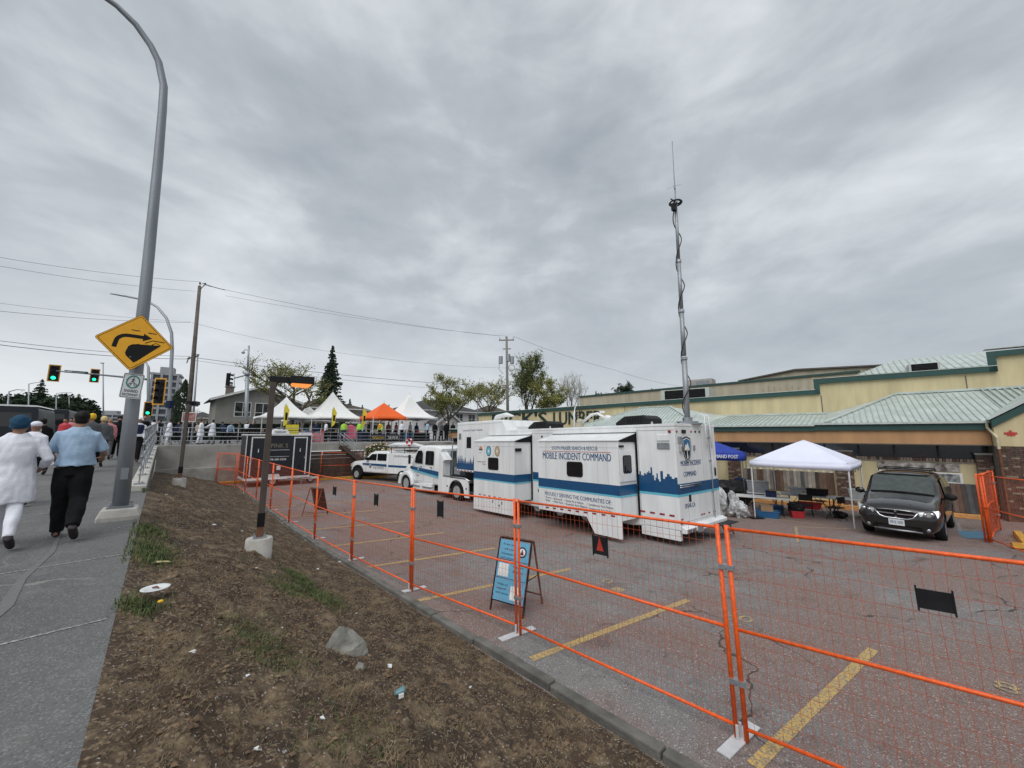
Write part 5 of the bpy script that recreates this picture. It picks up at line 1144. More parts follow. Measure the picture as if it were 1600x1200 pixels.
for y in (.3, 1.5, 2.7, 4.2): g.tube([(-.9, y, 2.35), (.9, y, 2.35)], .022, 6)
pp('ladder_rack', g, 'black_plastic')
g = M(); g.tube([(-.3, .2, 2.42), (-.25, 1.2, 2.5), (-.25, 2.9, 2.5), (-.3, 3.6, 2.42)], [.1, .3, .3, .1], 10, flat=.5); pp('stowed_tarp', g, 'sign_white', smooth='all')
lbn = thing('life_ring', 'red rescue ring standing on the pickup ladder rack', 'ring', pk.matrix_basis @ Vector((-.8, 1.2, 2.7)), 62)
g = M(); g.torus((0, 0, 0), .22, .06, (0, 1, 0), (0, 0, 1), 20, 8); part('ring', g, 'bin_red', lbn, 'all'); g = M(); [g.torus((0, 0, 0), .22, .064, (0, 1, 0), (0, 0, 1), 4, 8, a0=q, a1=q+.35) for q in (.5, 2.1, 3.7, 5.2)]; part('white_band', g, 'white_print', lbn)

# ------------------------------------------------------------------ black toilet trailer
tx, ty, _ = WW(27.0, 3.65); tt = thing('toilet_trailer', 'black washroom trailer with two white framed doors behind the orange fence', 'trailer', (tx, ty, lotz(27, 6)-.02), 42); tt.scale = (.83, 1, 1)
g = M(); g.box(0, 4.15, 0, 2.0, .55, 3.0); part('box', g, 'toilet_navy', tt, bevel=.02)
g = M(); g.box(-.04, 4.19, -.04, 2.04, 3.001, 3.08); g.box(-.03, 4.18, -.03, 2.03, .42, .549); part('white_trim', g, 'toilet_white', tt, bevel=.01)
for x in (-.02, 4.12): g = M(); g.box(x, x+.05, -.03, .02, .55, 3.0); part('corner_trim', g, 'toilet_white', tt)
for x, hs in ((.28, 1), (2.95, -1)):
    d = M(); d.box(x, x+.08, -.03, -.001, .62, 2.85); d.box(x+.85, x+.93, -.03, -.001, .62, 2.85); d.box(x, x+.93, -.03, -.001, 2.851, 2.93); part('door_frame', d, 'toilet_white', tt)
    g = M(); g.box(x+.081, x+.849, -.018, -.001, .62, 2.85); f = part('door', g, 'toilet_navy', tt)
    g = M(); g.box(x+.12 if hs > 0 else x+.75, x+.17 if hs > 0 else x+.8, -.06, -.019, 1.6, 1.7); part('handle', g, 'chrome', f)
    g = M(); g.ell((x+.46, -.02, 2.2), .03, .006, .03, 8, 5); g.prism([(x+.43, -.02, 2.02), (x+.49, -.02, 2.02), (x+.48, -.02, 2.16), (x+.44, -.02, 2.16)], (0, -.004, 0)); part('person_symbol', g, 'white_print', f)
    g = M(); g.box(x+.36, x+.58, -.022, -.0185, 1.0, 1.2); part('notice', g, 'black_plastic', f)
g = M(); g.text('PINK', (1.5, 0, 2.28), (1, 0, 0), (0, 0, 1), .26, width=.8, lift=.003); g.text('S', (2.42, 0, 2.28), (1, 0, 0), (0, 0, 1), .26, width=.16, lift=.003); part('lettering', g, K('faded_gold', (.22, .19, .14), .6), tt)
g = M(); g.box(1.38, 2.7, -.004, -.001, 2.13, 2.15); g.box(1.38, 2.7, -.004, -.001, 1.74, 1.755); g.text('778-385-5550', (1.42, 0, 1.52), (1, 0, 0), (0, 0, 1), .12, width=1.1, bold=.03, lift=.003); part('lettering', g, 'white_print', tt)
g = M(); g.box(1.95, 2.2, -.006, -.001, .95, 1.2); part('notice', g, 'white_print', tt)
g = M(); g.box(.1, 4.9, .1, .2, .30, .42); g.box(.1, 4.9, 1.8, 1.9, .30, .42); g.box(0, 2.6, -.28, -.03, .42, .46); part('chassis', g, 'toilet_white', tt)
for x in (1.5, 3.9): pass
t_ = M(); n = 24
def wheelx(par, x, y, z, r, w_):
    g = M(); g.rings([[(x+rr_*cos(2*pi*j/n), y-w_*o, z+rr_*sin(2*pi*j/n)) for j in range(n)] for rr_, o in ((r*.55, -.5), (r, -.4), (r, .4), (r*.9, .5), (r*.6, .5))], caps=False); t = part('wheel', g, 'rubber', par, smooth=True)
    g = M(); g.rings([[(x+rr_*cos(2*pi*j/n), y-w_*o, z+rr_*sin(2*pi*j/n)) for j in range(n)] for rr_, o in ((r*.6, .5), (r*.5, .38), (r*.15, .38), (r*.12, .52), (.01, .52))]); part('rim', g, 'toilet_white', t, smooth=True)
    for k in range(5): a = 2*pi*k/5; g = M(); g.bar((x+r*.1*cos(a), y-w_*.42, z+r*.1*sin(a)), (x+r*.52*cos(a), y-w_*.42, z+r*.52*sin(a)), .05, .05); part('spoke', g, 'toilet_white', t)
wheelx(tt, 1.75, -.02, .34, .34, .2); wheelx(tt, 4.35, .3, .3, .28, .18)
g = M(); g.prism([(1.25, -.14, .42), (1.4, -.14, .72), (2.1, -.14, .72), (2.25, -.14, .42)], (0, .14, 0)); part('mudguard', g, 'toilet_white', tt)
for x in (.15, 3.6): g = M(); g.box(x, x+.07, -.02, .05, 0.02, .42); part('jack_leg', g, 'steel', tt)
acu = thing('roof_aircon', 'white air conditioner on top of the black toilet trailer', 'air conditioner', tt.matrix_basis @ Vector((2.2, .7, 3.08)), 42)
g = M(); g.prism([(-.5, 0, 0), (-.42, 0, .26), (-.2, 0, .33), (.4, 0, .28), (.55, 0, 0)], (0, .7, 0)); part('shroud', g, 'toilet_white', acu, bevel=.04); g = M(); g.box(-.3, .3, -.01, -.001, .08, .2); part('grille', g, 'steel', acu)

# ------------------------------------------------------------------ dark SUV
suv = thing('dark_suv', 'dark brown-black SUV with chrome cross grille facing the camera', 'suv', (11.95-.0, 12.18, -1.36), 128.5); suv.scale = (.97, .97, 1.05)
def cp_(name, g, m, par=suv, **k): return part(name, g, m, par, **k)
# lateral half-section at stations along y (front axle at y=0, nose +): width low / belt / roof
def ring(y, zb, wl, zl, wb, zbelt, wt, zt, crown=.03):
    h = [(wl*.55, zb), (wl*.93, zb+.03), (wl, zl), (wb, (zl+zbelt)/2), (wb*.985, zbelt), (wt+(wb-wt)*.55, zbelt+(zt-zbelt)*.5), (wt, zt-(zt-zbelt)*.08), (wt*.8, zt), (wt*.4, zt+crown)]
    return [(x, y, z) for x, z in h]+[(0, y, zt+crown*1.2)]+[(-x, y, z) for x, z in reversed(h)]+[(0, y, zb-.005)]
st_ = [(1.00, .32, .48, .40, .60, .55, .50, .60, .01), (.93, .24, .72, .42, .80, .66, .66, .80, .02), (.80, .22, .84, .44, .90, .72, .76, .92, .03), (.4, .22, .90, .44, .93, .80, .80, 1.00, .04), (0, .24, .92, .44, .94, .88, .82, 1.05, .04), (-.42, .25, .92, .44, .94, .96, .85, 1.13, .04),
       (-.62, .25, .92, .44, .94, .99, .82, 1.20, .03), (-1.12, .25, .92, .44, .94, 1.02, .77, 1.63, .03), (-1.5, .25, .92, .44, .945, 1.03, .77, 1.70, .03), (-2.3, .25, .92, .44, .945, 1.04, .77, 1.72, .03), (-3.0, .25, .92, .44, .94, 1.05, .76, 1.70, .03), (-3.5, .28, .90, .46, .92, 1.06, .70, 1.62, .03), (-3.8, .34, .88, .5, .88, 1.06, .62, 1.35, .02), (-3.88, .4, .8, .55, .8, 1.0, .6, 1.1, .02)]
g = M(); g.rings([ring(*s_) for s_ in st_]); body = cp_('body', g, 'suv_paint', smooth='all')
sm = body.modifiers.new('sub', 'SUBSURF'); sm.levels = 1; sm.render_levels = 1
def cutcyl(o, x, y, z, r, w_):
    g = M(); n = 24; g.rings([[(xx, y+r*cos(2*pi*j/n), z+r*sin(2*pi*j/n)) for j in range(n)] for xx in (x-w_/2, x+w_/2)])
    c = part('cutter', g, 'black_matte'); c.parent = o.parent; c.matrix_parent_inverse = Matrix(); b = o.modifiers.new('b', 'BOOLEAN'); b.object = c; b.solver = 'EXACT'; return c
cs = [cutcyl(body, x, y, .36, .42, .7) for x in (-.92, .92) for y in (0, -2.89)]
bpy.context.view_layer.update(); dg = bpy.context.evaluated_depsgraph_get(); me = bpy.data.meshes.new_from_object(body.evaluated_get(dg)); body.modifiers.clear(); body.data = me
for c in cs: bpy.data.objects.remove(c)
me.polygons.foreach_set('use_smooth', [True]*len(me.polygons)); me.set_sharp_from_angle(angle=radians(35))
g = M(); g.box(-.8, .8, -3.5, .5, .3, .75); cp_('wheel_well', g, 'black_matte')
for sd in (-1, 1):
    for y in (0, -2.89): wheel(suv, sd*.80, y, .345, .345, .23, sd, rim='steel')
# windscreen follows the rake between bonnet and roof
g = M(); g.prism([(.74, -.50, 1.15), (.40, -.46, 1.18), (0, -.44, 1.19), (-.40, -.46, 1.18), (-.74, -.50, 1.15), (-.69, -1.10, 1.63), (0, -1.07, 1.67), (.69, -1.10, 1.63)], (0, .035, .03)); cp_('windscreen', g, 'suv_glass')
g = M(); g.tube([(.6, -.40, 1.15), (.1, -.42, 1.2), (-.45, -.40, 1.17)], .012, 5); cp_('wiper', g, 'black_plastic')
g = M(); g.box(-.6, .6, -1.10, -1.04, 1.66, 1.69); cp_('visor_band', g, 'black_plastic')
for sd in (-1, 1):
    def sx_(z): return sd*(.95-(z-1.0)*.245+.012)
    for pts in ([(-1.0, 1.06), (-1.35, 1.56), (-1.75, 1.58), (-1.75, 1.06)], [(-1.83, 1.06), (-1.83, 1.585), (-2.6, 1.58), (-2.6, 1.07)], [(-2.68, 1.08), (-2.68, 1.57), (-3.2, 1.52), (-3.45, 1.12)]):
        g = M(); g.prism([(sx_(z), y, z) for y, z in pts], (sd*.006, 0, 0)); cp_('side_window', g, 'glass_dark')
    g = M(); g.ell((sd*1.06, -.72, 1.13), .13, .07, .095, 12, 8); g.bar((sd*.9, -.78, 1.06), (sd*1.0, -.74, 1.1), .05); cp_('mirror', g, 'black_plastic' if sd < 0 else 'suv_paint', smooth=True)
    g = M(); g.prism([(sd*.50, .945, .70), (sd*.47, .935, .80), (sd*.68, .86, .86), (sd*.875, .70, .88), (sd*.90, .68, .80), (sd*.86, .80, .705), (sd*.7, .89, .69)], (0, .02, .0)); h = cp_('headlight', g, 'headlight', bevel=.004)
    g = M(); g.ell((sd*.73, .88, .775), .06, .03, .05, 12, 6); g.ell((sd*.6, .93, .76), .045, .03, .04, 12, 6); part('reflector', g, 'chrome', h, smooth=True)
    g = M(); g.ell((sd*.63, .93, .36), .055, .025, .05, 12, 6); cp_('fog_lamp', g, 'steel', smooth=True)
    g = M(); g.tube([(sd*.62, -1.4, 1.73), (sd*.62, -1.5, 1.79), (sd*.62, -3.0, 1.78), (sd*.62, -3.1, 1.71)], .016, 6); cp_('roof_rail', g, 'black_plastic')
for y in (-1.7, -2.7): g = M(); g.tube([(-.66, y, 1.81), (.66, y, 1.81)], .018, 6); cp_('roof_bar', g, 'black_plastic')
g = M(); gp = [(-.44, .82), (.44, .82), (.46, .78), (.36, .64), (.24, .60), (-.24, .60), (-.36, .64), (-.46, .78)]
def gy(x): return 1.008-.14*x*x
g.prism([(x, gy(x)-.03, z) for x, z in gp], (0, .03, 0)); gr = cp_('grille', g, 'black_matte')
g = M(); fr = [(x, gy(x)+.015, z) for x, z in gp]; g.tube([fr[7], fr[6], fr[5], fr[4], fr[3], fr[2]], .021, 6); part('chrome_surround', g, 'chrome', gr, 'all')
g = M(); g.tube([(-.44, gy(.44)+.012, .805), (-.2, gy(.2)+.012, .825), (0, 1.02, .828), (.2, gy(.2)+.012, .825), (.44, gy(.44)+.012, .805)], .012, 6); part('chrome_strip', g, 'chrome', gr, 'all')
g = M(); g.bar((-.42, gy(.42)+.012, .725), (-.03, 1.02, .72), .014, .03); g.bar((.42, gy(.42)+.012, .725), (.03, 1.02, .72), .014, .03); g.bar((0, 1.02, .60), (0, 1.02, .82), .05, .014, up=(0, 1, 0)); part('chrome_cross', g, 'chrome', gr)
g = M(); g.box(-.03, .03, 1.028, 1.034, .66, .77); part('emblem', g, 'black_plastic', gr)
g = M(); g.prism([(-.55, .93, .30), (.55, .93, .30), (.5, .97, .42), (-.5, .97, .42)], (0, .03, 0)); cp_('lower_intake', g, 'black_matte')
g = M(); g.tube([(-.52, .94, .285), (0, .99, .28), (.52, .94, .285)], .028, 6); cp_('skid_trim', g, 'steel', smooth='all')
g = M(); g.box(-.17, .17, 1.015, 1.03, .415, .575); pt_ = cp_('number_plate', g, 'sign_white'); g = M(); g.text('WV3 10W', (.14, 1.03, .455), (-1, 0, 0), (0, 0, 1), .085, width=.28, bold=.03, lift=.002); part('lettering', g, 'blue_print', pt_)
g = M(); [g.box(sd*.4-.004, sd*.4+.004, -.3, .7, 1.03, 1.05) for sd in (-1, 1)] if False else g.tube([(-.3, .72, .965), (-.42, -.35, 1.13)], .004, 4); g.tube([(.3, .72, .965), (.42, -.35, 1.13)], .004, 4); cp_('bonnet_crease', g, 'suv_paint')
# ------------------------------------------------------------------ things in front of the store
def pop_up(name, label, cat, fl, fr, depth_dir, depth, z, zleg, valance, peak, key, legkey='pop_white', over=.0):
    fl, fr, dd = Vector((*fl, z)), Vector((*fr, z)), Vector((*depth_dir, 0)).normalized()*depth
    r = thing(name, label, cat, fl, 0); loc = lambda v: v-fl
    cs = [fl, fr, fr+dd, fl+dd]; ctr = sum(cs, Vector())/4; up = Vector((0, 0, 1))
    for c in cs:
        g = M(); q = loc(c); g.tube([q, q+up*(zleg*.5)], .018, 4); part('leg', g, legkey, r)
        g = M(); g.tube([q+up*(zleg*.5+.002), q+up*(zleg+.05)], .024, 4); part('leg', g, legkey, r)
        g = M(); g.box(q.x-.2, q.x+.25, q.y-.2, q.y+.15, -.0, .02); part('foot_weight', g, 'black_plastic', r)
    g = M(); n = 8; P = []
    for ring_ in range(7):
        t = ring_/6; row = []
        for e in range(4):
            a, b = cs[e], cs[(e+1) % 4]
            for k in range(n):
                q = a.lerp(b, k/n); q = ctr+(q-ctr)*(1.03*(1-t)); zz = zleg+(peak-zleg)*(1-(1-t)**1.05)*1.0-.04*sin(pi*k/n)*(1-t)*(t+.5)
                row.append(loc(Vector((q.x, q.y, z+zz))))
        P.append(row)
    g.rings([[v-up*valance for v in P[0]], P[0]], caps=False); g.rings(P, caps=False); g.poly(P[-1])
    o = part('canopy', g, key, r, smooth=True); so = o.modifiers.new('t', 'SOLIDIFY'); so.thickness = .012
    g = M()
    for e in range(4):
        a, b = loc(cs[e])+up*(zleg-.05), loc(cs[(e+1) % 4])+up*(zleg-.05); k = 4
        for i in range(k):
            p, q = a.lerp(b, i/k), a.lerp(b, (i+1)/k); g.bar(p+up*(-.28 if i % 2 else 0), q+up*(0 if i % 2 else -.28), .012); g.bar(p+up*(0 if i % 2 else -.28), q+up*(-.28 if i % 2 else 0), .012)
    part('scissor_frame', g, 'steel', r)
    return r
wc = pop_up('canopy_tent', 'white square pop-up canopy over folding tables in front of the store', 'canopy', (9.25, 15.1), (11.35, 13.2), (.74, .67), 2.95, -1.45, 2.12, .2, 2.93, 'canopy_white')
bc = pop_up('canopy_tent', 'blue pop-up canopy with white print behind the trailer rear', 'canopy', (9.2, 20.6), (11.45, 19.1), (-.6, -.8), 1.3, -1.62, 2.42, .32, 3.0, 'canopy_blue', 'steel')
g = M(); d = Vector((11.45-9.2, 19.1-20.6, 0)).normalized(); g.text('COMMAND POST', Vector((-.78, -1.04, 2.20))+d*1.2-Vector((.02, .03, 0)), d, (0, 0, 1), .17, width=1.35, bold=.04, lift=.04); part('lettering', g, 'white_print', bc)
def folding_table(label, loc, rot, w_=1.8, d_=.75, h=.74):
    r = thing('folding_table', label, 'table', loc, rot, 'white folding tables below the canopy')
    g = M(); g.box(-w_/2, w_/2, -d_/2, d_/2, h-.04, h); part('tabletop', g, 'table_white', r, bevel=.01)
    for x in (-w_*.36, w_*.36):
        g = M(); g.tube([(x, -d_*.4, 0), (x, -d_*.36, h-.04)], .014, 6); g.tube([(x, d_*.4, 0), (x, d_*.36, h-.04)], .014, 6); g.tube([(x, -d_*.38, .2), (x, d_*.38, .2)], .01, 5); g.tube([(x, 0, .2), (x*.5, 0, h-.04)], .01, 5); part('leg', g, 'black_plastic', r)
    return r
gz = lambda x, y: lotz(x*LX+y*LY, x*RX+y*RY)
folding_table('white folding table at the left below the canopy with small things on it', (9.95, 15.7, gz(9.95, 15.7)), -30)
folding_table('white folding table in the middle below the canopy with a black case', (12.1, 16.1, gz(12.1, 16.1)), -38)
folding_table('white folding table at the right below the canopy beside the SUV', (12.9, 15.0, gz(12.9, 15.0)), -42, 1.5)
folding_table('small white table behind the left one with a grey bin', (10.9, 17.1, gz(10.9, 17.1)), -30, 1.2)
def tub(name, label, cat, loc, rot, w_, d_, h, key, taper=.85, lid=None):
    r = thing(name, label, cat, loc, rot)
    P = lambda k, z: [(a*k*w_/2, b*k*d_/2, z) for a, b in ((-1,-1),(1,-1),(1,1),(-1,1))]
    g = M(); g.rings([P(taper, 0), P(1, h), P(1.06, h), P(1.06, h+.02), P(.95, h+.02), P(taper*.93, .03)]); part('tub', g, key, r, bevel=.01)
    if lid: g = M(); g.rings([P(1.05, h+.022), P(1.0, h+.05)]); part('lid', g, lid, r)
    return r
tz = lambda x, y: gz(x, y)+.742
tub('storage_tub', 'clear plastic tub on the middle table left of the black case', 'storage tub', (11.75, 16.3, tz(12.1, 16.1)), -38, .45, .32, .25, 'bin_clear', lid='bin_clear')
tub('storage_tub', 'clear plastic tub on the right table nearest the SUV', 'storage tub', (13.15, 14.95, tz(12.9, 15)), -42, .6, .4, .3, 'bin_clear', lid='bin_clear')
tub('equipment_case', 'black equipment case on the middle table', 'case', (12.35, 15.95, tz(12.1, 16.1)), -38, .7, .35, .22, 'black_plastic', .97, lid='black_plastic')
tub('grey_bin', 'grey storage bin on the small rear table', 'storage tub', (10.75, 17.2, tz(10.9, 17.1)), -30, .8, .5, .45, 'bin_grey', .95)
tub('gear_bag', 'small dark bag on the left table', 'bag', (10.25, 15.6, tz(9.95, 15.7)), -30, .35, .25, .2, 'cloth_navy', 1)
tub('paper_stack', 'white papers on the left end of the middle table', 'papers', (11.45, 16.55, tz(12.1, 16.1)), -30, .3, .22, .03, 'sign_white', 1)
tub('blue_tub', 'large low blue tub on the asphalt beside the left canopy leg', 'storage tub', (9.85, 15.3, gz(9.8, 15.3)), -30, .75, .5, .24, 'bin_blue')
tub('blue_box', 'smaller blue tub standing behind the large low blue one', 'storage tub', (10.75, 16.1, gz(10.7, 16.1)), -30, .45, .35, .3, 'bin_blue', lid='bin_blue')
tub('cardboard_box', 'brown cardboard box inside the blue tub', 'box', (9.85, 15.35, gz(9.85, 15.35)+.2), -20, .4, .3, .25, K('cardboard', (.30, .20, .12), .9), 1)
tub('red_cooler', 'red tub hanging below the middle table', 'storage tub', (12.05, 16.0, gz(12.05, 16)+.22), -38, .75, .4, .22, 'bin_red')
tub('red_bucket', 'red tub with a black rubbish bag, on the asphalt below the table', 'bucket', (10.95, 15.25, gz(10.9, 15.2)), -20, .42, .4, .24, 'bin_red')
ico('rubbish_bag', (10.95, 15.27, gz(10.9, 15.2)+.37), .27, .24, .22, 'black_plastic', 3, .5, 3, label='black rubbish bag bulging out of the red tub', cat='bag')
ico('rubbish_bag', (12.45, 15.05, gz(12.4, 15)+.13), .2, .18, .16, 'black_plastic', 9, .6, 3, label='small black bag on the asphalt below the right table', cat='bag')
ico('plastic_bag', (8.72, 15.35, gz(8.7, 15.3)+.38), .30, .26, .42, 'poly', 5, .9, 4, label='crumpled clear plastic wrap heap right of the trailer rear', cat='plastic wrap')
ico('plastic_bag', (8.35, 15.9, gz(8.3, 15.9)+.45), .2, .25, .5, 'poly', 8, .8, 4, label='tall clear plastic sack close behind the trailer rear corner', cat='plastic wrap')
ico('tarp_heap', (10.2, 18.6, gz(10.2, 18.6)+.5), 1.0, .6, .62, 'black_plastic', 2, .6, 3, label='heap of black covered gear behind the plastic wrap', cat='heap')
ico('tarp_heap', (11.9, 20.0, gz(11.9, 20)+.45), .8, .5, .6, 'cloth_navy', 6, .6, 3, label='dark covered stack beside the brick pier', cat='heap')
def fold_chair(label, loc, rot):
    r = thing('folding_chair', label, 'chair', loc, rot, 'dark folding chairs by the tables')
    g = M(); g.box(-.22, .22, -.2, .2, .43, .46); part('seat', g, 'black_plastic', r, bevel=.01)
    g = M(); g.box(-.21, .21, .19, .215, .62, .85); part('backrest', g, 'black_plastic', r, bevel=.01)
    for x in (-.21, .21):
        g = M(); g.tube([(x, -.22, 0), (x, .2, .86)], .012, 6); part('leg', g, 'black_plastic', r); g = M(); g.tube([(x*.94, .25, 0), (x*.94, -.14, .45)], .012, 6); part('leg', g, 'black_plastic', r)
    return r
fold_chair('dark folding chair at the right table end', (12.05, 14.75, gz(12, 14.7)), 200); fold_chair('dark folding chair below the middle of the tables', (11.5, 15.5, gz(11.5, 15.5)), 150); fold_chair('dark folding chair in front of the longest timber', (12.9, 16.6, gz(12.9, 16.6)), 30)
def stop(label, s, p, rot, l):
    g = M(); g.prism([(-l/2, -.1, 0), (-l/2, .1, 0), (-l/2, .075, .13), (-l/2, -.075, .13)], (l, 0, 0)); o = part('parking_stop', g, 'curb_yellow', bevel=.015); x, y, z = WW(s, p, lotz(s, p)+.005); o.location = (x, y, z); o.rotation_euler = (0, 0, radians(rot)); tag(o, label, 'parking stop', 'yellow parking stops by the brick entrance')
stop('yellow parking stop pointing away from the camera behind the right fence', -1.25, 18.4, 42, 2.0); stop('yellow parking stop at the very right edge', -1.75, 17.0, -40, 1.6)

# sandwich boards
def aframe(label, loc, rot, front, w_=.62, h=1.08):
    r = thing('sandwich_board', label, 'sandwich board', loc, rot, 'sandwich boards in the lot')
    for sgn in (-1, 1):
        g = M()
        A = [Vector((x, sgn*.33, 0)) for x in (-w_/2, w_/2)]; B = [Vector((x, sgn*.03, h)) for x in (-w_/2, w_/2)]
        for a, b in zip(A, B): g.bar(a, b, .025)
        g.bar(B[0], B[1], .025); k = .14; g.bar(A[0].lerp(B[0], k), A[1].lerp(B[1], k), .02)
        part('frame', g, 'rust' if sgn > 0 else 'black_plastic', r)
    for x in (-w_/2+.01, w_/2-.01): g = M(); g.bar((x, -.18, .5), (x, .18, .5), .012); part('spreader', g, 'black_plastic', r)
    a = Vector((-w_/2+.02, -.33+.3*.15-.012, h*.15)); u = Vector((0, .30*.83, h*.83)); R_ = Vector((w_-.04, 0, 0)); n_ = Vector((0, -h, .3)).normalized()
    g = M(); g.prism([a, a+R_, a+R_+u, a+u], n_*.006); f = part('poster', g, 'poster_blue' if front else 'black_plastic', r)
    un = u.normalized(); L_ = u.length
    if front:
        g = M(); [g.prism([a+un*L_*q+n_*.007, a+un*L_*q+R_+n_*.007, a+un*(L_*q+.008)+R_+n_*.007, a+un*(L_*q+.008)+n_*.007], n_*.001) for q in (.36, .66)]; part('rule', g, 'ink', f)
        def wb(x, y, s_): g = M(); o = a+R_*x+un*L_*y+n_*.0072; g.prism([o, o+Vector((s_, 0, 0)), o+Vector((s_, 0, 0))+un*s_, o+un*s_], n_*.001); part('white_patch', g, 'white_print', f)
        wb(.06, .39, .2); wb(.55, .05, .2)
        o = a+R_*.78+un*L_*.83+n_*.0072; g = M(); g.prism([o+Vector((.085*cos(2*pi*k/20), 0, 0))+un*.085*sin(2*pi*k/20) for k in range(20)], n_*.0012); g.prism([o+n_*.0014+Vector((.06*cos(2*pi*k/20), 0, 0))+un*.06*sin(2*pi*k/20) for k in range(20)], n_*.0012, 1); g.prism([o+n_*.0028+Vector((.035*x, 0, 0))+un*.05*y for x, y in ((-1, -.8), (1, -.8), (0, 1))], n_*.0012); part('emblem', g, ['ink', 'white_print'], f)
        g = M()
        for t_, x, y, w2 in (('Free to', .12, .91, .22), ('all our', .18, .83, .2), ('Volunteers', .08, .75, .27), ('and visitors', .08, .68, .27), ('Scan to', .55, .56, .2), ('donate', .55, .48, .2), ('Help us', .1, .25, .2), ('search', .1, .18, .18), ('and rescue', .08, .11, .24), ('', 0, 0, 0)):
            if t_: g.text(t_, a+R_*x+un*L_*y+n_*.0065, (1, 0, 0), un, .032, width=w2, bold=.02, lift=.0015)
        part('lettering', g, 'ink', f)
    return r
x, y, z = WW(5.05, 4.68, lotz(5, 4.7)+.01); aframe('blue poster sandwich board with white squares behind the orange fence', (x, y, z), -32, True)
x, y, z = WW(16.5, 4.65, lotz(16.5, 4.6)+.01); aframe('small dark sandwich board seen from behind further along the fence', (x, y, z), 160, False, .6, 1.0)

# ------------------------------------------------------------------ people
TS = bpy.data.scenes.new('workbench')
def remesh(name, g, mats, parent, voxel, folds=0.0, fs=9.0, seed=0, smooth_it=2, label=None):
    me = bpy.data.meshes.new(name); me.from_pydata(g.v, [], g.f); me.update()
    o = bpy.data.objects.new(name, me); C.objects.link(o)
    m = o.modifiers.new('r', 'REMESH'); m.mode = 'VOXEL'; m.voxel_size = voxel; m.use_smooth_shade = True
    if smooth_it: k = o.modifiers.new('s', 'SMOOTH'); k.factor = .5; k.iterations = smooth_it
    C.objects.unlink(o); TS.collection.objects.link(o); TS.view_layers[0].update(); me2 = bpy.data.meshes.new_from_object(o.evaluated_get(TS.view_layers[0].depsgraph)); TS.collection.objects.unlink(o); C.objects.link(o); o.modifiers.clear(); o.data = me2; bpy.data.meshes.remove(me)
    if folds:
        for v in me2.vertices:
            q = Vector((v.co.x*fs, v.co.y*fs, v.co.z*fs*.45+seed)); v.co += v.normal*(noise.noise(q)+.5*noise.noise(q*2.3))*folds
    me2.materials.clear()
    for q in (mats if isinstance(mats, (list, tuple)) else [mats]): me2.materials.append(MT[q])
    me2.polygons.foreach_set('use_smooth', [True]*len(me2.polygons))
    o.parent = parent
    if label: o['label'] = label
    return o
def ering(c, rx, ry, z, n=16): return [(c[0]+rx*cos(2*pi*k/n), c[1]+ry*sin(2*pi*k/n), z) for k in range(n)]
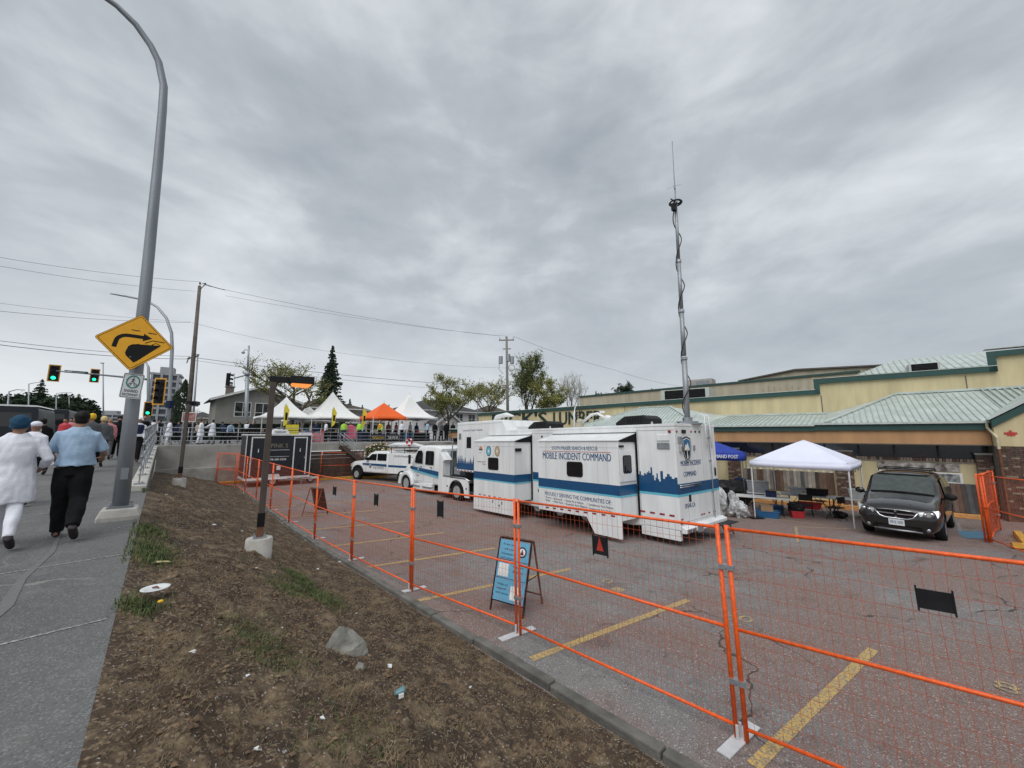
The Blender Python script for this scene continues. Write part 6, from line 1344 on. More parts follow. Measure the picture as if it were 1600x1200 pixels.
def person(label, loc, rotz, h=1.75, legs=((.25, .1), (-.2, .35)), arms=((.1, .15, .4, .0), (-.1, .15, .4, .0)), top='cloth_white', toplen=0, sleeve=1.0, bottom='cloth_black', wide=1.0, head='hair', headkey='hair', skin='skin', near=False, vest=None, lean=0.0, build=1.0, beard=None, shoe='shoe', group=None):
    r = thing('person', label, 'person', loc, rotz, group)
    hip = .52*h; T = .245*h; bw = build
    J = {}; low = 1e9
    for i, (a, kb) in enumerate(legs):
        sx = (-1, 1)[i]; H = Vector((sx*.05*h, 0, hip)); K_ = H+Vector((sx*.01, sin(a), -cos(a)))*T; b = a-kb; A = K_+Vector((0, sin(b), -cos(b)))*T
        ft = b*.9 if kb > .3 else min(b, .12); toe = A+Vector((sx*.02, cos(ft)*.125*h, sin(ft)*.125*h-.035*h)); heel = A+Vector((0, -cos(ft)*.03*h, -.03*h-sin(ft)*.03*h))
        J[i] = (H, K_, A, toe, heel); low = min(low, toe.z-.018*h, heel.z-.02*h)
    dz = -low; up = Vector((0, 0, dz))
    lx = lambda z: lean*(z-hip)
    Hd = {}
    sh = .798*h
    for i, (a, o_, e, inn) in enumerate(arms):
        sx = (-1, 1)[i]; S = Vector((sx*.096*h*bw, lx(sh), sh)); d = Vector((sx*sin(o_), sin(a), -cos(a))).normalized(); E_ = S+d*.172*h
        f = Vector((sx*(sin(o_)*.4-sin(inn)), sin(a+e), -cos(a+e))).normalized(); Wr = E_+f*.148*h; Hd[i] = (S, E_, Wr, f, sx)
    def tr_(v): return Vector(v)+up
    # body: one continuous figure
    g = M()
    tors = [(.47, .075, .060), (.52, .092, .068), (.58, .080, .060), (.66, .080, .062), (.74, .092, .068), (.795, .082, .056), (.825, .055, .042), (.852, .031, .032), (.885, .030, .032)]
    g.rings([ering((0, lx(z*h)), rx*h*bw, ry*h*bw, z*h+dz) for z, rx, ry in tors])
    hc = Vector((0, lx(.93*h)+.012*h, .925*h+dz)); g.ell(hc, .044*h, .053*h, .064*h, 14, 10)
    g.ell(hc+Vector((0, .045*h, -.025*h)), .022*h, .018*h, .022*h, 8, 6); g.ell(hc+Vector((0, .054*h, -.002*h)), .006*h, .010*h, .012*h, 6, 5)
    for sx in (-1, 1): g.ell(hc+Vector((sx*.045*h, -.004*h, -.005*h)), .006*h, .012*h, .018*h, 6, 6)
    for i in (0, 1):
        H, K_, A, toe, heel = [tr_(q) for q in J[i]]
        g.tube([H+Vector((0,0,.02*h)), H.lerp(K_, .5), K_, K_.lerp(A, .35), A, A+Vector((0,0,-.01*h))], [.052*h, .045*h, .032*h, .031*h, .019*h, .019*h], 10)
        g.tube([heel, A.lerp(toe, .45), toe], [.02*h, .022*h, .018*h], 8)
        S, E_, Wr, f, sx = Hd[i]; S, E_, Wr = tr_(S), tr_(E_), tr_(Wr)
        g.tube([S+Vector((-sx*.03*h, 0, 0)), S, E_, E_.lerp(Wr, .3), Wr], [.024*h, .025*h, .022*h, .022*h, .014*h], 10)
        g.tube([Wr, Wr+f*.03*h, Wr+f*.06*h], [.014*h, .022*h, .020*h], 8, flat=.55)
        if near:
            side = f.cross(Vector((0, 0, 1))); side = side.normalized() if side.length > .1 else Vector((1, 0, 0)); dn = f.cross(side).normalized()
            if dn.z > 0: dn = -dn
            for q in range(4):
                b = Wr+f*.055*h+side*(q-1.5)*.0105*h; ln = (.036, .042, .040, .031)[q]*h; g.tube([b, b+f*ln*.5+dn*.004*h, b+f*ln*.85+dn*.018*h], [.0062*h, .0058*h, .005*h], 6)
            b = Wr+f*.02*h-side*.02*h*sx; g.tube([b, b-side*.018*h*sx+f*.02*h, b-side*.014*h*sx+f*.042*h], [.007*h, .0065*h, .0055*h], 6)
    vx = .011 if near else .028
    remesh('body', g, skin, r, vx, smooth_it=1)
    # shoes
    for i in (0, 1):
        H, K_, A, toe, heel = [tr_(q) for q in J[i]]; g = M(); g.tube([heel+Vector((0, 0, .004)), A.lerp(toe, .3)+Vector((0, 0, -.012*h)), A.lerp(toe, .75)+Vector((0, 0, -.004*h)), toe], [.026*h, .028*h, .027*h, .021*h], 10); g.tube([A+Vector((0, 0, -.03*h)), A+Vector((0, 0, .005*h))], [.026*h, .025*h], 8)
        remesh('shoe', g, shoe, r, .014 if near else .03, smooth_it=1)
    # trousers
    g = M(); cl = .009*h+.006
    g.rings([ering((0, 0), (.068+.012*wide)*h*bw+cl, .062*h*bw+cl, .47*h+dz), ering((0, 0), .094*h*bw+cl*.6, .070*h*bw+cl*.6, .53*h+dz), ering((0, lx(.59*h)), .084*h*bw+cl*.4, .064*h*bw+cl*.4, .60*h+dz)])
    for i in (0, 1):
        H, K_, A, toe, heel = [tr_(q) for q in J[i]]
        g.tube([H+Vector((0, 0, .01*h)), H.lerp(K_, .5), K_, K_.lerp(A, .5), A+Vector((0, 0, -.012*h))], [.056*h+cl*.5, .05*h*wide+cl*.5, .040*h*wide+cl*.5, .036*h*wide+cl*.5, .033*h*wide+cl*.4], 12)
    remesh('trousers', g, bottom, r, .014 if near else .03, folds=.016 if near else .006, seed=3, smooth_it=2)
    # top
    g = M(); e = .012*h+.004
    base = [(.60, .086, .066), (.66, .083, .066), (.74, .094, .071), (.795, .094, .064), (.825, .066, .052), (.850, .040, .040), (.862, .033, .034)]
    if toplen == 0: pre = [(.545, .098, .076)]
    elif toplen == 1: pre = [(.50, .108, .084), (.55, .098, .076)]
    else: pre = [(.31, .125, .105), (.40, .118, .098), (.50, .108, .086), (.55, .098, .077)]
    sw = (J[0][1].y+J[1][1].y)*.15
    g.rings([ering((0, lx(z*h) if z > .52 else sw*(.52-z)*4), rx*h*bw+e*(1.5 if z < .7 else .9), ry*h*bw+e*(1.5 if z < .7 else .9), z*h+dz, 24) for z, rx, ry in pre+base])
    for i in (0, 1):
        S, E_, Wr, f, sx = Hd[i]; S, E_, Wr = tr_(S), tr_(E_), tr_(Wr); k = sleeve
        pts = [S+Vector((-sx*.035*h, 0, -.004*h)), S+Vector((sx*.0, 0, 0)), S.lerp(E_, .5), S.lerp(E_, .95 if k > .5 else .85)]; rr_ = [.035*h, .038*h, .038*h, .038*h if k <= .5 else .033*h]
        if k > .5: pts += [E_.lerp(Wr, .5), E_.lerp(Wr, .95)]; rr_ += [.029*h, .024*h]
        g.tube(pts, rr_, 12)
    remesh('long_tunic' if toplen == 2 else 'shirt', g, top, r, .014 if near else .03, folds=.021 if near else .008, seed=7, smooth_it=2)
    if vest:
        g = M(); g.rings([ering((0, lx(z*h)), rx*h*bw+e*1.7, ry*h*bw+e*1.9, z*h+dz, 20) for z, rx, ry in base[:-2]+[(.825, .07, .055)]]); remesh('vest', g, vest, r, .03, folds=.004, smooth_it=1)
    # head
    g = M()
    if head == 'turban':
        g.ell(hc+Vector((0, -.008*h, .034*h)), .054*h, .066*h, .058*h, 20, 12); g.ell(hc+Vector((0, -.018*h, .012*h)), .053*h, .058*h, .046*h, 20, 12)
        if near:
            for k in range(7):
                t = k/6; rot_ = Matrix.Rotation(.45*(1 if k % 2 else -1)*(1-t*.6), 3, 'Y') @ Matrix.Rotation(.25, 3, 'X'); c_ = hc+Vector((0, -.010*h, (.012+.052*t)*h)); R_ = (.0545-.026*t*t)*h
                g.tube([c_+rot_@Vector((R_*cos(a), R_*1.1*sin(a), 0)) for a in [2*pi*q/20 for q in range(21)]], .0095*h, 6)
        remesh('turban', g, headkey, r, .009 if near else .022, folds=.002, seed=2, smooth_it=1)
    elif head == 'hair':
        g.ell(hc+Vector((0, -.010*h, .022*h)), .047*h, .052*h, .050*h, 16, 12); g.ell(hc+Vector((0, -.022*h, -.008*h)), .041*h, .036*h, .040*h, 14, 10)
        remesh('hair', g, headkey, r, .010 if near else .022, folds=.003, fs=30, smooth_it=0)
    elif head == 'cap':
        g.ell(hc+Vector((0, -.004*h, .028*h)), .052*h, .058*h, .042*h, 14, 10); g.ell(hc+Vector((0, .06*h, .025*h)), .035*h, .035*h, .006*h, 12, 6); remesh('cap', g, headkey, r, .02, smooth_it=0)
    if beard: g = M(); g.ell(hc+Vector((0, .032*h, -.045*h)), .036*h, .03*h, .04*h, 12, 8); remesh('beard', g, beard, r, .02)
    return r
def pw_(u, s, v=None, z=None):
    """a point on the pavement in direction u at distance s along it"""
    lo, hi = -3.4, .2
    a = at(u, 690, 10); k = a.x/a.y; zz = upz(s)
    # x = s*LX+p*RX ; y = s*LY+p*RY ; x = k*y
    p = (k*s*LY-s*LX)/(RX-k*RY); return Vector(WW(s, p, zz))
# the two men nearest the camera
person('man in white tunic and trousers with a blue turban, walking away', pw_(27, 7.75), 47, 1.53, legs=((.42, .12), (-.30, .30)), arms=((.1, .25, .5, .2), (-.15, .55, 1.25, .5)), top='cloth_white', toplen=2, bottom='cloth_white', wide=.95, head='turban', headkey='turban_teal', skin='skin', near=True, build=1.08)
person('man in a light blue T-shirt and baggy black trousers walking away on the pavement', pw_(123, 7.9), 43, 1.65, legs=((.16, .02), (-.16, .62)), arms=((.25, .35, 1.0, .25), (.25, .38, 1.05, .25)), top='cloth_blue', toplen=0, sleeve=.4, bottom='cloth_black', wide=1.2, head='hair', headkey='hair', skin='skin', near=True, build=.98)
person('elderly man with white beard and white shirt just ahead of the blue turban', pw_(52, 11.2), 20, 1.46, top='cloth_white', head='cap', headkey='cloth_white', skin='skin_b', beard='beard_white')
person('man with a yellow turban and grey jacket walking away ahead of the blue T-shirt', pw_(139, 17.0), 45, 1.63, top='cloth_grey', toplen=1, head='turban', headkey='turban_yellow', bottom='cloth_grey', legs=((.2, .0), (-.2, .3)))
person('man with a cream turban and grey jacket beside the yellow turban', pw_(158, 18.4), 40, 1.58, top='cloth_grey', toplen=1, head='turban', headkey='turban_cream', bottom='cloth_black', legs=((.35, .0), (-.3, .3)), build=1.15)
person('bald man in pink behind the cream turban', pw_(168, 21.5), 45, 1.54, top='cloth_pink', head='none', bottom='cloth_grey')
person('man all in black with a black turban walking towards the camera', pw_(183, 22.0), 225, 1.62, top='cloth_black', toplen=1, head='turban', headkey='hair', bottom='cloth_black', beard='hair', build=1.1)
person('person in white shirt and dark vest half hidden behind the lamp pole', pw_(214, 19.5), 215, 1.60, top='cloth_white', vest='cloth_navy', head='cap', headkey='cloth_white', bottom='cloth_black')
person('person in dark clothes by the rail end behind the lamp pole', pw_(222, 25), 225, 1.72, top='cloth_grey', vest='cloth_black', head='hair', bottom='cloth_black')
person('person in a red top beside the black van', pw_(98, 25), 200, 1.5, top='bin_red', head='hair', bottom='cloth_black')
person('person in an orange-red top in the crowd left of the yellow turban', pw_(107, 28), 200, 1.5, top='cloth_pink', head='hair', bottom='cloth_grey')
person('person in dark clothes stepping off the kerb behind the white tunic', pw_(63, 16.5), 70, 1.5, top='cloth_black', head='hair', bottom='cloth_black')
def up_(u, Y):
    a = at(u, 690, Y); p = a.x*RX+a.y*RY; a.z = bz(35, p)+.004; return a
def far_person(u, Y, label, face=None, **k):
    kw = dict(h=1.7, legs=((.12, .05), (-.12, .1))); kw.update(k)
    return person(label, up_(u, Y), random.uniform(120, 240) if face is None else face, group=None, **kw)
far_person(237, 26.5, 'person in a white shirt and black trousers leaning at the corner of the railing', 30, top='cloth_white', bottom='cloth_black')
far_person(247, 28, 'person in black beside the traffic signal behind the railing', top='cloth_black')
far_person(262, 27.0, 'person in a long white tunic behind the lamp pole of the railing', top='cloth_white', toplen=2, bottom='cloth_white')
far_person(284, 29, 'person in olive clothes between the utility pole and the railing', top='cloth_grey', bottom='cloth_navy')
far_person(294, 29.5, 'person in dark clothes at the foot of the utility pole', top='cloth_black')
far_person(312, 27.5, 'person in a long white tunic standing right of the utility pole', 300, top='cloth_white', toplen=2, bottom='cloth_white')
far_person(330, 28, 'person in white with one arm out to the post, left of the seated pair', 90, top='cloth_white', toplen=2, bottom='cloth_grey', arms=((.9, .3, .3, 0), (.1, .1, .2, 0)))
far_person(348, 29, 'person in navy bending over near the railing', 60, top='cloth_navy', lean=.5, h=1.6)
far_person(356, 28.5, 'person in a pale blue top bending beside the one in navy', 240, top='cloth_blue', lean=.5, h=1.55)
far_person(384, 30, 'person in black and white at the left of the toilet trailer roof', top='cloth_black', vest='cloth_white')
far_person(395, 31, 'person in a dark jacket left of the nearest yellow flag', top='cloth_black')
far_person(470, 34, 'person in grey below the left white tent', top='cloth_grey'); far_person(492, 35, 'person in dark blue between the two left white tents', top='cloth_navy')
far_person(508, 33.5, 'person in white shirt below the second white tent', top='cloth_white'); far_person(519, 34.5, 'person in black beside the stair top', top='cloth_black')
far_person(536, 32.5, 'person in a bright green safety vest at the head of the stairs', 30, top='hivis', bottom='cloth_navy'); far_person(546, 36, 'person in dark clothes behind the pink box', top='cloth_grey')
far_person(561, 32.5, 'person in a bright green safety vest right of the pink box', 200, top='hivis', bottom='cloth_navy')
far_person(593, 33.5, 'person in a green and orange safety vest below the orange tent', 170, top='hivis', vest='turban_orange'); far_person(575, 34, 'person in black left of the orange tent leg', top='cloth_black'); far_person(606, 35, 'person in maroon below the orange tent', top='rust')
far_person(627, 34, 'person in a white shirt below the right white tent', top='cloth_white'); far_person(640, 35, 'person in grey behind the red life ring', top='cloth_grey'); far_person(618, 37, 'person with pink top below the tall white tent', top='cloth_pink')
far_person(667, 34, 'person in a pale blue shirt walking beyond the pickup', 120, top='cloth_blue', bottom='cloth_navy'); far_person(679, 36, 'person in dark clothes right of the pale blue shirt', top='cloth_black'); far_person(689, 35, 'person in charcoal above the truck cab', top='cloth_grey')
far_person(697, 34, 'person in black with a white cap left of the trailer nose', top='cloth_black', head='cap', headkey='cloth_white'); far_person(707, 35.5, 'person in black nearest the trailer nose', top='cloth_black')
far_person(650, 38, 'person in navy behind the hauler truck roof', top='cloth_navy'); far_person(484, 38, 'person in cream below the flag', top='cloth_beige')
far_person(276, 33, 'person in a dark coat beyond the black and yellow signal', top='cloth_navy'); far_person(306, 34, 'person in beige beyond the utility pole', top='cloth_beige'); far_person(372, 35, 'person in grey beyond the seated pair', top='cloth_grey')
# ------------------------------------------------------------------ tents, flags and stalls on the upper street
def marquee(u, Y, w_, eave, peak, key, label, over=.0):
    c = up_(u, Y); r = thing('peaked_tent', label, 'tent', c, 42)
    n = 6; P = []; K_ = 9
    for i in range(K_+1):
        t = i/K_; row = []; sc_ = 1-t*.985; zz = eave+(peak-eave)*(t**1.75 if over == 0 else t**1.1)
        for e in range(4):
            a = (((-1,-1),(1,-1),(1,1),(-1,1))[e]); b = (((1,-1),(1,1),(-1,1),(-1,-1))[e])
            for k in range(n): q = k/n; row.append(((a[0]+(b[0]-a[0])*q)*w_/2*sc_, (a[1]+(b[1]-a[1])*q)*w_/2*sc_, zz-.10*sin(pi*q)*(1-t)*t*4*.5))
        P.append(row)
    g = M(); g.rings(P, caps=False); g.poly(P[-1]); g.rings([[(x, y, z-.28+.1*sin(pi*(k % n)/n)) for k, (x, y, z) in enumerate(P[0])], P[0]], caps=False)
    o = part('canopy', g, key, r, smooth=True); so = o.modifiers.new('t', 'SOLIDIFY'); so.thickness = .02
    for a in (-1, 1):
        for b in (-1, 1): g = M(); g.tube([(a*w_/2*.98, b*w_/2*.98, 0), (a*w_/2*.98, b*w_/2*.98, eave)], .04, 6); part('leg', g, 'pop_white', r)
    g = M(); g.tube([(0, 0, peak-.02), (0, 0, peak+.25)], .02, 5); part('finial', g, 'pop_white', r)
    return r
marquee(442, 38, 4.6, 2.35, 4.3, 'tent_white', 'white peaked tent mostly behind the toilet trailer air conditioner'); marquee(515, 41, 5.2, 2.35, 5.1, 'tent_white', 'tall white peaked tent left of the orange tent')
marquee(637, 38.5, 4.2, 2.3, 4.6, 'tent_white', 'tall white peaked tent right of the orange tent'); marquee(597, 35.5, 3.2, 2.15, 3.5, 'tent_orange', 'orange pop-up tent between two white peaked tents', over=1); marquee(478, 46, 4.6, 2.3, 4.0, 'tent_white', 'white tent further back between the two left white tents')
for u, Y, lab in ((440, 30.5, 'yellow feather flag left of the white tents'), (516, 33, 'yellow flag in front of the tall left tent'), (564, 34.5, 'yellow flag at the left corner of the orange tent')):
    r = thing('feather_flag', lab, 'flag', up_(u, Y), 30); h = {440: 3.1, 516: 3.0, 564: 3.0}[u]
    g = M(); g.tube([(0, 0, 0), (0, 0, h-.3), (.1, 0, h)], .015, 5); part('flag_pole', g, 'steel', r); g = M(); g.prism([(0.02, 0, 1.3), (.25, 0, 1.5), (.38, 0, h-.5), (.12, 0, h), (.02, 0, h-.3)], (0, .01, 0)); part('cloth', g, 'yellow_cloth', r); g = M(); g.box(.1, .26, -.006, -.001, 1.8, h-.7); part('print', g, 'sign_black', r)
r = thing('pink_cart', 'bright pink covered box behind the railing near the stairs', 'cart', up_(546, 33), 30); g = M(); g.prism([(-.55, 0, .25), (.55, 0, .25), (.6, 0, 1.2), (.1, 0, 1.45), (-.6, 0, 1.3)], (0, .8, 0)); part('cover', g, 'pink', r, bevel=.05); g = M(); [g.cyl((x, .1, .2), .16, .08, 12, axis=(0, 1, 0)) for x in (-.4, .4)]; part('wheel', g, 'rubber', r)
for i, (u, lab) in enumerate(((450, 'left yellow banner panel on the railing above the toilet trailer'), (460, 'right yellow banner panel on the railing above the toilet trailer'))):
    r = thing('banner_panel', lab, 'banner', up_(u, 28.5)+Vector((0, 0, .55)), 42); g = M(); g.box(-.22, .22, -.01, .01, 0, .85); part('cloth', g, 'yellow_cloth', r); g = M(); g.box(-.22, .22, -.015, -.0102, .4, .44); part('hem', g, 'sign_black', r)
r = thing('bench_banner', 'black sign with gold script lettering on the railing above the stairs', 'banner', up_(592, 31.8)+Vector((0, 0, .05)), 42); g = M(); g.box(-.9, .9, -.02, .02, 0, .62); part('board', g, 'toilet_navy', r); g = M(); g.text('Welcome', (0, -.02, .2), (1, 0, 0), (0, 0, 1), .3, width=1.2, align='C', lift=.004); part('lettering', g, 'turban_yellow', r)
r = thing('bench_banner', 'dark sign with white lettering on the railing right of the gold one', 'banner', up_(614, 32.4)+Vector((0, 0, .05)), 42); g = M(); g.box(-.75, .75, -.02, .02, 0, .6); part('board', g, 'toilet_navy', r); g = M(); g.text('SEWA', (0, -.02, .2), (1, 0, 0), (0, 0, 1), .26, width=.9, align='C', lift=.004); part('lettering', g, 'white_print', r)
for u, Y, w_, h, key, lab in ((478, 32, .9, .8, 'cloth_white', 'white draped table behind the railing right of the yellow banners'), (498, 33, .8, .75, 'cloth_pink', 'small pink draped table behind the railing'), (575, 36, 1.4, .8, 'cloth_navy', 'navy draped table below the orange tent'), (610, 36.5, 1.5, .8, 'cloth_white', 'white draped table below the orange tent'), (660, 37, 1.6, .8, 'cloth_black', 'black draped table right of the tents'), (640, 36.5, 1.2, .8, 'bin_blue', 'blue draped table below the right tent'), (418, 33, 1.6, .9, 'cloth_black', 'black covered stall left of the first flag'), (530, 37, 1.4, .8, 'cloth_black', 'black covered table behind the green vest')):
    r = thing('stall_table', lab, 'table', up_(u, Y), 42); g = M(); g.prism([(-w_/2, 0, 0), (w_/2, 0, 0), (w_/2*.95, 0, h), (-w_/2*.95, 0, h)], (0, .7, 0)); part('cover', g, key, r, bevel=.02)
    for k in range(3): g = M(); x = -w_*.3+k*w_*.28; g.box(x, x+.18, .15, .4, h, h+.12+.08*((k*7+int(u)) % 3)); part('goods', g, ['bin_red', 'sign_white', 'cardboard', 'bin_blue'][(k+int(u)) % 4], r)

# ------------------------------------------------------------------ poles, signals and wires
def pole_thing(name, label, cat, base, h, r0, r1, key): r = thing(name, label, cat, base); g = M(); g.tube([(0,0,-.3), (0,0,h)], [r0, r1], 10); part('pole', g, key, r, 'all'); return r
base = up_(291, 30); top = at(312, 447, 31.5)
up1 = thing('utility_pole', 'brown wooden utility pole leaning slightly with two insulators on top', 'utility pole', base); v = top-base
g = M(); g.tube([(0,0,-.3), v], [.19, .12], 10); part('pole', g, 'wood_pole', up1, 'all')
g = M(); g.tube([v-Vector((0,0,.4)), v+Vector((.45, 0, .15))], .03, 5); g.tube([v-Vector((0,0,.1)), v+Vector((.0, 0, .2))], .02, 5); part('bracket', g, 'wire_black', up1)
for q in ((.45, 0, .2), (.0, 0, .25)): g = M(); g.ell(v+Vector(q), .07, .07, .1, 8, 6); part('insulator', g, 'wire_black', up1)
m_ = v*.52; g = M(); g.bar(m_+Vector((-.5, 0, -.1)), m_+Vector((.4, 0, .15)), .07); g.bar(m_+Vector((-.5, 0, -.45)), m_+Vector((-.35, 0, .1)), .05); part('side_bracket', g, 'wire_black', up1)
g = M(); g.box(-.5, .5, -.26, -.2, .1+.0, 1.2); 
b2 = up_(794, 50); t2 = at(791.5, 526, 50); up2 = thing('utility_pole', 'grey utility pole with crossarm and transformer cans behind the store', 'utility pole', b2); v2 = t2-b2
g = M(); g.tube([(0,0,-.3), v2], [.22, .15], 10); part('pole', g, K('pole_weathered', (.20, .19, .175), .9), up2, 'all')
g = M(); g.bar(v2+Vector((-1.0, 0, -.5)), v2+Vector((1.0, 0, -.45)), .12); part('crossarm', g, 'wood_pole', up2)
g = M(); g.bar(v2+Vector((-.5, 0, -1.7)), v2+Vector((.6, 0, -1.65)), .1); part('crossarm', g, 'wood_pole', up2)
for dx, dz in ((-.75, -3.2), (.75, -3.2), (.25, -2.9)): g = M(); g.cyl(v2+Vector((dx, 0, dz-.45)), .28, .95, 12); part('transformer', g, 'galv', up2, True)
g = M(); g.tube([v2+Vector((-.9, 0, -3.7)), v2+Vector((-1.0, 0, -4.4)), v2+Vector((-.4, 0, -5))], .03, 5); g.torus(v2+Vector((.7, 0, -4.2)), .4, .03, (1, 0, 0), (0, 0, 1), 14, 4); part('cable_loop', g, 'wire_black', up2)
for dx in (-.9, -.1, .9): g = M(); g.tube([v2+Vector((dx, 0, -.45)), v2+Vector((dx, 0, -.1))], .06, 6); part('insulator', g, 'galv', up2)
# the second curved street lamp behind the sign
b3 = up_(262, 27); sl2 = thing('street_lamp', 'tall curved street lamp with flat lamp head, behind the yellow diamond sign', 'street lamp', b3)
pts = [at(262, 697, 27), at(265, 620, 27), at(269, 545, 27), at(268, 520, 27), at(260, 497, 27), at(246, 480, 27), at(228, 469, 27), at(205, 464.5, 27), at(192, 462, 27)]
g = M(); g.tube([p-b3 for p in pts], [.13, .12, .11, .10, .09, .08, .075, .07, .06], 8); part('pole', g, 'galv', sl2, 'all')
a, b = at(198, 463, 27)-b3, at(173, 459, 27)-b3; g = M(); g.tube([a, a.lerp(b, .3), b], [.06, .13, .07], 8, flat=.5); part('lamp_head', g, 'steel', sl2, 'all')
g = M(); q = at(266, 632, 26.9)-b3; g.box(q.x-.14, q.x+.14, q.y-.2, q.y+.1, q.z-.25, q.z+.25); part('control_box', g, 'cloth_navy', sl2)
g = M(); g.cyl((0, 0, -.1), .24, .3, 14); part('concrete_base', g, 'concrete', sl2)
def signal(par_or_none, label, c, yaw, sc_, backkey, litgreen, face=True, key='sig_yellow'):
    r = thing('traffic_signal', label, 'traffic light', c, yaw); r.scale = (sc_, sc_, sc_)
    if face:
        g = M(); g.box(-.30, .30, .0, .012, -.62, .62); part('backplate', g, backkey, r); g = M(); g.box(-.24, .24, -.012, -.001, -.56, .56); part('black_field', g, 'black_plastic', r)
    g = M(); g.box(-.17, .17, .013, .25, -.52, .52); part('housing', g, key, r, bevel=.02)
    for i, z in enumerate((.34, 0, -.34)):
        g = M(); g.prism([(.125*cos(2*pi*k/18), -.014, z+.125*sin(2*pi*k/18)) for k in range(18)], (0, -.02, 0)); part('lens', g, 'lens_green' if (litgreen and i == 2) else 'lens_dark', r, label='lit green lens' if (litgreen and i == 2) else None)
        g = M(); n = 10
        g.prism([(.15*cos(pi*k/n), -.035, z+.15*sin(pi*k/n)) for k in range(n+1)]+[(.135*cos(pi*k/n), -.035, z+.135*sin(pi*k/n)) for k in range(n, -1, -1)], (0, -.2, -.03)); part('visor', g, 'black_plastic', r)
    return r
signal(None, 'green traffic light with yellow edged backplate, left end of the signal arm', at(84.5, 583, 30), 44, 1.08, 'sig_yellow', True); signal(None, 'green traffic light in the middle of the signal arm above the crowd', at(148, 587, 32), 42, .93, 'sig_yellow', True)
signal(None, 'large yellow traffic light with dark lenses right of the pathway sign', at(249, 611.5, 27.3), 15, 1.55, 'sig_yellow', False).scale = (1.15, 1.3, 1.55); signal(None, 'small green traffic light low between the sign pole and the yellow signal', at(231.5, 639, 33), 40, .98, 'sig_yellow', True)
sa = signal(None, 'black traffic light seen from the side on the camera pole', at(359, 593, 32), 130, 1.0, 'black_plastic', False, key='black_plastic')
ms = thing('signal_mast', 'grey signal mast with a long horizontal arm over the road', 'signal mast', up_(233, 34)); o = up_(233, 34)
g = M(); g.tube([(0,0,-.2), at(232, 600, 34)-o, at(232, 574, 34)-o, at(228, 566, 34)-o], [.14, .12, .1, .06], 10); part('pole', g, 'galv', ms, 'all'); g = M(); g.tube([at(232, 593, 34)-o, at(150, 585, 32)-o, at(88, 579.5, 30)-o], [.10, .07, .05], 8); part('arm', g, 'galv', ms, 'all')
r = thing('street_name_sign', 'dark green street name sign on the signal arm between two green lights', 'sign', at(119.5, 581.5, 30.9), 42); g = M(); g.box(-.65, .65, -.01, .01, -.1, .1); part('plate', g, K('name_green', (.02, .07, .05), .5), r); g = M(); g.text('88 Avenue', (0, -.01, -.05), (1, 0, 0), (0, 0, 1), .12, width=.9, align='C', lift=.004); part('lettering', g, 'sign_white', r)
cp2 = thing('camera_pole', 'grey pole with traffic camera and side arm before the grey house windows', 'signal pole', up_(384, 32)); o = up_(384, 32)
g = M(); g.tube([(0,0,-.2), at(386.5, 585, 32)-o], [.17, .14], 10); g.cyl(at(386.5, 587, 32)-o, .2, .3, 10); g.tube([at(386.5, 580, 32)-o, at(389, 540, 32)-o], .07, 8); part('pole', g, 'galv', cp2, 'all')
g = M(); g.tube([at(389, 548, 32)-o, at(383, 546, 32)-o, at(380, 550, 32)-o], .03, 5); g.ell(at(380, 551, 32)-o, .14, .14, .1); part('camera', g, 'galv', cp2, 'all'); g = M(); g.tube([at(385, 586, 32)-o, at(366, 591, 32)-o], .06, 6); g.tube([at(366, 583, 32)-o, at(366, 603, 32)-o], .03, 5); part('arm', g, 'steel', cp2)
for u0, v0, u1, v1, Y, lab, arm in ((299, 660, 309, 555, 42, 'thin distant lamp pole right of the wooden utility pole', 0), (161, 590, 161, 568, 60, 'distant pole top above the signal arm', 0), (43, 655, 45, 600, 60, 'distant pole with side arm at the far left', 1), (86, 655, 88, 615, 75, 'distant pole in front of the far left trees', 1), (107, 660, 108, 620, 85, 'thin pole at the centre of the left tree line', 1), (8, 655, 14, 612, 45, 'curved lamp near the left edge', 1), (747, 655, 746, 622, 55, 'thin white lamp pole left of the store sign', 1)):
    o = up_(u0, Y); r = thing('street_lamp', lab, 'street lamp', o, 0, 'distant lamp poles'); g = M(); tt_ = at(u1, v1, Y)-o; g.tube([(0,0,0), tt_], [.12, .07], 6); part('pole', g, 'galv', r, 'all')
    g = M(); 
    if arm: g.tube([tt_, tt_+Vector((Y*.02, 0, .25)), tt_+Vector((Y*.04, 0, .2))], .05, 5)
    else: g.box(tt_.x-.4, tt_.x+.1, tt_.y-.1, tt_.y+.1, tt_.z, tt_.z+.12)
    part('lamp_head', g, 'galv', r)
r = thing('notice_board', 'red and white warning board at the foot of the utility pole', 'sign', up_(291, 27.5)+Vector((0, 0, 1.35)), 25); g = M(); g.box(-.40, .40, -.02, .02, .25, .95); part('board', g, 'sign_white', r); g = M(); g.box(-.36, .36, -.026, -.021, .3, .9); part('red_print', g, K('worn_red', (.28, .05, .04), .7, col2=(.45, .30, .27), vs=9), r); g = M(); g.box(-.3, -.24, -.1, 0, -1.4, .25); g.box(.24, .3, -.1, 0, -1.4, .25); part('post', g, 'steel', r)
def wire(label, pts, r_=.012, sag=.0, group='overhead wires'):
    P = []
    for a, b in zip(pts[:-1], pts[1:]):
        for k in range(13): t = k/12; q = a.lerp(b, t); q.z -= sag*4*t*(1-t); P.append(q)
    g = M(); g.tube(P, r_, 4, caps=False); return tag(part('overhead_wire', g, 'wire_black'), label, 'wire', group)
T1 = at(312, 444, 31.5); T2 = at(791, 524, 50)
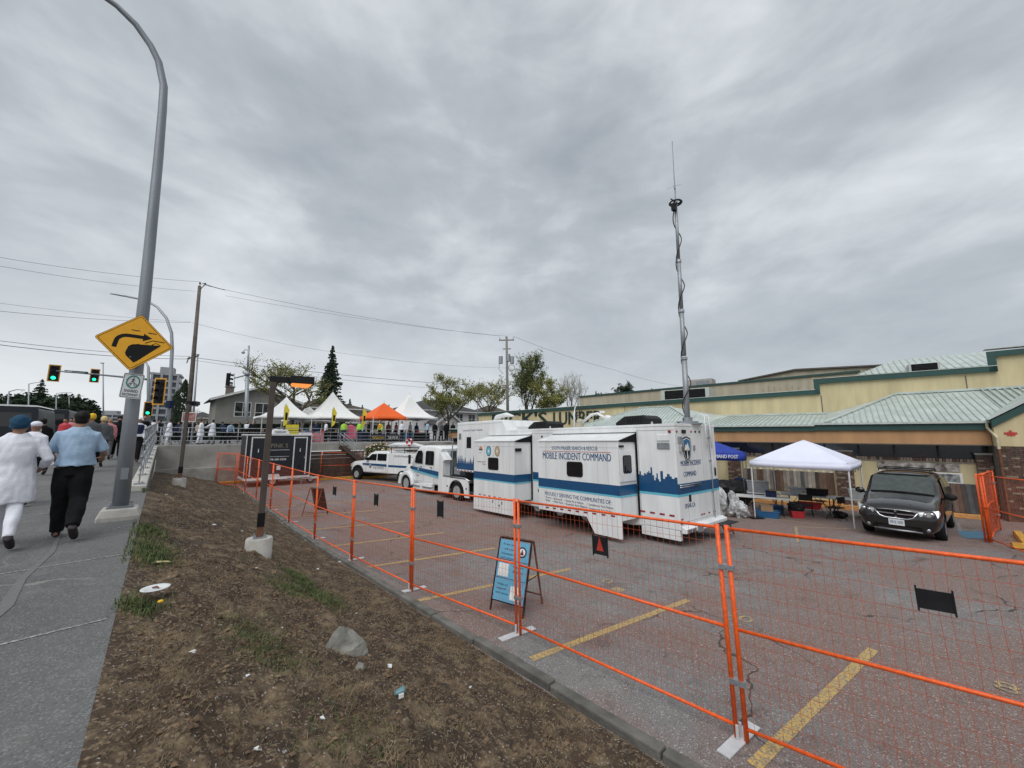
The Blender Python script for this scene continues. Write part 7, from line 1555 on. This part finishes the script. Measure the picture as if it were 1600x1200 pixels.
wire('topmost power line from the wooden pole out over the road at the left', [at(-60, 392, 22), T1+Vector((.1, 0, .2))], .012, .25); wire('second power line out over the road at the left', [at(-60, 405, 22), at(305, 455, 31.5)], .011, .25)
wire('upper power line from the wooden pole to the far grey pole', [T1, T2+Vector((-.9, 0, -.1))], .014, .5); wire('lower power line from the wooden pole to the far grey pole', [at(352, 462, 33), T2+Vector((.1, 0, -.1))], .011, .4)
wire('thick black splice hanging just right of the wooden pole top', [T1+Vector((.2, 0, .1)), at(352, 453, 32.5)], .03, .05)
wire('faint power line from the grey pole down to the right', [T2+Vector((.9, 0, -.1)), at(960, 578, 62), at(1060, 603, 70)], .016, .3)
wire('middle phone line left of the diamond sign', [at(-60, 466, 20), at(298, 503, 31)], .009, .15); wire('middle power line left of the diamond sign', [at(-60, 480, 20), at(298, 504, 31)], .013, .2); wire('phone line from the wooden pole to the right over the tents', [at(300, 504, 31), at(560, 555, 40), at(795, 575, 50)], .010, .3)
wire('low thick cable over the left traffic lights', [at(-60, 525, 20), at(297, 557, 31)], .016, .2); wire('lowest thick cable over the left traffic lights', [at(-60, 531, 20), at(297, 561, 31)], .022, .25)
wire('thick cable from the wooden pole to the far grey pole', [at(297, 558, 31), at(780, 604, 48), at(1060, 640, 75)], .022, .35); wire('lower thin cable beside the thick cable', [at(297, 562, 31), at(780, 612, 48)], .014, .45)

# ------------------------------------------------------------------ vans on the road
def van(label, u, Y, w_, h, l, key, yaw, top=None):
    a = at(u, 690, Y); s_ = a.x*LX+a.y*LY; a.z = upz(s_)-.14; r = thing('parked_van', label, 'van', a, yaw)
    g = M(); g.rings([sect(0, -w_/2, w_/2, .35, h, .14, .08), sect(.1, -w_/2, w_/2, .3, h+.02, .16, .08), sect(l*.72, -w_/2, w_/2, .3, h+.02, .16, .08), sect(l*.8, -w_/2, w_/2, .3, h*.7, .16, .04), sect(l, -w_/2+.1, w_/2-.1, .4, h*.45, .14, .04)]); part('body', g, key, r, smooth=True)
    g = M(); g.prism([(-w_*.4, -.012, h*.58), (w_*.4, -.012, h*.58), (w_*.36, -.0, h*.88), (-w_*.36, -.0, h*.88)], (0, .02, 0)); part('rear_window', g, 'glass_dark', r)
    if top: g = M(); g.rings([sect(.05, -w_/2+.05, w_/2-.05, h+.03, h+.1, .03, .1), sect(l*.7, -w_/2+.05, w_/2-.05, h+.03, h+.1, .03, .1)]); part('roof', g, top, r, smooth=True)
    for x in (-1, 1):
        for y in (l*.18, l*.78): wheel(r, x*(w_/2-.12), y, .34, .34, .24, x, rim='steel')
        g = M(); g.box(x*w_*.44-.05, x*w_*.44+.05, -.02, .0, h*.4, h*.62); part('tail_lamp', g, 'red_reflector', r)
    return r
van('black van on the road behind the blue turban and the blue T-shirt', 68, 25, 1.95, 2.45, 5.2, 'toilet_navy', 42); van('dark van with white roof at the left edge of the road', 2, 17.5, 2.0, 2.15, 5.0, 'toilet_navy', 42, 'rv_white')

# ------------------------------------------------------------------ houses and towers
def gwin(par, x0, x1, z0, z1, y=-.03, key='trim_white', cross=True):
    g = M(); g.box(x0, x1, y, y+.03-.002, z0, z1); f = part('window', g, key, par); g = M(); g.box(x0+.1, x1-.1, y-.012, y-.001, z0+.1, z1-.1); part('pane', g, 'glass_dark', f)
    if cross: g = M(); xm = (x0+x1)/2; g.box(xm-.04, xm+.04, y-.02, y-.013, z0+.1, z1-.1); g.box(x0+.1, x1-.1, y-.022, y-.0205, z0+(z1-z0)*.3, z0+(z1-z0)*.3+.08); part('glazing_bar', g, key, f)
def gable(par, x0, x1, y0, y1, ze, zr, m, mw, ov=.5, trim='trim_white'):       # ridge runs front to back
    xm = (x0+x1)/2; k = (zr-ze)/(xm-x0)
    g = M(); g.prism([(x0, y0, ze-.01), (x1, y0, ze-.01), (xm, y0, zr)], (0, y1-y0, 0)); part('gable_wall', g, mw, par)
    g = M(); g.prism([(x0-ov, y0-ov, ze-k*ov+.03), (xm, y0-ov, zr+.03), (xm, y0-ov, zr+.18), (x0-ov, y0-ov, ze-k*ov+.18)], (0, y1-y0+2*ov, 0)); g.prism([(x1+ov, y0-ov, ze-k*ov+.03), (xm, y0-ov, zr+.031), (xm, y0-ov, zr+.18), (x1+ov, y0-ov, ze-k*ov+.18)], (0, y1-y0+2*ov, 0)); part('roof', g, m, par)
    g = M(); g.bar((x0-ov, y0-ov-.03, ze-k*ov+.08), (xm, y0-ov-.03, zr+.08), .05, .28); g.bar((x1+ov, y0-ov-.03, ze-k*ov+.08), (xm, y0-ov-.03, zr+.08), .05, .28); part('barge_board', g, trim, par)
def hip(par, x0, x1, y0, y1, ze, zr, m, ov=.6):
    d = (y1-y0)/2+ov; g = M(); A = [(x0-ov, y0-ov, ze), (x1+ov, y0-ov, ze), (x1+ov, y1+ov, ze), (x0-ov, y1+ov, ze)]; ym = (y0+y1)/2; in_ = min(d, (x1-x0)/2+ov-.2)
    g.add(A+[(x0-ov+in_, ym, zr), (x1+ov-in_, ym, zr)], [(0, 1, 5, 4), (1, 2, 5), (2, 3, 4, 5), (3, 0, 4), (3, 2, 1, 0)]); part('roof', g, m, par); g = M(); g.box(x0-ov, x1+ov, y0-ov, y1+ov, ze-.2, ze-.01); part('eaves', g, 'trim_white', par)
h1 = thing('grey_house', 'two storey grey house with white framed windows and a stone chimney', 'house', up_(331, 50), 42)
g = M(); g.box(0, 9.5, 0, 9, 0, 5.3); g.box(9.5, 20, 1.5, 9, 0, 4.9); part('wall', g, 'house_grey', h1); gable(h1, 0, 9.5, 0, 9, 5.3, 7.1, 'roof_dark', 'house_grey', .7); hip(h1, 9.5, 20, 1.5, 9, 4.9, 6.3, 'roof_brown')
for x in (2.0, 4.3): gwin(h1, x, x+1.9, 3.0, 5.0)
gwin(h1, 6.9, 8.6, 3.0, 4.8); gwin(h1, 12, 13.6, 3.0, 4.3, 1.47); gwin(h1, 15.5, 17.5, 3.0, 4.3, 1.47); g = M(); g.box(9.4, 20.2, .6, 1.49, 2.5, 2.7); [g.box(9.5+k*.5, 9.56+k*.5, .62, .68, 2.7, 3.5) for k in range(21)]; g.box(9.4, 20.2, .6, .68, 3.5, 3.58); part('balcony', g, 'trim_white', h1)
g = M(); g.box(1.2, 2.1, 3, 3.9, 5.0, 7.2); g.box(1.1, 2.2, 2.9, 4.0, 7.2, 7.35); g.box(1.4, 1.9, 3.1, 3.7, 7.35, 7.6); part('chimney', g, 'bark_pale', h1)
h2 = thing('white_house', 'large white house with dark hipped roof behind the green tree', 'house', up_(643, 60), 42)
g = M(); g.box(0, 13, 0, 10, 0, 4.6); part('wall', g, 'house_white', h2); hip(h2, 0, 13, 0, 10, 4.6, 6.7, 'roof_dark'); g = M(); g.box(2.5, 7, -3, 0, 0, 2.4); part('porch', g, 'house_white', h2); gable(h2, 2.5, 7, -3, 0, 2.4, 4.0, 'roof_dark', 'house_white', .4)
for x, z in ((.6, 2.9), (8, 2.9), (10.6, 2.9), (8, .7), (10.6, .7)): gwin(h2, x, x+1.5, z, z+1.3)
for u, Y, w_, e_, rz_, wk, rk, lab in ((480, 75, 16, 4.6, 6.6, 'house_cream', 'roof_brown', 'cream house with brown hipped roof behind the big tree'), (571, 82, 14, 3.4, 5.6, 'house_cream', 'roof_brown', 'low brown roofed house behind the orange tent'), (610, 90, 14, 3.6, 6.4, 'house_grey', 'roof_brown', 'brown roofed house behind the tall right tent'), (755, 75, 10, 4.4, 6.8, 'house_cream', 'roof_brown', 'brown roofed house right of the white house'), (310, 95, 9, 4.6, 6.8, 'brick_c', 'roof_dark', 'reddish far house left of the grey house'), (285, 110, 8, 5, 7.2, 'house_cream', 'roof_dark', 'far house behind the utility pole')):
    h = thing('house', lab, 'house', up_(u, Y), 42); g = M(); g.box(0, w_, 0, 9, 0, e_); part('wall', g, wk, h); hip(h, 0, w_, 0, 9, e_, rz_, rk)
    for x in (1, w_/2-.8, w_-2.6): gwin(h, x, x+1.6, e_-2, e_-.7, cross=False)
def tower(label, u, Y, w_, h, d_, nf, rot):
    r = thing('apartment_tower', label, 'apartment tower', up_(u, Y), rot); g = M(); g.box(-w_/2, w_/2, 0, d_, 0, h); part('core', g, 'tower_glass', r); fh = h/nf
    for k in range(nf): g = M(); g.box(-w_/2-.5, w_/2+.5, -.7, d_+.5, (k+1)*fh-.9, (k+1)*fh-.001*k); part('floor_slab', g, 'tower_con', r)
    for x in (-w_/2, -w_/6, w_/6, w_/2-.8): g = M(); g.box(x, x+.8, -.9, -.71, 0, h); part('pier', g, 'tower_con', r)
    g = M(); g.box(-w_*.25, w_*.25, d_*.2, d_*.8, h, h+3); part('plant_room', g, 'tower_con', r)
tower('tall grey white apartment tower behind the yellow traffic light', 246, 170, 9.5, 27.5, 10, 9, 35); tower('long low grey apartment block far down the road', 162, 330, 20, 17, 10, 6, 20)

# ------------------------------------------------------------------ trees
def deciduous(label, base, h, spread, leafkey, nleaf, seed, leaf=.11, trunkr=.16, bark='bark', fork=.22, group=None, up=.55, name='deciduous_tree', levels=4, droop=0):
    rd = random.Random(seed); r = thing(name, label, 'tree', base, 0, group)
    g = M(); tips = []; lim = M()
    def grow(p, d, l, rad, lev, gg):
        q = p+d*l*.5+Vector((rd.uniform(-1, 1), rd.uniform(-1, 1), 0))*l*.05; e = q+(d+Vector((rd.uniform(-.15, .15), rd.uniform(-.15, .15), .06)))*l*.5
        gg.tube([p, q, e], [rad, rad*.82, rad*.6], 6 if lev < 2 else 4, caps=False)
        if lev >= 2: tips.append((q, l)); tips.append((e, l)); tips.append((p.lerp(e, .3), l))
        if lev >= levels: return
        n = 3 if lev == 0 else rd.choice((3, 4)); a0 = rd.random()*6.28
        for i in range(n+(1 if lev == 0 else 0)+(1 if lev == 1 else 0)):
            a = a0+6.283*i/n+rd.uniform(-.4, .4); t = rd.uniform(.45, 1) if i else 1; st_p = p.lerp(e, t)
            tilt = rd.uniform(.35, .85)*spread; dd = (d*up+Vector((cos(a)*tilt, sin(a)*tilt, up*.55-droop))).normalized(); grow(st_p, dd, l*rd.uniform(.58, .80), rad*.55, lev+1, lim)
    grow(Vector((0, 0, -.2)), Vector((rd.uniform(-.05, .05), 0, 1)), h*fork*1.6, trunkr, 0, g)
    zt = max(t[0].z for t in tips); k = h/zt
    for mm_ in (g, lim): mm_.v = [(x*k, y*k, z*k) for x, y, z in mm_.v]
    part('trunk', g, bark, r, 'all'); part('limbs', lim, bark, r, 'all')
    lf = M()
    for i in range(nleaf):
        q, l = tips[rd.randrange(len(tips))]; c = (q+Vector((rd.gauss(0, 1), rd.gauss(0, 1), rd.gauss(0, .8)))*l*.17)*k; a = Vector((rd.uniform(-1, 1), rd.uniform(-1, 1), rd.uniform(-1, 1))).normalized(); b = a.orthogonal().normalized(); s_ = leaf*rd.uniform(.5, 1.3)
        lf.add([c-a*s_, c-b*s_*.6, c+a*s_, c+b*s_*.6], [(0, 1, 2, 3)])
    if nleaf: part('crown', lf, leafkey, r, kind='stuff')
    return r
deciduous('spreading half leafed tree behind the lamp head and the left tents', up_(452, 41), 9.0, 1.35, 'leaf_spring', 7500, 11, .075, .17, fork=.16, up=.5)
deciduous('green leafing tree in front of the white house', up_(697, 50), 8.6, 1.15, 'leaf_spring', 9000, 23, .10, .16, fork=.22)
deciduous('thin leafing tree left of the grey utility pole', up_(763, 56), 9.2, 1.3, 'leaf_spring', 5200, 31, .10, .18)
deciduous('tall upright poplar-like tree right of the grey utility pole', up_(826, 62), 14.2, .66, 'leaf_green', 13000, 44, .12, .22, fork=.2, up=.75)
deciduous('yellow green bushy tree between the tall tree and the pale one', up_(862, 58), 9.8, .8, 'leaf_spring', 9000, 52, .12, .16, up=.6)
deciduous('pale almost bare tree at the right end of the tree row', up_(897, 62), 11.3, .75, 'leaf_spring', 900, 61, .08, .14, bark='bark_pale', up=.75, levels=5)
deciduous('bare pale shrub tree beside the reddish far house', up_(303, 70), 5.5, 1.0, 'leaf_spring', 200, 66, .07, .1, bark='bark_pale')
deciduous('dark reddish round tree above the second store roof', up_(965, 95)+Vector((0, 0, 2)), 12, 1.0, 'leaf_dark', 6000, 71, .25, .2)
def conifer(label, base, h, w_, seed, n=None, name='conifer_tree', group='dark conifers on the skyline', gap=.0):
    rd = random.Random(seed); r = thing(name, label, 'tree', base, 0, group); g = M(); g.tube([(0,0,-.3), (0,0,h*.97)], [h*.018, h*.003], 6); part('trunk', g, 'bark', r)
    g = M(); lv = int(n or max(14, h*2.2)); 
    for i in range(lv):
        t = (i+rd.random()*.6)/lv; z = h*(.10+.88*t); R_ = w_*(1-t)**.85*rd.uniform(.75, 1.15)+.12
        m_ = int(6+8*(1-t)); a0 = rd.random()*6.3
        for k in range(m_):
            if rd.random() < gap: continue
            a = a0+6.283*k/m_+rd.uniform(-.2, .2); rr_ = R_*rd.uniform(.65, 1.1); d = Vector((cos(a), sin(a), 0)); nrm = Vector((-sin(a), cos(a), 0))
            for q in range(3):
                f0, f1 = q/3, (q+1.25)/3; wd = rr_*.20*(1.15-f0)+.05; z0 = z-rr_*.32*f0+rd.uniform(-.05, .05); z1 = z-rr_*.32*f1-.05*rr_+(.12*rr_ if q == 2 else 0)
                g.add([d*rr_*f0+Vector((0, 0, z0)), d*rr_*(f0+f1)/2+nrm*wd+Vector((0, 0, (z0+z1)/2-wd*.5)), d*rr_*f1+Vector((0, 0, z1)), d*rr_*(f0+f1)/2-nrm*wd+Vector((0, 0, (z0+z1)/2-wd*.5))], [(0, 1, 2), (0, 2, 3)])
                hz_ = h/lv*rd.uniform(.7, 1.25); g.add([d*rr_*f0+Vector((0, 0, z0+hz_*.25)), d*rr_*f1+Vector((0, 0, z1+.03)), d*rr_*(f0*.3+f1*.7)+nrm*wd*.6+Vector((0, 0, z1-hz_*.55)), d*rr_*(f0*.7+f1*.3)-nrm*wd*.6+Vector((0, 0, z0-hz_*.65))], [(0, 1, 2, 3)])
                g.add([d*rr_*(f0+f1)/2+nrm*wd+Vector((0, 0, z0+hz_*.1)), d*rr_*(f0+f1)/2-nrm*wd+Vector((0, 0, z0+hz_*.15)), d*rr_*(f0+f1)/2-nrm*wd*.3+Vector((0, 0, z0-hz_*.7))], [(0, 1, 2)])
    part('crown', g, 'leaf_dark', r, kind='stuff'); return r
conifer('tall dark conifer with drooping branches right of the spreading tree', up_(510, 62), 15.6, 3.4, 5, n=42, gap=.12, group=None)
def cedar(label, base, h, w_, seed, group=None):
    rd = random.Random(seed); r = thing('cedar_tree', label, 'tree', base, 0, group); g = M(); g.tube([(0,0,-.2), (0,0,h*.8)], [.2, .05], 6); part('trunk', g, 'bark', r); g = M()
    for i in range(int(900*h/6)):
        t = rd.random()**.8; z = h*t; R_ = w_*(1-t**2.2)**.7*(.8+.25*noise.noise(Vector((t*6, seed, 0)))); a = rd.random()*6.28; rr_ = R_*rd.uniform(.7, 1.05); c = Vector((rr_*cos(a), rr_*sin(a), z)); s_ = rd.uniform(.12, .32)
        d = Vector((cos(a)*.35, sin(a)*.35, 1)).normalized(); b = Vector((-sin(a), cos(a), rd.uniform(-.4, .4))); g.add([c-b*s_*.5, c+d*s_, c+b*s_*.5, c-d*s_*.4], [(0, 1, 2, 3)])
    part('crown', g, 'leaf_dark', r, kind='stuff'); return r
for u, Y, h, w_, sd, lab in ((14, 80, 8.6, 4.2, 21, 'broad dark round tree at the very left of the skyline'), (73, 84, 8.6, 3.8, 22, 'broad dark round tree right of the tallest left conifer'), (96, 90, 9.6, 3.6, 23, 'broad dark tree beneath the left green light'), (123, 95, 9.2, 3.4, 24, 'broad dark tree above the black haired man'), (42, 88, 9.6, 4.2, 25, 'broad dark tree round the foot of the tallest left conifer')):
    r = thing('broad_tree', lab, 'tree', up_(u, Y), 0, 'broad dark trees of the left skyline'); rd = random.Random(sd); g = M(); g.tube([(0, 0, 0), (0, 0, h*.6)], [.3, .15], 6); part('trunk', g, 'bark', r); g = M()
    for i in range(4200):
        q = Vector((rd.gauss(0, 1), rd.gauss(0, 1), rd.gauss(0, 1))).normalized(); k = rd.uniform(.6, 1.02)*(1+.3*noise.noise(q*2.2+Vector((sd, 0, 0)))); q = Vector((q.x*w_*k, q.y*w_*k, h*.5+q.z*h*.5*k)); a_ = Vector((rd.uniform(-1, 1), rd.uniform(-1, 1), rd.uniform(-1, 1))).normalized(); b_ = a_.orthogonal().normalized(); s_ = rd.uniform(.15, .42); g.add([q-a_*s_, q-b_*s_*.7, q+a_*s_, q+b_*s_*.7], [(0, 1, 2, 3)])
    part('crown', g, 'leaf_dark', r, kind='stuff')
cedar('dense dark columnar cedar left of the wooden utility pole', up_(279, 52), 8.0, 1.45, 3); cedar('dense dark cedar behind the yellow traffic light', up_(268, 56), 6.8, 1.3, 4)
for i, (u, Y, h, w_, lab) in enumerate(((4, 90, 7.0, 3, 'dark conifer at the left edge of the skyline'), (24, 95, 7, 3.4, 'broad dark conifer left of the tallest left one'), (50, 88, 13.6, 3.6, 'tallest dark conifer of the left skyline'), (70, 92, 7, 4.2, 'low broad dark tree right of the tallest left conifer'), (98, 105, 9, 3.6, 'dark conifer at the centre of the left skyline'), (112, 98, 11.2, 3.0, 'dark conifer below the left green light'), (126, 110, 9, 3, 'dark conifer above the black haired man'), (138, 118, 8.4, 2.6, 'smallest conifer beside the far apartment block'))):
    conifer(lab, up_(u, Y), h, w_, 100+i, gap=.1)
SKL = ['far conifer left of the gap beside the second tent', 'far conifer above the second white tent eave', 'far conifer left of the orange tent peak', 'far conifer just left of the orange peak', 'far conifer directly above the orange tent peak', 'far conifer right of the orange tent peak', 'far conifer between orange and white tent peaks', 'far conifer left of the tall right tent peak', 'far conifer touching the tall right tent peak', 'far conifer left of the white house roof', 'far conifer behind the left slope of the white house roof', 'far conifer behind the white house ridge', 'far conifer left of the grey utility pole foot', 'far conifer behind the tall upright tree', 'far conifer right of the tall right tent peak']
for i in range(15):
    u = [543, 552, 563, 574, 584, 592, 605, 613, 622, 650, 664, 672, 775, 812, 655][i]; Y = 130+(i*37) % 40; conifer(SKL[i], up_(u, Y), random.Random(i).uniform(8.5, 14), 2.4, 200+i, n=16)
for i, u in enumerate((985, 1003, 1022, 944, 933)): conifer(['fourth treetop over the store roof, left of the last', 'rightmost treetop over the store roof', 'treetop over the store roof beyond the last', 'treetop over the store roof left of the round tree', 'leftmost treetop over the store roof'][i], up_(u, 170)+Vector((0, 0, 4)), 15.5+i % 3*1.5, 3, 300+i, n=14, group='treetops above the store roof')
def bush(name, label, c, rx, ry, rz, key, n, seed, leaf=.07, flowers=0, cat='bush'):
    rd = random.Random(seed); r = thing(name, label, cat, c); g = M(); [g.tube([(0, 0, -.3), (rx*.5*cos(k), ry*.5*sin(k), rz*.8)], [.03, .01], 4) for k in range(6)]; part('stems', g, 'bark', r)
    for nm, kk, cnt, s0 in (('crown', key, n, leaf), ('blossom', 'flower', flowers, leaf*1.1)):
        if not cnt: continue
        g = M()
        for i in range(cnt):
            d = Vector((rd.gauss(0, 1), rd.gauss(0, 1), rd.gauss(0, 1))).normalized(); rr_ = (rd.random()**.25 if nm == 'crown' else 1.02)*(1+.22*noise.noise(d*2+Vector((seed, 0, 0)))); q = Vector((d.x*rx*rr_, d.y*ry*rr_, max(-.2, d.z*rz*rr_)+rz*.5)); a = Vector((rd.uniform(-1, 1), rd.uniform(-1, 1), rd.uniform(-1, 1))).normalized(); b = a.orthogonal().normalized(); s_ = s0*rd.uniform(.6, 1.2)
            g.add([q-a*s_, q-b*s_*.7, q+a*s_, q+b*s_*.7], [(0, 1, 2, 3)])
        part(nm, g, kk, r, kind='stuff')
bush('rhododendron_bush', 'round bush with pale orange and cream blossoms above the white pickup bonnet', at(592, 716, 28.8), 1.0, .8, .75, 'leaf_green', 2600, 8, .07, 420)
bush('shrub', 'small dark shrub left of the reddish house', up_(322, 60), 1.2, 1, 1.2, 'leaf_green', 1500, 12, .09)
# long clipped hedge behind the crowd
r = thing('hedge', 'long dark clipped hedge behind the crowd and the railing', 'hedge', up_(300, 44)); o = up_(300, 44); A = up_(268, 44)-o; B = up_(500, 52)-o; d = (B-A); Lh = d.length; d.normalize(); nn = Vector((-d.y, d.x, 0)); g = M(); rd = random.Random(9)
g.obox(A+d*Lh/2+Vector((0, 0, .85)), d*Lh/2, nn*.5, (0, 0, .85), 0)
for i in range(9000):
    q = A+d*rd.uniform(0, Lh)+nn*rd.choice((-.52, -.52, rd.uniform(-.5, .5)))+Vector((0, 0, 0)); q.z += rd.uniform(0, 1.75) if rd.random() < .6 else 1.72+rd.uniform(-.03, .14); a = Vector((rd.uniform(-1, 1), rd.uniform(-1, 1), rd.uniform(-1, 1))).normalized(); b = a.orthogonal().normalized(); s_ = rd.uniform(.06, .14); g.add([q-a*s_, q-b*s_, q+a*s_, q+b*s_], [(0, 1, 2, 3)])
part('foliage', g, 'hedge', r, kind='stuff')
# far wood closing the horizon
g = M(); rd = random.Random(4)
for i in range(9000):
    az = radians(-72+rd.random()*115); R_ = 420+rd.random()*60; hh = (9+5*noise.noise(Vector((az*9, 0, 0)))+3*noise.noise(Vector((az*40, 3, 0)))); q = Vector((R_*sin(az), R_*cos(az), rd.random()**.7*hh)); s_ = rd.uniform(1, 2.6); g.add([q+Vector((-s_*.5, 0, -s_*.4)), q+Vector((s_*.5, 0, -s_*.4)), q+Vector((0, 0, s_))], [(0, 1, 2)])
tag(part('far_wood', g, 'leaf_dark', kind='stuff'), 'dark band of far woods along the horizon', 'woods')
bpy.data.scenes.remove(TS)
